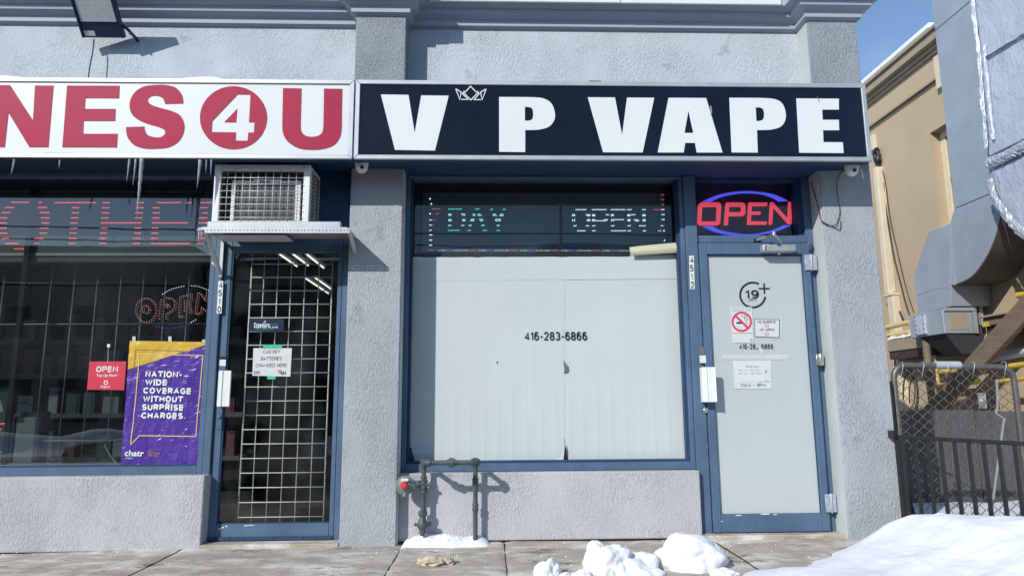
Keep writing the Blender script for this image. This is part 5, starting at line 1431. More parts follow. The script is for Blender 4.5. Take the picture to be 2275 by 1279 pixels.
# ================================================================== AIR CONDITIONER AND ITS SHELF
AY = -0.180
ax0, ax1 = at(474, 430, AY).x, at(687, 430, AY).x
az1, az0 = at(582, 366, AY).z, at(580, 496, AY).z
AD = 0.09        # back of the unit
ac = thing('air_conditioner', 'white window air conditioner on a bracket shelf above the glass door', 'air conditioner', ((ax0 + ax1) / 2, -0.05, az0))
w = 0.042
(MB().box(ax0, ax1, AY + 0.02, AD, az1 - 0.012, az1).box(ax0, ax1, AY + 0.02, AD, az0, az0 + 0.012)
 .box(ax0, ax0 + 0.012, AY + 0.02, AD, az0 + 0.0125, az1 - 0.0125).box(ax1 - 0.004, ax1, AY + 0.02, AD, az0 + 0.0125, az1 - 0.0125).build('casing', M['white'], ac, bevel=0.004))
(MB().box(ax0 - 0.002, ax0 + w, AY, AY + 0.0195, az0, az1 + 0.002).box(ax1 - w, ax1 + 0.002, AY, AY + 0.0195, az0, az1 + 0.002)
 .box(ax0 + w + 0.0005, ax1 - w - 0.0005, AY + 0.001, AY + 0.0195, az1 - 0.038, az1 + 0.002).box(ax0 + w + 0.0005, ax1 - w - 0.0005, AY + 0.001, AY + 0.0195, az0, az0 + 0.018).build('front_frame', M['white'], ac, bevel=0.005, seg=2))
for k in range(14):
    for col in (0, 1):
        zz = az0 + 0.035 + (az1 - az0 - 0.07) * k / 13
        y0_ = AY + 0.045 + col * 0.105
        MB().hexa([Vector((ax1 + 0.0005, y0_, zz)), Vector((ax1 + 0.0005, y0_ + 0.085, zz - 0.018)), Vector((ax1 + 0.0005, y0_ + 0.085, zz - 0.010)), Vector((ax1 + 0.0005, y0_, zz + 0.008))],
                  [Vector((ax1 + 0.006, y0_, zz + 0.003)), Vector((ax1 + 0.006, y0_ + 0.085, zz - 0.015)), Vector((ax1 + 0.006, y0_ + 0.085, zz - 0.012)), Vector((ax1 + 0.006, y0_, zz + 0.006))]).build('side_louvre', M['dark'], ac)
MB().box(ax0 + w + 0.001, ax1 - w - 0.001, AY + 0.075, AY + 0.09, az0 + 0.02, az1 - 0.04).build('inner_panel', M['dark'], ac)
ix0, ix1, iz0, iz1 = rect(514, 402, 668, 492, AY + 0.06)
(MB().box(ix0, ix0 + 0.026, AY + 0.052, AY + 0.0745, iz0, iz1).box(ix1 - 0.036, ix1, AY + 0.052, AY + 0.0745, iz0, iz1).box(ix0 + 0.0265, ix1 - 0.0365, AY + 0.052, AY + 0.0745, iz1 - 0.018, iz1).build('inner_frame', M['white'], ac, bevel=0.002))
MB().box(ix0 + 0.027, ix1 - 0.037, AY + 0.062, AY + 0.0745, iz0, iz1 - 0.0185).build('condenser', M['coil'], ac)
bx0, bx1, bz0, bz1 = rect(563, 399, 623, 409, AY + 0.05)
MB().prism([[(bx0, bz1), (bx1, bz1), (bx1 - 0.016, bz0), (bx0 + 0.016, bz0)]], AY + 0.048, AY + 0.0515).build('badge', M['white'], ac)
text(MB(), 'Danby', px4(578, 401, 602, 407.5, AY + 0.0474), 0.04).build('lettering', M['black'], ac)
text(MB(), 'Danby', px4(570, 366, 594, 370, AY + 0.0003), 0.0).build('lettering', M['offwhite'], ac)
gx0, gx1 = ax0 + w - 0.004, ax1 - w + 0.004
gz0, gz1 = az0 + 0.010, az1 - 0.030
for k in range(1, 11):
    x = gx0 + (gx1 - gx0) * (k + 0.0) / 11.0
    MB().tube([(x, AY - 0.003, gz0), (x, AY - 0.003, gz1)], 0.0020, 6).build('guard_wire', M['wire'], ac, smooth=True)
for k in range(1, 9):
    z = gz0 + (gz1 - gz0) * (k - 0.4) / 8.0
    MB().tube([(gx0, AY - 0.0075, z), (gx1, AY - 0.0075, z)], 0.0020, 6).build('guard_wire', M['wire'], ac, smooth=True)
# shelf: board, slotted angle iron with open slots, brackets
HY = -0.255
hx0, hx1 = at(441, 510, HY).x, at(777, 516, HY).x
hz = at(600, 512, HY).z
shf = thing('bracket_shelf', 'metal bracket shelf carrying the air conditioner above the glass door', 'shelf', ((hx0 + hx1) / 2, -0.08, hz - 0.15))
MB().box(hx0 + 0.02, hx1 - 0.02, HY + 0.004, 0.05, hz + 0.018, hz + 0.024).build('board', M['alu_dull'], shf)
MB().box(at(457, 500, HY).x, at(755, 500, HY).x, HY + 0.02, HY + 0.055, hz + 0.0245, az0 - 0.001).build('front_channel', M['alu'], shf, bevel=0.004)
MB().box(ax0 + 0.05, ax1 - 0.05, -0.12, 0.02, hz + 0.0242, az0 - 0.0008).build('packing_strip', M['alu_dull'], shf)
zt, zb = hz + 0.0175, hz - 0.016
slots = []
n = 42
for k in range(n):
    xm = hx0 + (hx1 - hx0) * (k + 0.5) / n
    hw, hh = ((0.0052 if k % 2 else 0.0036), 0.0035)
    slots.append([(xm - hw, hz + 0.001 - hh), (xm + hw, hz + 0.001 - hh), (xm + hw, hz + 0.001 + hh), (xm - hw, hz + 0.001 + hh)])
MB().prism([[(hx0, zb), (hx1, zb), (hx1, zt), (hx0, zt)]] + slots, HY, HY + 0.003).build('slotted_angle', M['alu'], shf)
def bracket(x, zlow):
    t_ = 0.004
    b = MB().hexa([Vector((x, HY + 0.02, hz + 0.016)), Vector((x, HY + 0.045, hz + 0.016)), Vector((x, 0.075, zlow + 0.03)), Vector((x, 0.075, zlow))],
                  [Vector((x + 0.022, HY + 0.02, hz + 0.016)), Vector((x + 0.022, HY + 0.045, hz + 0.016)), Vector((x + 0.022, 0.075, zlow + 0.03)), Vector((x + 0.022, 0.075, zlow))])
    b.box(x, x + 0.022, 0.076, 0.083, zlow - 0.01, hz + 0.016).box(x, x + 0.022, HY + 0.004, 0.0755, hz + 0.010, hz + 0.0172)
    b.build('bracket', M['offwhite'], shf, bevel=0.002)
bracket(at(470, 540, -0.1).x - 0.01, at(487, 612, 0.08).z)
bracket(hx1 - 0.026, at(768, 560, -0.05).z - 0.03)
q = at(570, 540, -0.1)
MB().box(at(485, 530, -0.1).x, at(640, 530, -0.1).x, -0.16, 0.02, hz - 0.010, hz - 0.004).build('cardboard_packing', M['sheet'], shf)
a, b = at(440, 507, HY), at(448, 545, HY)
tag(MB().tube([(hx0 + 0.006, HY - 0.004, hz - 0.012), (hx0 + 0.009, HY - 0.004, hz - 0.05), (hx0 + 0.012, HY - 0.004, hz - 0.095)], [0.006, 0.004, 0.0008], 8).tube([(hx0 + 0.022, HY - 0.003, hz - 0.012), (hx0 + 0.023, HY - 0.003, hz - 0.062)], [0.006, 0.001], 8).tube([(hx0 - 0.004, HY - 0.003, hz + 0.004), (hx0 + 0.03, HY - 0.004, hz - 0.006)], 0.009, 8).build('icicle', M['ice'], smooth=True), 'clump of ice at the left end of the bracket shelf', 'icicle')
p0, p1 = at(471, 583, 0.03), at(484, 596, 0.07)
tag(MB().tube([p0, p1], 0.006, 8).build('drain_stub', M['white'], smooth=True), 'short white pipe stub beside the left shelf bracket', 'pipe')
# dark bracket behind the sign over the left window

# ================================================================== GAS PIPES
gp = thing('gas_pipe', 'grey gas pipe loop with elbows rising from the snow by the low wall', 'gas pipe', (-0.27, -0.08, 0.0))
VYP = 0.015        # uprights, close to the low wall
BYP = -0.150       # the bar stands further out
xl, xr = at(941, 1100, VYP).x, at(1056, 1100, VYP).x
zb_ = at(1000, 1027, BYP).z
zu = zb_ - 0.005
xbl, xbr = at(945, 1026, BYP).x, at(1059, 1026, BYP).x
PR = 0.0155
def pipe(name, pts, r=PR, n=14, m_=None): return MB().tube(pts, r, n).build(name, m_ or M['pipe'], gp, smooth=40)
def ring(c, axis, r, l, name='coupling', n=16):
    return MB().lathe(Vector(c) - Vector(axis) * l / 2, axis, [(0, r * 0.94), (l * 0.06, r), (l * 0.16, r), (l * 0.2, r * 0.9), (l * 0.8, r * 0.9), (l * 0.84, r), (l * 0.94, r), (l, r * 0.94)], n).build(name, M['pipe'], gp, smooth=35)
pipe('pipe', [(xr, VYP, 0.02), (xr, VYP, zu - 0.01)])
pipe('pipe', [(xl - 0.004, VYP, 0.06), (xl, VYP, zu - 0.01)])
def elbow(c, d1, d2, r=0.0225):
    c = Vector(c); d1, d2 = Vector(d1), Vector(d2)
    pts = [c + d1 * 0.030] + [c + d1 * 0.022 * (1 - sin(a)) + d2 * 0.022 * (1 - cos(a)) for a in [0.2, 0.6, 1.0, 1.4]] + [c + d2 * 0.030]
    e = MB().tube(pts, r * 0.92, 14)
    e.tube_profile(c + d1 * 0.020, d1, [(0, r * 1.08), (0.014, r * 1.08)], 16); e.tube_profile(c + d2 * 0.020, d2, [(0, r * 1.08), (0.014, r * 1.08)], 16)
    return e.build('elbow', M['pipe'], gp, smooth=40)
elbow((xr, VYP, zu), (0, 0, -1), (0, -1, 0)); elbow((xl, VYP, zu), (0, 0, -1), (0, -1, 0))
pipe('pipe', [(xr, VYP - 0.03, zu), (xbr, BYP + 0.03, zb_)]); pipe('pipe', [(xl, VYP - 0.03, zu), (xbl, BYP + 0.03, zb_)])
elbow((xbr, BYP, zb_), (0, 1, 0), (-1, 0, 0)); elbow((xbl, BYP, zb_), (0, 1, 0), (1, 0, 0))
pipe('pipe', [(xbl + 0.02, BYP, zb_), (xbr - 0.02, BYP, zb_)])
xm = at(1003, 1026, BYP).x
MB().lathe((xm - 0.03, BYP, zb_), (1, 0, 0), [(0, 0.020), (0.014, 0.020), (0.016, 0.029), (0.044, 0.029), (0.046, 0.020), (0.060, 0.020)], 8).build('union', M['pipe'], gp, smooth=20)
for y in (1070, 1126): ring((xr, VYP, at(1056, y, VYP).z), (0, 0, 1), 0.0215, 0.046)
zt_ = at(941, 1075, VYP).z
ring((xl, VYP, zt_ + 0.03), (0, 0, 1), 0.0215, 0.040); ring((xl, VYP, zt_ - 0.045), (0, 0, 1), 0.0235, 0.030)
t_ = MB().lathe((xl, VYP, zt_ - 0.03), (0, 0, 1), [(0, 0.020), (0.006, 0.026), (0.052, 0.026), (0.058, 0.020)], 14)
t_.tube_profile(Vector((xl + 0.012, VYP - 0.012, zt_ + 0.0)), Vector((1, 0, 0)), [(0, 0.010), (0.024, 0.010), (0.026, 0.007)], 8)
t_.tube_profile(Vector((xl - 0.062, VYP - 0.01, zt_ + 0.002)), Vector((1, 0, 0)), [(0, 0.017), (0.018, 0.017), (0.02, 0.024), (0.034, 0.024), (0.036, 0.018), (0.06, 0.018)], 12)
t_.build('tee', M['pipe'], gp, smooth=35)
zv = at(940, 1153, VYP).z
MB().lathe((xl - 0.003, VYP, zv + 0.02), (0, 0, 1), [(0, 0.021), (0.004, 0.029), (0.03, 0.029), (0.034, 0.021)], 8).build('union_nut', M['pipe'], gp, smooth=20)
v_ = MB().lathe((xl - 0.004, VYP - 0.004, zv - 0.06), (0, 0, 1), [(-0.03, 0.020), (0, 0.022), (0.012, 0.032), (0.030, 0.036), (0.048, 0.030), (0.062, 0.022), (0.08, 0.02)], 14)
v_.tube_profile(Vector((xl - 0.058, VYP - 0.006, zv - 0.03)), Vector((1, 0, 0)), [(0, 0.008), (0.010, 0.011), (0.016, 0.007), (0.03, 0.014), (0.05, 0.018)], 10)
v_.tube_profile(Vector((xl + 0.02, VYP - 0.006, zv - 0.03)), Vector((1, 0.1, 0.1)), [(0, 0.018), (0.026, 0.014), (0.030, 0.010)], 8)
v_.build('valve', M['pipe'], gp, smooth=35)
# regulator: squat disc with a red cap
rc_ = at(899, 1078, -0.05)
rx, rz = rc_.x, rc_.z
ax_ = Vector((-0.05, -1, 0.12)).normalized()
RC = Vector((rx, -0.030, rz))
MB().lathe(RC, ax_, [(-0.06, 0.018), (-0.045, 0.030), (-0.022, 0.050), (-0.010, 0.0555), (-0.010, 0.060), (0.006, 0.060), (0.006, 0.0555), (0.016, 0.050), (0.026, 0.034), (0.030, 0.024), (0.040, 0.0225)], 28).build('regulator_body', M['regulator'], gp, smooth=30)
MB().lathe(RC + ax_ * 0.040, ax_, [(0, 0.0225), (0.002, 0.0240), (0.016, 0.0235), (0.020, 0.018), (0.021, 0.002)], 9).build('cap', M['redcap'], gp, smooth=25)
u_ = ax_.orthogonal().normalized(); w_v = ax_.cross(u_)
bl_ = MB()
for k in range(8):
    a = 2 * pi * k / 8 + 0.3
    bl_.tube_profile(RC + (u_ * cos(a) + w_v * sin(a)) * 0.0545 + ax_ * 0.004, ax_, [(0, 0.0062), (0.006, 0.0062), (0.007, 0.004)], 6)
bl_.build('flange_bolts', M['regulator'], gp)
MB().box(rx - 0.020, rx + 0.024, RC.y - 0.045, RC.y - 0.040, rz + 0.030, rz + 0.047).build('label_plate', M['plate'], gp)
MB().lathe((rx + 0.002, RC.y - 0.012, rz - 0.045), (0, -0.15, -1), [(0, 0.016), (0.022, 0.015), (0.026, 0.011)], 10).build('vent', M['regulator'], gp, smooth=35)
MB().tube([(rx + 0.02, -0.02, rz), (rx + 0.055, -0.005, rz + 0.006), (xl - 0.03, VYP - 0.012, zt_ + 0.002)], [0.030, 0.024, 0.018], 12).build('regulator_neck', M['regulator'], gp, smooth=40)

# ================================================================== SNOW
def mound(name, x0, x1, y0, y1, nx, ny, fn, label, cat, group=None):
    g = grid(x0, x1, y0, y1, nx, ny, fn)
    return tag(g.build(name, M['snow'], smooth=True), label, cat, group)
def patch(x, y):
    q = (x + 0.285) / 0.285                     # -1..1 along the wall
    plat = max(0.0, 1 - abs(q) ** 6)
    ridge = (0.056 + 0.026 * noise.noise(Vector((x * 6.5, 0.3, 1))) + 0.042 * math.exp(-((x + 0.565) / 0.035) ** 2) + 0.014 * math.exp(-((x + 0.09) / 0.06) ** 2)) * plat
    t = (0.085 - y) / 0.16
    prof = max(0.0, 1 - max(0.0, t - 0.12 + 0.10 * noise.noise(Vector((x * 9, 2, 0)))) ** 1.6 * 1.6) if t > 0 else 1.0
    h = ridge * prof + (0.007 * noise.noise(Vector((x * 26, y * 26, 5))) + 0.004 * noise.noise(Vector((x * 60, y * 60, 8)))) * prof * plat
    return h - 0.010
mound('snow_patch', -0.60, 0.03, -0.11, 0.083, 110, 36, patch, 'small bank of snow against the low wall under the gas pipes', 'snow')
crest = []
for (px, py, Y) in ((1640, 1279, -0.90), (1700, 1276, -0.90), (1774, 1264, -0.90), (1827, 1258, -0.88), (1876, 1240, -0.74), (1915, 1206, -0.52), (1945, 1183, -0.42), (1978, 1160, -0.38), (2027, 1142, -0.42), (2073, 1141.5, -0.50), (2120, 1143, -0.62), (2164, 1144, -0.72), (2275, 1148, -0.92)):
    p = at(px, py, Y); crest.append((p.x, p.y, max(0.0, p.z)))
crest = [(1.15, -0.95, -0.02)] + crest + [(3.4, -1.3, 0.28), (5.5, -1.5, 0.32)]
crest.sort()
def cint(x):
    for a, b in zip(crest[:-1], crest[1:]):
        if x <= b[0]:
            t = max(0, (x - a[0]) / (b[0] - a[0])); return a[1] + (b[1] - a[1]) * t, a[2] + (b[2] - a[2]) * t
    return crest[-1][1], crest[-1][2]
def pile(x, y):
    yc, zc = cint(x)
    if y >= yc:
        t = min(1, (y - yc) / 0.34); h = zc * (1 - t * t * (3 - 2 * t)) - 0.03 * t
    else:
        d = yc - y
        h = zc - 0.020 * d + (0.05 * min(1, d / 0.5) * min(1, zc / 0.08))
        if y < -2.4: h -= (-2.4 - y) * 0.35
        lim = 0.9028 + (zc - 0.9028) * (y + 4.6) / (yc + 4.6) - 0.010 * min(1, d / 0.05)      # keeps the crest the skyline
        h = min(h, max(lim, zc))
    e = min(1, max(0.0, (x - 1.15) / 0.25))
    k = min(1, max(0, zc / 0.06))
    lump = 0.030 * noise.noise(Vector((x * 2.4, y * 2.6, 1))) + 0.012 * noise.noise(Vector((x * 6, y * 7, 4))) + 0.0035 * noise.noise(Vector((x * 22, y * 24, 7)))
    damp = min(1, abs(y - yc) / 0.25) * 0.8 + 0.2
    return h + lump * k * damp - 0.03 * (1 - e)
mound('snow_pile', 1.15, 5.4, -3.0, 0.10, 260, 170, pile, 'large smooth pile of snow in front of the right pillar and gate', 'snow pile')
q = at(2088, 1146, -0.55); blob('snow_lump', (q.x, -0.56, q.z), (0.035, 0.03, 0.022), M['snow'], 'tiny lump of snow on top of the big snow pile', 'snow', seed=11, sub=3, amp=0.25)
def chunk(x0, y0, x1, y1, label, seed, Y, sx=1.0, amp=0.30, dep=0.8, kind='snow_lump', m_=None):
    p0, p1 = at(x0, y1, Y), at(x1, y0, Y)
    c = ((p0.x + p1.x) / 2, Y, (p0.z + p1.z) / 2)
    r = ((p1.x - p0.x) / 2, (p1.x - p0.x) / 2 * dep, (p1.z - p0.z) / 2)
    return blob(kind, c, r, m_ or M['snow'], label, 'snow', 'lumps of snow on the sidewalk' if kind == 'snow_lump' else None, sub=5, amp=amp, freq=1.7, seed=seed)
chunk(1450, 1188, 1606, 1306, 'largest round lump of snow in front of the low wall corner', 3.1, -0.60, amp=0.22)
chunk(1296, 1206, 1400, 1318, 'tall lump of snow with a pointed top, left part of the big heap', 5.2, -0.72, amp=0.42)
chunk(1345, 1232, 1475, 1325, 'low broad lump of snow right of the pointed one', 6.4, -0.70, amp=0.36)
chunk(1188, 1240, 1246, 1320, 'small pointed lump of snow, leftmost of the lumps', 9.7, -0.78, amp=0.36)
chunk(1268, 1266, 1316, 1310, 'small flat lump of snow at the bottom edge between the pointed lumps', 12.5, -0.80, amp=0.3)
chunk(1238, 1269, 1270, 1305, 'tiny lump of snow beside the leftmost pointed lump', 14.5, -0.80, amp=0.3)
chunk(1580, 1262, 1640, 1296, 'flat crumbly lump of snow right of the largest round one', 21.5, -0.80, amp=0.3)
q = gnd(962, 1252); blob('ice_chunk', (q.x, q.y, 0.012), (0.075, 0.05, 0.030), M['dirty_ice'], 'larger brownish chunk of dirty ice on the sidewalk', 'ice', 'dirty ice on the sidewalk', sub=4, amp=0.5, freq=2.4, seed=31)
q = gnd(990, 1252); blob('ice_chunk', (q.x + 0.012, q.y + 0.01, 0.012), (0.034, 0.028, 0.030), M['dirty_ice'], 'smaller brownish chunk of dirty ice right of the larger one', 'ice', 'dirty ice on the sidewalk', sub=4, amp=0.5, freq=2.4, seed=33)
# crumbs of snow and grit nobody would count
cb = MB()
rnd = random.Random(5)
for k in range(330):
    X = rnd.choice((rnd.uniform(-3, 2.0), rnd.gauss(-0.1, 0.5), rnd.gauss(1.3, 0.35))); Y = rnd.choice((rnd.uniform(-1.1, 0.05), rnd.gauss(-0.05, 0.06)))
    if Y > 0.06 or Y < -1.2: continue
    r = min(0.0055, abs(rnd.gauss(0, 0.0024)) + 0.0010)
    cb.add([(X - r, Y, 0.0), (X + r, Y - r * 0.6, 0.0), (X + r * 0.3, Y + r, 0.0), (X + rnd.uniform(-r, r) * 0.4, Y, r * 1.1)], [(0, 1, 3), (1, 2, 3), (2, 0, 3)])
cb.build('snow_crumbs', M['snow'], kind='stuff')

# ================================================================== TAN BUILDING ACROSS THE ALLEY
TX = 6.0
tan = thing('tan_building', 'tan rendered building with taupe cornice across the alley', 'building', (TX + 3, 5, 0))
wf, wn_ = side(2065, 300, TX), side(2150, 260, TX)
wz1, wz0 = side(2066, 296, TX).z, side(2112, 505, TX).z
wy1, wy0 = side(2066, 300, TX).y, side(2066, 300, TX).y - 1.05
(MB().box(TX, TX + 0.3, 1.2, wy0, -0.2, 5.62).box(TX, TX + 0.3, wy1, 12, -0.2, 5.62).box(TX, TX + 0.3, wy0, wy1, -0.2, wz0).box(TX, TX + 0.3, wy0, wy1, wz1, 5.62)
 .build('wall', M['tan'], tan))
MB().box(TX + 0.301, TX + 6, 1.2, 12, -0.2, 5.6).build('body', M['tan'], tan)
wv = MB().box(TX + 0.13, TX + 0.20, wy0, wy0 + 0.10, wz0, wz1).box(TX + 0.13, TX + 0.20, wy1 - 0.10, wy1, wz0, wz1).box(TX + 0.13, TX + 0.20, wy0 + 0.1, wy1 - 0.1, wz1 - 0.09, wz1).box(TX + 0.13, TX + 0.20, wy0 + 0.1, wy1 - 0.1, wz0, wz0 + 0.08)
w_ = wv.build('window', M['creamtrim'], tan, bevel=0.004)
MB().box(TX + 0.165, TX + 0.172, wy0 + 0.1005, wy1 - 0.1005, wz0 + 0.0805, wz1 - 0.0905).build('pane', M['glass_shop'], w_)
MB().box(TX + 0.14, TX + 0.164, wy0 + 0.1, wy1 - 0.1, (wz0 + wz1) / 2 - 0.03, (wz0 + wz1) / 2 + 0.03).box(TX + 0.15, TX + 0.164, wy1 - 0.16, wy1 - 0.101, wz0 + 0.081, wz1 - 0.091).build('sash_rail', M['tantrim'], w_)
MB().box(TX + 0.24, TX + 0.29, wy0, wy1, wz0, wz1).build('blind', M['umber'], w_)
MB().box(TX - 0.05, TX + 0.13, wy0 - 0.03, wy1 + 0.03, wz0 - 0.07, wz0 - 0.0005).build('sill', M['creamtrim'], tan, bevel=0.004)
za, zbm, zc_ = side(1932, 232, TX - 0.2).z, side(1932, 252, TX - 0.1).z, side(1934, 270, TX - 0.05).z
MB().box(TX - 0.045, TX - 0.0005, 1.2, 12, zc_ - 0.05, zc_ + 0.25).build('frieze_board', M['tan'], tan, bevel=0.004)
MB().box(TX - 0.055, TX - 0.0455, 1.2, 12, zc_ - 0.075, zc_ - 0.045).build('frieze_mould', M['tantrim'], tan)
cz = zc_ + 0.2505
cm = MB()
for (o, z0_, z1_) in ((0.08, cz, cz + 0.05), (0.12, cz + 0.0505, cz + 0.10), (0.20, cz + 0.1005, cz + 0.22), (0.24, cz + 0.2205, cz + 0.27)):
    cm.box(TX - o, TX - 0.0005, 1.2, 12, z0_, z1_)
cm.build('cornice', M['tantrim'], tan, bevel=0.006)
MB().box(TX - 0.235, TX + 6, 3.6, 12, cz + 0.2705, cz + 0.36).build('roof_snow', M['snow'], tan, bevel=0.03, seg=3)
MB().box(TX - 0.012, TX - 0.0005, 1.2, 12, -0.2, 0.30).build('plinth', M['tantrim'], tan)
# small upper window edge beside the duct
a = side(2080, 150, TX); b = side(2090, 200, TX)
MB().box(TX - 0.06, TX - 0.001, a.y - 0.55, a.y - 0.04, b.z, a.z + 0.12).build('sill', M['creamtrim'], tan, bevel=0.004)
# pale corner boards and the downpipe between the buildings
a = side(1946, 372, TX - 0.1); b = side(1965, 655, TX - 0.1); c = side(1975, 830, TX - 0.1)
dpipe = thing('downpipe', 'cream downpipe on the tan wall beside the right pillar', 'downpipe', (TX - 0.1, a.y, 0.0))
MB().box(TX - 0.12, TX - 0.002, a.y - 0.05, a.y + 0.06, b.z, a.z).build('upper_length', M['creamtrim'], dpipe, bevel=0.012, seg=2)
MB().box(TX - 0.115, TX - 0.002, a.y - 0.13, a.y + 0.02, 0.0, b.z - 0.04).build('lower_length', M['creamtrim'], dpipe, bevel=0.012, seg=2)
MB().box(TX - 0.13, TX - 0.002, a.y - 0.14, a.y + 0.085, b.z - 0.0395, b.z - 0.0005).build('joint_collar', M['creamtrim'], dpipe, bevel=0.006)
# cables down the tan wall
def wallcable(P, label, r=0.011, X=TX - 0.03, name='wall_cable'):
    tag(MB().tube([side(x + 9 * min(1, max(0, (y - 350) / 60)), y, X) for x, y in curve(P, 5)], r, 6).build(name, M['cable'], smooth=True), label, 'cable', 'cables on the tan wall')
wallcable([(1945, 335), (1948, 370), (1950, 450), (1958, 540), (1972, 620), (1985, 680), (2001, 716)], 'thick black cable down the tan wall, leftmost of the bundle', 0.013)
wallcable([(1952, 360), (1958, 450), (1975, 560), (1992, 630), (2005, 680), (2018, 715)], 'middle black cable of the bundle down the tan wall')
wallcable([(1954, 352), (1966, 470), (1985, 560), (2004, 640), (2020, 690)], 'thin right hand cable of the bundle down the tan wall', 0.007)
tag(MB().tube([side(1948 + 7 * cos(t * 0.7), 342 + 16 * sin(t * 0.7) + t * 0.3, TX - 0.06) for t in range(28)], 0.012, 6).build('cable_coil', M['cable'], smooth=True), 'tangled coil of black cable on the tan wall beside the sign', 'cable', 'cables on the tan wall')
tag(MB().box(TX - 0.06, TX - 0.001, side(1938, 320, TX).y - 0.14, side(1938, 320, TX).y, side(1940, 338, TX).z, side(1940, 303, TX).z).build('cable_box', M['creamtrim'], bevel=0.006), 'small cream box above the cable coil on the tan wall', 'junction box')

# ================================================================== DUCT
DX = 5.5
du = thing('exhaust_duct', 'large galvanised exhaust duct with a curved elbow on the tan wall', 'duct', (5.5, 2.6, 1.6))
DW = 0.49
def YZ(pts, X=DX): return [(side(x, y, X).y, side(x, y, X).z) for x, y in pts]
def dprism(loop, x0, x1, nm, m_, bevel=0.0, **k):
    return MB().loops([loop], lambda u, v: Vector((x0, u, v)), (x1 - x0, 0, 0)).build(nm, m_, du, bevel=bevel, **k)
yF, yN = 3.12, 2.42
zs1, zs2 = 5.384, 3.116
dprism([(yF, zs1 + 0.004), (yN, zs1 + 0.004), (yN, 7.3), (yF, 7.3)], DX, DX + DW, 'upper_section', M['galv'], 0.004)
dprism([(yF, zs2 + 0.004), (yN, zs2 + 0.004), (yN, zs1 - 0.004), (yF, zs1 - 0.004)], DX, DX + DW, 'straight_section', M['galv'], 0.004)
for z in (zs1, zs2):
    MB().box(DX + 0.004, DX + DW - 0.004, yN + 0.004, yF - 0.004, z - 0.0035, z + 0.0035).build('seam', M['dark'], du)
el = YZ([(2119, 468), (2119, 480), (2111, 497), (2113, 633)])
cur = YZ(curve([(2113, 633), (2140, 624), (2163, 609), (2186, 578), (2203, 545), (2216, 505), (2222, 470), (2221, 440)], 5))
dprism([(3.142, zs2 - 0.004)] + [el[2]] + cur + [(cur[-1][0], zs2 - 0.004)], DX, DX + DW, 'elbow', M['galv'], 0.003)
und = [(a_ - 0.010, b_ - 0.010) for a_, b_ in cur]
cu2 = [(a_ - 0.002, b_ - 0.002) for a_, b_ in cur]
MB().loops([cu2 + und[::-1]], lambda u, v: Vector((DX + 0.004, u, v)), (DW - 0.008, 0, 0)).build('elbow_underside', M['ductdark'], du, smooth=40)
lo = YZ([(2109, 498), (2063, 515), (2030, 610), (2032, 640), (2040, 697), (2111, 680), (2112, 632)])
dprism(lo, DX + 0.003, DX + DW, 'angled_section', M['galv'], 0.004)
tp = YZ([(2107, 498), (2113, 497), (2125, 632), (2118, 633)])
MB().loops([tp], lambda u, v: Vector((DX - 0.003, u, v)), (0.0025, 0, 0)).build('sealant_strip', M['foil'], du)
ln = YZ([(2034, 655), (2036, 658), (2074, 642), (2110, 638), (2110, 635), (2073, 639)])
MB().loops([ln], lambda u, v: Vector((DX - 0.0005, u, v)), (0.003, 0, 0)).build('fold_ridge', M['galv'], du)
# foil wrapped insulated riser, nearer to the street
WX_ = 5.32
ins = thing('insulated_duct', 'foil wrapped insulated riser in front of the metal duct', 'duct', (5.4, 1.4, 2.4))
def iprism(loop, x0, x1, nm, m_, bevel=0.0): return MB().loops([loop], lambda u, v: Vector((x0, u, v)), (x1 - x0, 0, 0)).build(nm, m_, ins, bevel=bevel, seg=3)
SX = lambda p: [(side(x, y, WX_).y, side(x, y, WX_).z) for x, y in p]
up = SX([(2163, -40), (2172, 60), (2185, 200), (2195, 300), (2196, 345)])
iy = min(p[0] for p in up)
zj = side(2200, 352, WX_).z
iprism([(up[0][0], 7.2)] + up + [(side(2197, 352, WX_).y, zj + 0.02), (1.2, zj + 0.02), (1.2, 7.2)], WX_, WX_ + 0.66, 'upper_wrap', M['wrap'], 0.03)
low = SX(curve([(2197, 372), (2205, 415), (2220, 450), (2245, 490), (2275, 520), (2300, 540)], 4))
iprism([(side(2197, 372, WX_).y, zj - 0.05)] + low + [(1.2, low[-1][1]), (1.2, zj - 0.05)], WX_ + 0.02, WX_ + 0.66, 'lower_wrap', M['wrap'], 0.03)
def crumple(pts, X, w, nm, m_, seed):
    mb = MB(); P = [side(x, y, X) for x, y in pts]; n = len(P)
    for i, p in enumerate(P):
        a, b = P[max(0, i - 1)], P[min(n - 1, i + 1)]
        t = (b - a).normalized(); nn = Vector((0, -t.z, t.y))
        for k in range(7):
            f = (k / 6 - 0.5)
            mb.v.append(tuple(p + nn * (w * f * (1 + 0.25 * noise.noise(Vector((i * 0.8, k, seed))))) + Vector((-0.012 - 0.022 * (1 - 4 * f * f) - 0.016 * noise.noise(Vector((i * 0.9 + seed, k * 1.1, 0))), 0, 0))))
    for i in range(n - 1):
        for k in range(6): mb.f.append((i * 7 + k, i * 7 + k + 1, i * 7 + k + 8, i * 7 + k + 7))
    return mb.build(nm, m_, ins)
crumple(curve([(2196, 362), (2210, 358), (2230, 350), (2250, 340), (2275, 326), (2300, 312)], 6), WX_, 0.12, 'foil_band', M['foil'], 1)
crumple(curve([(2164, 0), (2170, 60), (2178, 120), (2184, 200), (2190, 262), (2194, 330)], 6), WX_, 0.045, 'edge_tape', M['foil'], 2)
crumple(curve([(2192, 100), (2196, 160), (2204, 240), (2212, 310)], 6), WX_, 0.022, 'fold_tape', M['wrap'], 3)
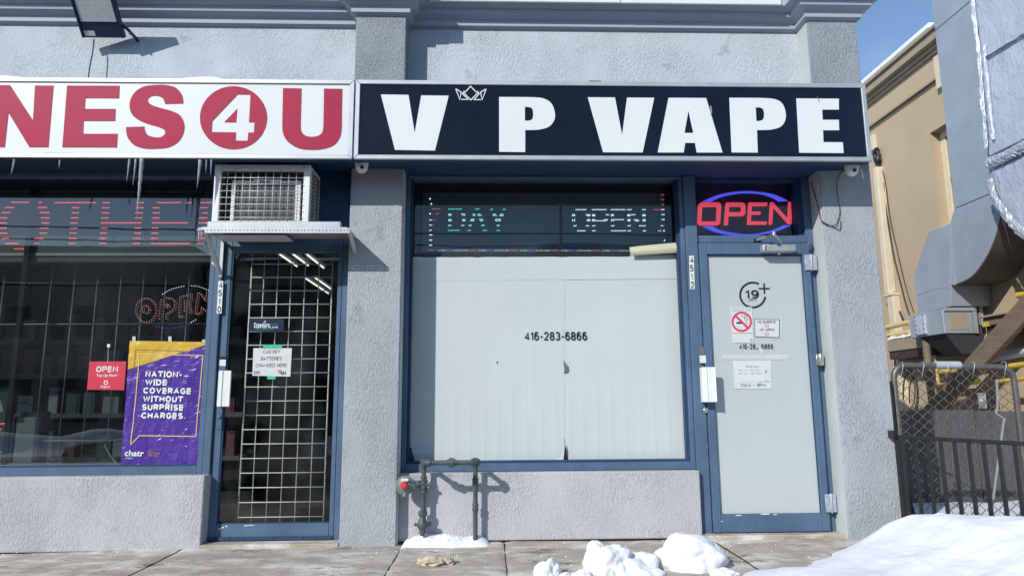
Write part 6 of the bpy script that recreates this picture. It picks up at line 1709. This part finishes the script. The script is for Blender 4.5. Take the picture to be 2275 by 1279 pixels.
crumple(curve([(2200, 400), (2212, 440), (2230, 468), (2252, 497), (2275, 518), (2290, 530)], 6), WX_, 0.10, 'edge_tape', M['foil'], 4)
crumple(curve([(2195, 127), (2215, 116), (2240, 100), (2280, 76)], 5), WX_, 0.018, 'seam_tape', M['galv'], 5)

# fan box under the duct
FX = 5.42
fb = thing('fan_box', 'grey sheet metal fan box with an access panel under the duct', 'fan box', (5.2, 3.1, 1.2))
c = [side(2019, 704, FX), side(2093, 683, FX), side(2098, 738, FX), side(2023, 754, FX)]
y0_, y1_ = c[1].y, c[0].y
zt0, zb0 = 1.963, 1.666
fx1_ = FX + 0.36
MB().box(FX, fx1_, y0_, y1_, zb0, zt0).build('casing', M['galv'], fb, bevel=0.006)
a, b = side(2036, 700, FX), side(2062, 742, FX)
MB().box(FX - 0.035, FX - 0.0005, b.y, a.y, zb0 + 0.025, zt0 - 0.03).build('access_panel', M['wrap'], fb, bevel=0.003)
sc = MB()
for k in range(5):
    zz = zb0 + 0.035 + (zt0 - zb0 - 0.075) * k / 4
    for yy in (a.y - 0.015, b.y + 0.015): sc.tube_profile(Vector((FX - 0.0355, yy, zz)), Vector((-1, 0, 0)), [(0, 0.009), (0.006, 0.007)], 6)
sc.build('panel_screws', M['umber'], fb)
MB().box(FX + 0.07, fx1_ - 0.07, y0_ - 0.006, y0_ - 0.0005, zb0 + 0.045, zt0 - 0.05).build('front_recess', M['tantrim'], fb, bevel=0.002)
MB().box(FX + 0.01, fx1_ + 0.05, y0_ - 0.02, y0_ - 0.0065, zt0 - 0.03, zt0 + 0.012).build('front_rail', M['galv'], fb, bevel=0.003)
MB().hexa([Vector((FX + 0.02, y0_ + 0.02, zb0 - 0.0005)), Vector((fx1_ + 0.15, y0_ + 0.02, zb0 - 0.0005)), Vector((fx1_ + 0.15, y1_ - 0.15, zb0 - 0.0005)), Vector((FX + 0.02, y1_ - 0.15, zb0 - 0.0005))],
          [Vector((FX + 0.22, y0_ + 0.05, 1.42)), Vector((fx1_ + 0.08, y0_ + 0.05, 1.42)), Vector((fx1_ + 0.08, y1_ - 0.3, 1.42)), Vector((FX + 0.22, y1_ - 0.3, 1.42))]).build('underside_shade', M['bulkhead'], fb, bevel=0.004)  # dark taper under the casing, the shade there built in as colour
MB().box(fx1_ + 0.002, fx1_ + 0.05, y0_ - 0.01, y0_ + 0.03, zb0 - 0.0, 2.49).box(fx1_ + 0.09, fx1_ + 0.13, y0_ - 0.01, y0_ + 0.03, zb0 + 0.1, 2.43).build('hanger_strut', M['alu_dull'], fb)
MB().box(FX + 0.20, FX + 0.53, y0_ + 0.08, y1_ - 0.08, zt0 + 0.001, 2.32).build('neck', M['ductdark'], fb)

# ================================================================== YELLOW PIPES, STAIR
def ypipe(pts, r, m_, label, name='yellow_pipe', X=None, cat='pipe'):
    P = [side(x, y, X) if X else Vector((x, y)) for x, y in pts]
    return tag(MB().tube(P, r, 12).build(name, M[m_], smooth=40), label, cat, 'yellow pipes in the alley')
PX = 5.75
ypipe([(1971, 727), (2022, 715)], 0.036, 'paleyellow', 'pale yellow pipe left of the fan box, upper one of two', X=PX)
ypipe([(1974, 745), (2022, 736)], 0.034, 'paleyellow', 'pale yellow pipe left of the fan box, lower one of two', X=PX)
ypipe([(2262, 656), (2300, 652)], 0.036, 'yellow', 'short thick yellow pipe stub at the right edge on the tan wall', X=5.8)
tag(MB().tube([(5.50, y0_ + 0.5, 1.66), (5.50, y0_ + 0.5, 0.25)], 0.045, 12).build('brown_post', M['brown'], smooth=40), 'brown post below the fan box', 'post')
yl = thing('yellow_pipe', 'yellow pipe bent into a square loop behind the chain link', 'pipe', (5.4, 2.5, 0.9), 'yellow pipes in the alley')
A_, B_, C_, D_, E_ = side(2077, 750, 5.7), side(2082, 858, 5.7), side(2172, 846, 5.7), side(2079, 826, 5.72), side(2186, 819, 5.72)
MB().tube([side(2066, 752, 5.7), side(2080, 838, 5.7), B_], 0.040, 12).build('riser', M['paleyellow'], yl, smooth=40)
MB().tube([B_, C_], 0.036, 12).build('lower_run', M['yellow'], yl, smooth=40)
MB().tube([D_, E_], 0.036, 12).build('upper_run', M['yellow'], yl, smooth=40)
ypipe([(2245, 813), (2300, 806)], 0.030, 'yellow', 'yellow pipe at the right edge, level with the gate top', X=5.6)
ypipe([(2215, 847), (2300, 838)], 0.022, 'yellow', 'thin yellow pipe at the right edge below the gate top', X=5.6)
led_ = thing('wall_ledge', 'timber ledge with snow left of the fan box on the tan wall', 'ledge', (5.8, 4.8, 1.5))
a, b = side(1972, 772, 5.65), side(2068, 752, 5.65)
MB().box(5.65, TX - 0.001, b.y, a.y, a.z - 0.06, a.z + 0.10).build('board', M['tantrim'], led_, bevel=0.006)
MB().box(5.67, TX - 0.002, b.y + 0.02, a.y, a.z - 0.17, a.z - 0.0605).build('shade_strip', M['umber'], led_)  # umber strip below the ledge, the shade under it given as colour
s_ = MB(); n = 14
for k in range(n + 1):
    y = b.y + 0.45 + (a.y - b.y - 0.45) * k / n
    for j in range(5):
        s_.v.append((5.64 + 0.08 * j, y, a.z + 0.1005 + (0.05 + 0.04 * noise.noise(Vector((k * 0.9, j * 0.8, 0)))) * (1 if 0 < j < 4 else 0.2)))
for k in range(n):
    for j in range(4): s_.f.append((k * 5 + j, k * 5 + j + 1, k * 5 + j + 6, k * 5 + j + 5))
s_.build('ledge_snow', M['snow'], led_, smooth=True)
l2 = thing('wall_ledge', 'brown moulded ledge right of the fan box on the tan wall', 'ledge', (5.8, 3.0, 1.6))
a, b = side(2176, 722, 5.62), side(2270, 700, 5.62)
MB().box(5.66, TX - 0.001, b.y, a.y, a.z - 0.02, a.z + 0.075).build('board', M['brown'], l2, bevel=0.01)
MB().box(5.62, TX - 0.001, b.y, a.y, a.z + 0.0755, a.z + 0.10).build('cap_board', M['tantrim'], l2, bevel=0.004)
MB().box(5.70, TX - 0.001, b.y, a.y, a.z - 0.12, a.z - 0.0205).build('shade_strip', M['umber'], l2)  # shade under this ledge, built as an umber strip
MB().box(5.655, 5.70, a.y - 0.10, a.y + 0.0005, a.z - 0.022, a.z + 0.03).build('yellow_end', M['yellow'], l2)
wpip = side(2152, 806, 5.9); wp2 = side(2290, 776, 5.9)
tag(MB().tube([wpip, wp2], 0.055, 12).build('snowy_pipe', M['offwhite'], smooth=40), 'pale snow covered pipe behind the timber brace', 'pipe')
a, b = side(2086, 892, 5.62), side(2300, 655, 5.62)
d = (b - a).normalized(); up_ = Vector((0, -d.z, d.y)); up_ = up_ if up_.z > 0 else -up_
brace = MB().hexa([a - up_ * 0.11 - d * 0.9, b - up_ * 0.11, b + up_ * 0.11, a + up_ * 0.11 - d * 0.9], [p + Vector((0.07, 0, 0)) for p in (a - up_ * 0.11 - d * 0.9, b - up_ * 0.11, b + up_ * 0.11, a + up_ * 0.11 - d * 0.9)]).build('timber_brace', M['brown'], bevel=0.006)
tag(brace, 'brown timber beam slanting down behind the chain link gate', 'beam')
q = side(2186, 889, 5.48)
bxk = thing('meter_box', 'pale grey box with a dark side hung on the timber brace', 'box', (q.x, q.y, q.z - 0.12))
MB().box(5.50, 5.61, q.y - 0.06, q.y + 0.10, q.z - 0.10, q.z + 0.085).build('body', M['dark'], bxk, bevel=0.006)
MB().box(5.48, 5.4995, q.y - 0.02, q.y + 0.10, q.z - 0.09, q.z + 0.085).build('front_plate', M['alu_dull'], bxk, bevel=0.008, seg=2)
MB().box(5.476, 5.4795, q.y + 0.01, q.y + 0.07, q.z - 0.01, q.z + 0.05).build('label_plate', M['plate'], bxk)
MB().tube([(5.56, q.y, q.z - 0.1), (5.56, q.y + 0.02, q.z - 0.30), (5.57, q.y - 0.02, q.z - 0.42)], 0.018, 8).build('conduit', M['alu_dull'], bxk, smooth=True)
tag(MB().lathe((5.6, q.y - 0.05, 0.05), (0, 0, 1), [(0, 0.17), (0.55, 0.19), (0.60, 0.20), (0.63, 0.18), (0.66, 0.10), (0.68, 0.02)], 20).build('dark_bin', M['bulkhead'], smooth=40), 'dark round bin standing below the grey box in the alley', 'bin')

hd = thing('dark_panel', 'low dark grey panel of boards behind the gates', 'dark_panel', (4.0, 1.35, 0.0))  # dark boards filling the dark area behind the gates
for k in range(9):
    xa = 2.72 + 0.245 * k
    MB().box(xa, xa + 0.241, 1.33 + 0.004 * (k % 3), 1.36, 0.03, 0.80 + random.uniform(-0.012, 0.012)).build('board', M['dark_boards'], hd, bevel=0.004)
# ================================================================== CHAIN LINK GATE
GYc = 0.06
gt = thing('chain_link_gate', 'chain link gate in a bent pipe frame with a grey foam sleeve', 'gate', (3.2, GYc, 0.0))
gx0, gx1 = at(1988, 900, GYc).x + 0.012, at(2260, 900, GYc).x
gzt = at(2000, 811, GYc).z; gzt2 = at(2240, 815, GYc).z
rb_ = 0.085
fr_ = [(gx0, GYc, 0.0), (gx0, GYc, gzt - rb_)] + [(gx0 + rb_ * (1 - cos(t)), GYc, gzt - rb_ + rb_ * sin(t)) for t in (0.4, 0.8, 1.2, 1.57)] + [(gx1 - rb_, GYc, gzt2)] + [(gx1 - rb_ + rb_ * sin(t), GYc, gzt2 - rb_ + rb_ * cos(t)) for t in (0.4, 0.8, 1.2, 1.57)] + [(gx1, GYc, 0.0)]
MB().tube(fr_, 0.0195, 12).build('pipe_frame', M['gatepipe'], gt, smooth=50)
s0, s1 = at(2077, 811, GYc).x, at(2132, 812, GYc).x
MB().tube([(s0, GYc, gzt), (s1, GYc, gzt - 0.002)], 0.027, 14).build('foam_sleeve', M['sleeve'], gt, smooth=50)
for px in (2000, 2046, 2100, 2158, 2228):
    x = at(px, 812, GYc).x
    MB().tube([(x + 0.012 * sin(t), GYc - 0.030 * cos(t) , gzt - 0.012 + 0.034 * sin(t) - (0.05 if t < 0 else 0)) for t in [-1.2, 0.0, 0.5, 1.0, 1.57, 2.1, 2.8]], 0.0030, 6).build('wire_tie', M['alu_dull'], gt, smooth=True)
pitch, vz = 0.0415, 0.064
ncol = int((gx1 - gx0 - 0.04) / pitch)
for k in range(ncol + 1):
    xc = gx0 + 0.025 + pitch * k
    ph = k % 2
    nz_ = int((gzt - 0.035) / (vz / 2))
    jx_ = random.uniform(-0.004, 0.004)
    pts = []
    for j in range(nz_ + 1):
        z = 0.01 + (gzt - 0.04) * j / nz_
        s = 1 if (j + ph) % 2 else -1
        sag = 0.010 * noise.noise(Vector((xc * 4, z * 3, 1)))
        pts.append((xc + s * pitch * 0.53 + sag + jx_, GYc + 0.006 * s + 0.012 * noise.noise(Vector((xc * 3, z * 2.5, 6))), z + 0.010 * noise.noise(Vector((xc * 5, z * 4, 11)))))
    MB().tube(pts, 0.0033, 4).build('link_wire', M['link'], gt, smooth=True)
P = [(2215, 842), (2217, 900), (2214, 918), (2232, 930), (2229, 945), (2222, 1000), (2212, 1070), (2203, 1145)]
Q = [at(x, y, GYc - 0.012) for x, y in P]
sp = MB()
for a, b in zip(Q[:-1], Q[1:]):
    sp.hexa([a + Vector((-0.007, 0, 0)), a + Vector((0.007, 0, 0)), b + Vector((0.007, 0, 0)), b + Vector((-0.007, 0, 0))], [a + Vector((-0.007, 0.006, 0)), a + Vector((0.007, 0.006, 0)), b + Vector((0.007, 0.006, 0)), b + Vector((-0.007, 0.006, 0))])
sp.build('tension_bar', M['alu_dull'], gt)
lp_ = MB()
for k, (cx_, cy_, rx_, ry_) in enumerate(((2022, 872, 16, 48), (2020, 868, 13, 40), (2030, 880, 10, 44))):
    lp_.tube([at(x, y, GYc + 0.03 + 0.01 * k) for x, y in arc(cx_, cy_, rx_, ry_, -70 - 20 * k, 200, 20)], 0.0045, 6)
tag(lp_.build('cable_loop', M['cable'], smooth=True), 'loose loops of black cable hanging on the chain link gate', 'cable')
tag(MB().tube([at(x, y, 0.22) for x, y in curve([(1988, 812), (1990, 790), (2000, 785), (2012, 802), (2024, 806)], 5)], 0.0065, 6).build('gate_cable', M['umber'], smooth=True), 'dark cable arching over the left corner of the gate', 'cable')

# iron gate leaf, swung towards the street
ig = thing('iron_gate', 'black iron gate leaf with square bars standing in the snow', 'gate', (2.8, -0.4, 0.0))
I0, I1 = Vector((2.675, -0.02, 0)), Vector((3.02, -0.80, 0))
dv = (I1 - I0).normalized(); pv = Vector((-dv.y, dv.x, 0))
def ibar(p, z0, z1, h=0.0095, nm='bar'):
    q = [p + dv * sx * h + pv * sy * h for sx, sy in ((-1, -1), (1, -1), (1, 1), (-1, 1))]
    return MB().hexa([v + Vector((0, 0, z0)) for v in q], [v + Vector((0, 0, z1)) for v in q]).build(nm, M['iron'], ig, bevel=0.0015)
zr0, zr1 = 0.655, 0.648
ra_, rb2 = I0 - dv * 0.0, I1
MB().hexa([ra_ + pv * s1 * 0.014 + Vector((0, 0, zr0 + s2 * 0.012)) for s1, s2 in ((-1, -1), (1, -1), (1, 1), (-1, 1))], [rb2 + pv * s1 * 0.014 + Vector((0, 0, zr1 + s2 * 0.012)) for s1, s2 in ((-1, -1), (1, -1), (1, 1), (-1, 1))]).build('top_rail', M['iron'], ig, bevel=0.002)
MB().hexa([ra_ + pv * s1 * 0.012 + Vector((0, 0, 0.07 + s2 * 0.012)) for s1, s2 in ((-1, -1), (1, -1), (1, 1), (-1, 1))], [rb2 + pv * s1 * 0.012 + Vector((0, 0, 0.07 + s2 * 0.012)) for s1, s2 in ((-1, -1), (1, -1), (1, 1), (-1, 1))]).build('bottom_rail', M['iron'], ig, bevel=0.002)
n = 10
for k in range(n):
    f = (k + 0.6) / n
    if k == n - 1: continue
    ibar(I0 + (I1 - I0) * f, 0.0825, 0.638)
ibar(I0 + dv * 0.016, 0.0, 0.64, 0.013, 'hinge_stile'); ibar(I1 - dv * 0.02, 0.0, 0.632, 0.016, 'latch_stile')
MB().box(2.640, 2.685, -0.055, -0.001, 0.645, 0.695).build('wall_bracket', M['iron'], ig, bevel=0.004)
q = I1 - dv * 0.04
MB().box(q.x + 0.005, q.x + 0.055, q.y - 0.02, q.y + 0.02, 0.24, 0.33).build('lock_case', M['iron'], ig, bevel=0.004)
fp = thing('fence_post', 'slim black post leaning beside the right pillar', 'post', (2.70, 0.0, 0))
MB().hexa([Vector((2.692, 0.01, 1.02)), Vector((2.712, 0.01, 1.02)), Vector((2.712, 0.03, 1.02)), Vector((2.692, 0.03, 1.02))], [Vector((2.692, 0.01, 0.0)), Vector((2.716, 0.01, 0.0)), Vector((2.716, 0.03, 0.0)), Vector((2.692, 0.03, 0.0))]).build('shaft', M['iron'], fp, bevel=0.002)
MB().hexa([Vector((2.700, 0.032, 0.63)), Vector((2.716, 0.032, 0.63)), Vector((2.716, 0.044, 0.63)), Vector((2.700, 0.044, 0.63))], [Vector((2.80, 0.032, 0.0)), Vector((2.82, 0.032, 0.0)), Vector((2.82, 0.044, 0.0)), Vector((2.80, 0.044, 0.0))]).build('stay', M['iron'], fp)

# ================================================================== ACROSS THE STREET (seen in the glass)
def far_block(x0, x1, y, h, m_, label, nwin):
    t = thing('street_building', label, 'building', ((x0 + x1) / 2, y, -0.6))
    MB().box(x0, x1, y - 8, y, -0.6, h).build('wall', m_, t)
    for k in range(nwin):
        xx = x0 + (x1 - x0) * (k + 0.5) / nwin
        MB().box(xx - 1.1, xx + 1.1, y + 0.001, y + 0.06, 0.0, 2.2).build('window', M['darkfar'], t)
        MB().box(xx - 0.6, xx + 0.6, y + 0.001, y + 0.06, 4.4, 6.0).build('window', M['darkfar'], t)
    MB().box(x0 - 0.1, x1 + 0.1, y - 8.1, y + 0.25, h + 0.001, h + 0.35).build('roof_edge', M['darkfar'], t)
far_block(-34, -16, -32, 8.9, M['brickfar'], 'dark brick shop row across the street, left block', 5)
far_block(-15.7, 2, -33, 8.3, M['paintfar'], 'grey painted shop block across the street, middle one', 4)
far_block(2.6, 24, -31, 8.8, M['brickfar'], 'taller brick shop across the street, right block', 5)
sbk = grid(-40, 40, -19.0, -16.0, 160, 14, lambda x, y: -0.62 + 0.75 * math.exp(-((y + 17.5) / 0.8) ** 2) * (0.8 + 0.5 * noise.noise(Vector((x * 0.7, y, 0)))))
struct(sbk.build('snowbank', M['snow'], smooth=True, kind='structure'))
for k, (x, h, r) in enumerate(((2.85, 9.3, 0.09), (-31, 8.2, 0.14))):
    t = thing('street_lamp' if k == 0 else 'utility_pole', ['street lamp across the road', 'timber utility pole across the road'][k], ['street lamp', 'utility pole'][k], (x, -22, -0.6))
    MB().tube([(x, -22, -0.6), (x, -22, h)], [r, r * 0.7], 10).build('pole', M['darkfar'], t, smooth=True)
    if k == 0:
        MB().tube([(x, -22, h), (x - 0.5, -21.6, h + 0.25), (x - 1.2, -21, h + 0.3)], 0.06, 8).build('arm', M['darkfar'], t); MB().box(x - 1.9, x - 1.1, -21.2, -20.8, h + 0.18, h + 0.36).build('lamp_head', M['darkfar'], t, bevel=0.04)
    else:
        MB().box(x - 1.2, x + 1.2, -22.06, -21.94, h - 0.8, h - 0.65).build('cross_arm', M['bark'], t)
for k, (z, r, lb_) in enumerate(((7.55, 0.035, 'highest overhead wire across the street'), (7.05, 0.035, 'second overhead wire across the street'), (5.25, 0.06, 'lowest thick overhead cable across the street'))):
    tag(MB().tube([(-60 + 6 * i, -22, z + 0.0011 * (-60 + 6 * i + 8) ** 2 * 0.25 - 0.012 * (-60 + 6 * i)) for i in range(21)], r, 6).build('overhead_wire', M['cable'], smooth=True), lb_, 'wire', 'overhead wires across the street')
# parked car
car = thing('parked_car', 'black car parked at the kerb, mirrored low in the left window', 'car', (-5.6, -9.0, -0.6))
prof = [(-2.2, 0.25), (-2.25, 0.62), (-1.9, 0.80), (-1.15, 0.86), (-0.45, 1.33), (0.9, 1.36), (1.75, 0.95), (2.2, 0.86), (2.25, 0.30)]
MB().loops([prof], lambda u, v: Vector((-5.6 + u, -9.85, -0.6 + v)), (0, 1.7, 0)).build('body', M['carpaint'], car, bevel=0.06, seg=3, smooth=40)
for yy, n_ in ((-8.148, Vector((0, 0.006, 0))), (-9.852, Vector((0, -0.006, 0)))):
    for lp in ([(-0.95, 0.92), (-0.40, 1.26), (0.10, 1.28), (0.10, 0.92)], [(0.18, 0.92), (0.18, 1.28), (0.85, 1.28), (1.45, 0.94)]):
        MB().loops([lp], lambda u, v: Vector((-5.6 + u, yy, -0.6 + v)), n_).build('window', M['glass_shop'], car)
for dx in (-1.4, 1.4):
    for yy, s in ((-8.16, 1), (-9.84, -1)):
        w_ = MB().lathe((-5.6 + dx, yy - 0.1 * s, -0.28), (0, s, 0), [(0, 0.31), (0.02, 0.325), (0.16, 0.325), (0.18, 0.30)], 24).build('wheel', M['dark'], car, smooth=40)
        MB().lathe((-5.6 + dx, yy + 0.081 * s, -0.28), (0, s, 0), [(0, 0.20), (0.012, 0.18), (0.014, 0.04)], 16).build('rim', M['alu'], w_, smooth=40)
for yy in (-8.5, -9.5):
    MB().box(-7.88, -7.80, yy - 0.18, yy + 0.18, 0.02, 0.14).build('headlight', M['lens'], car, bevel=0.02)
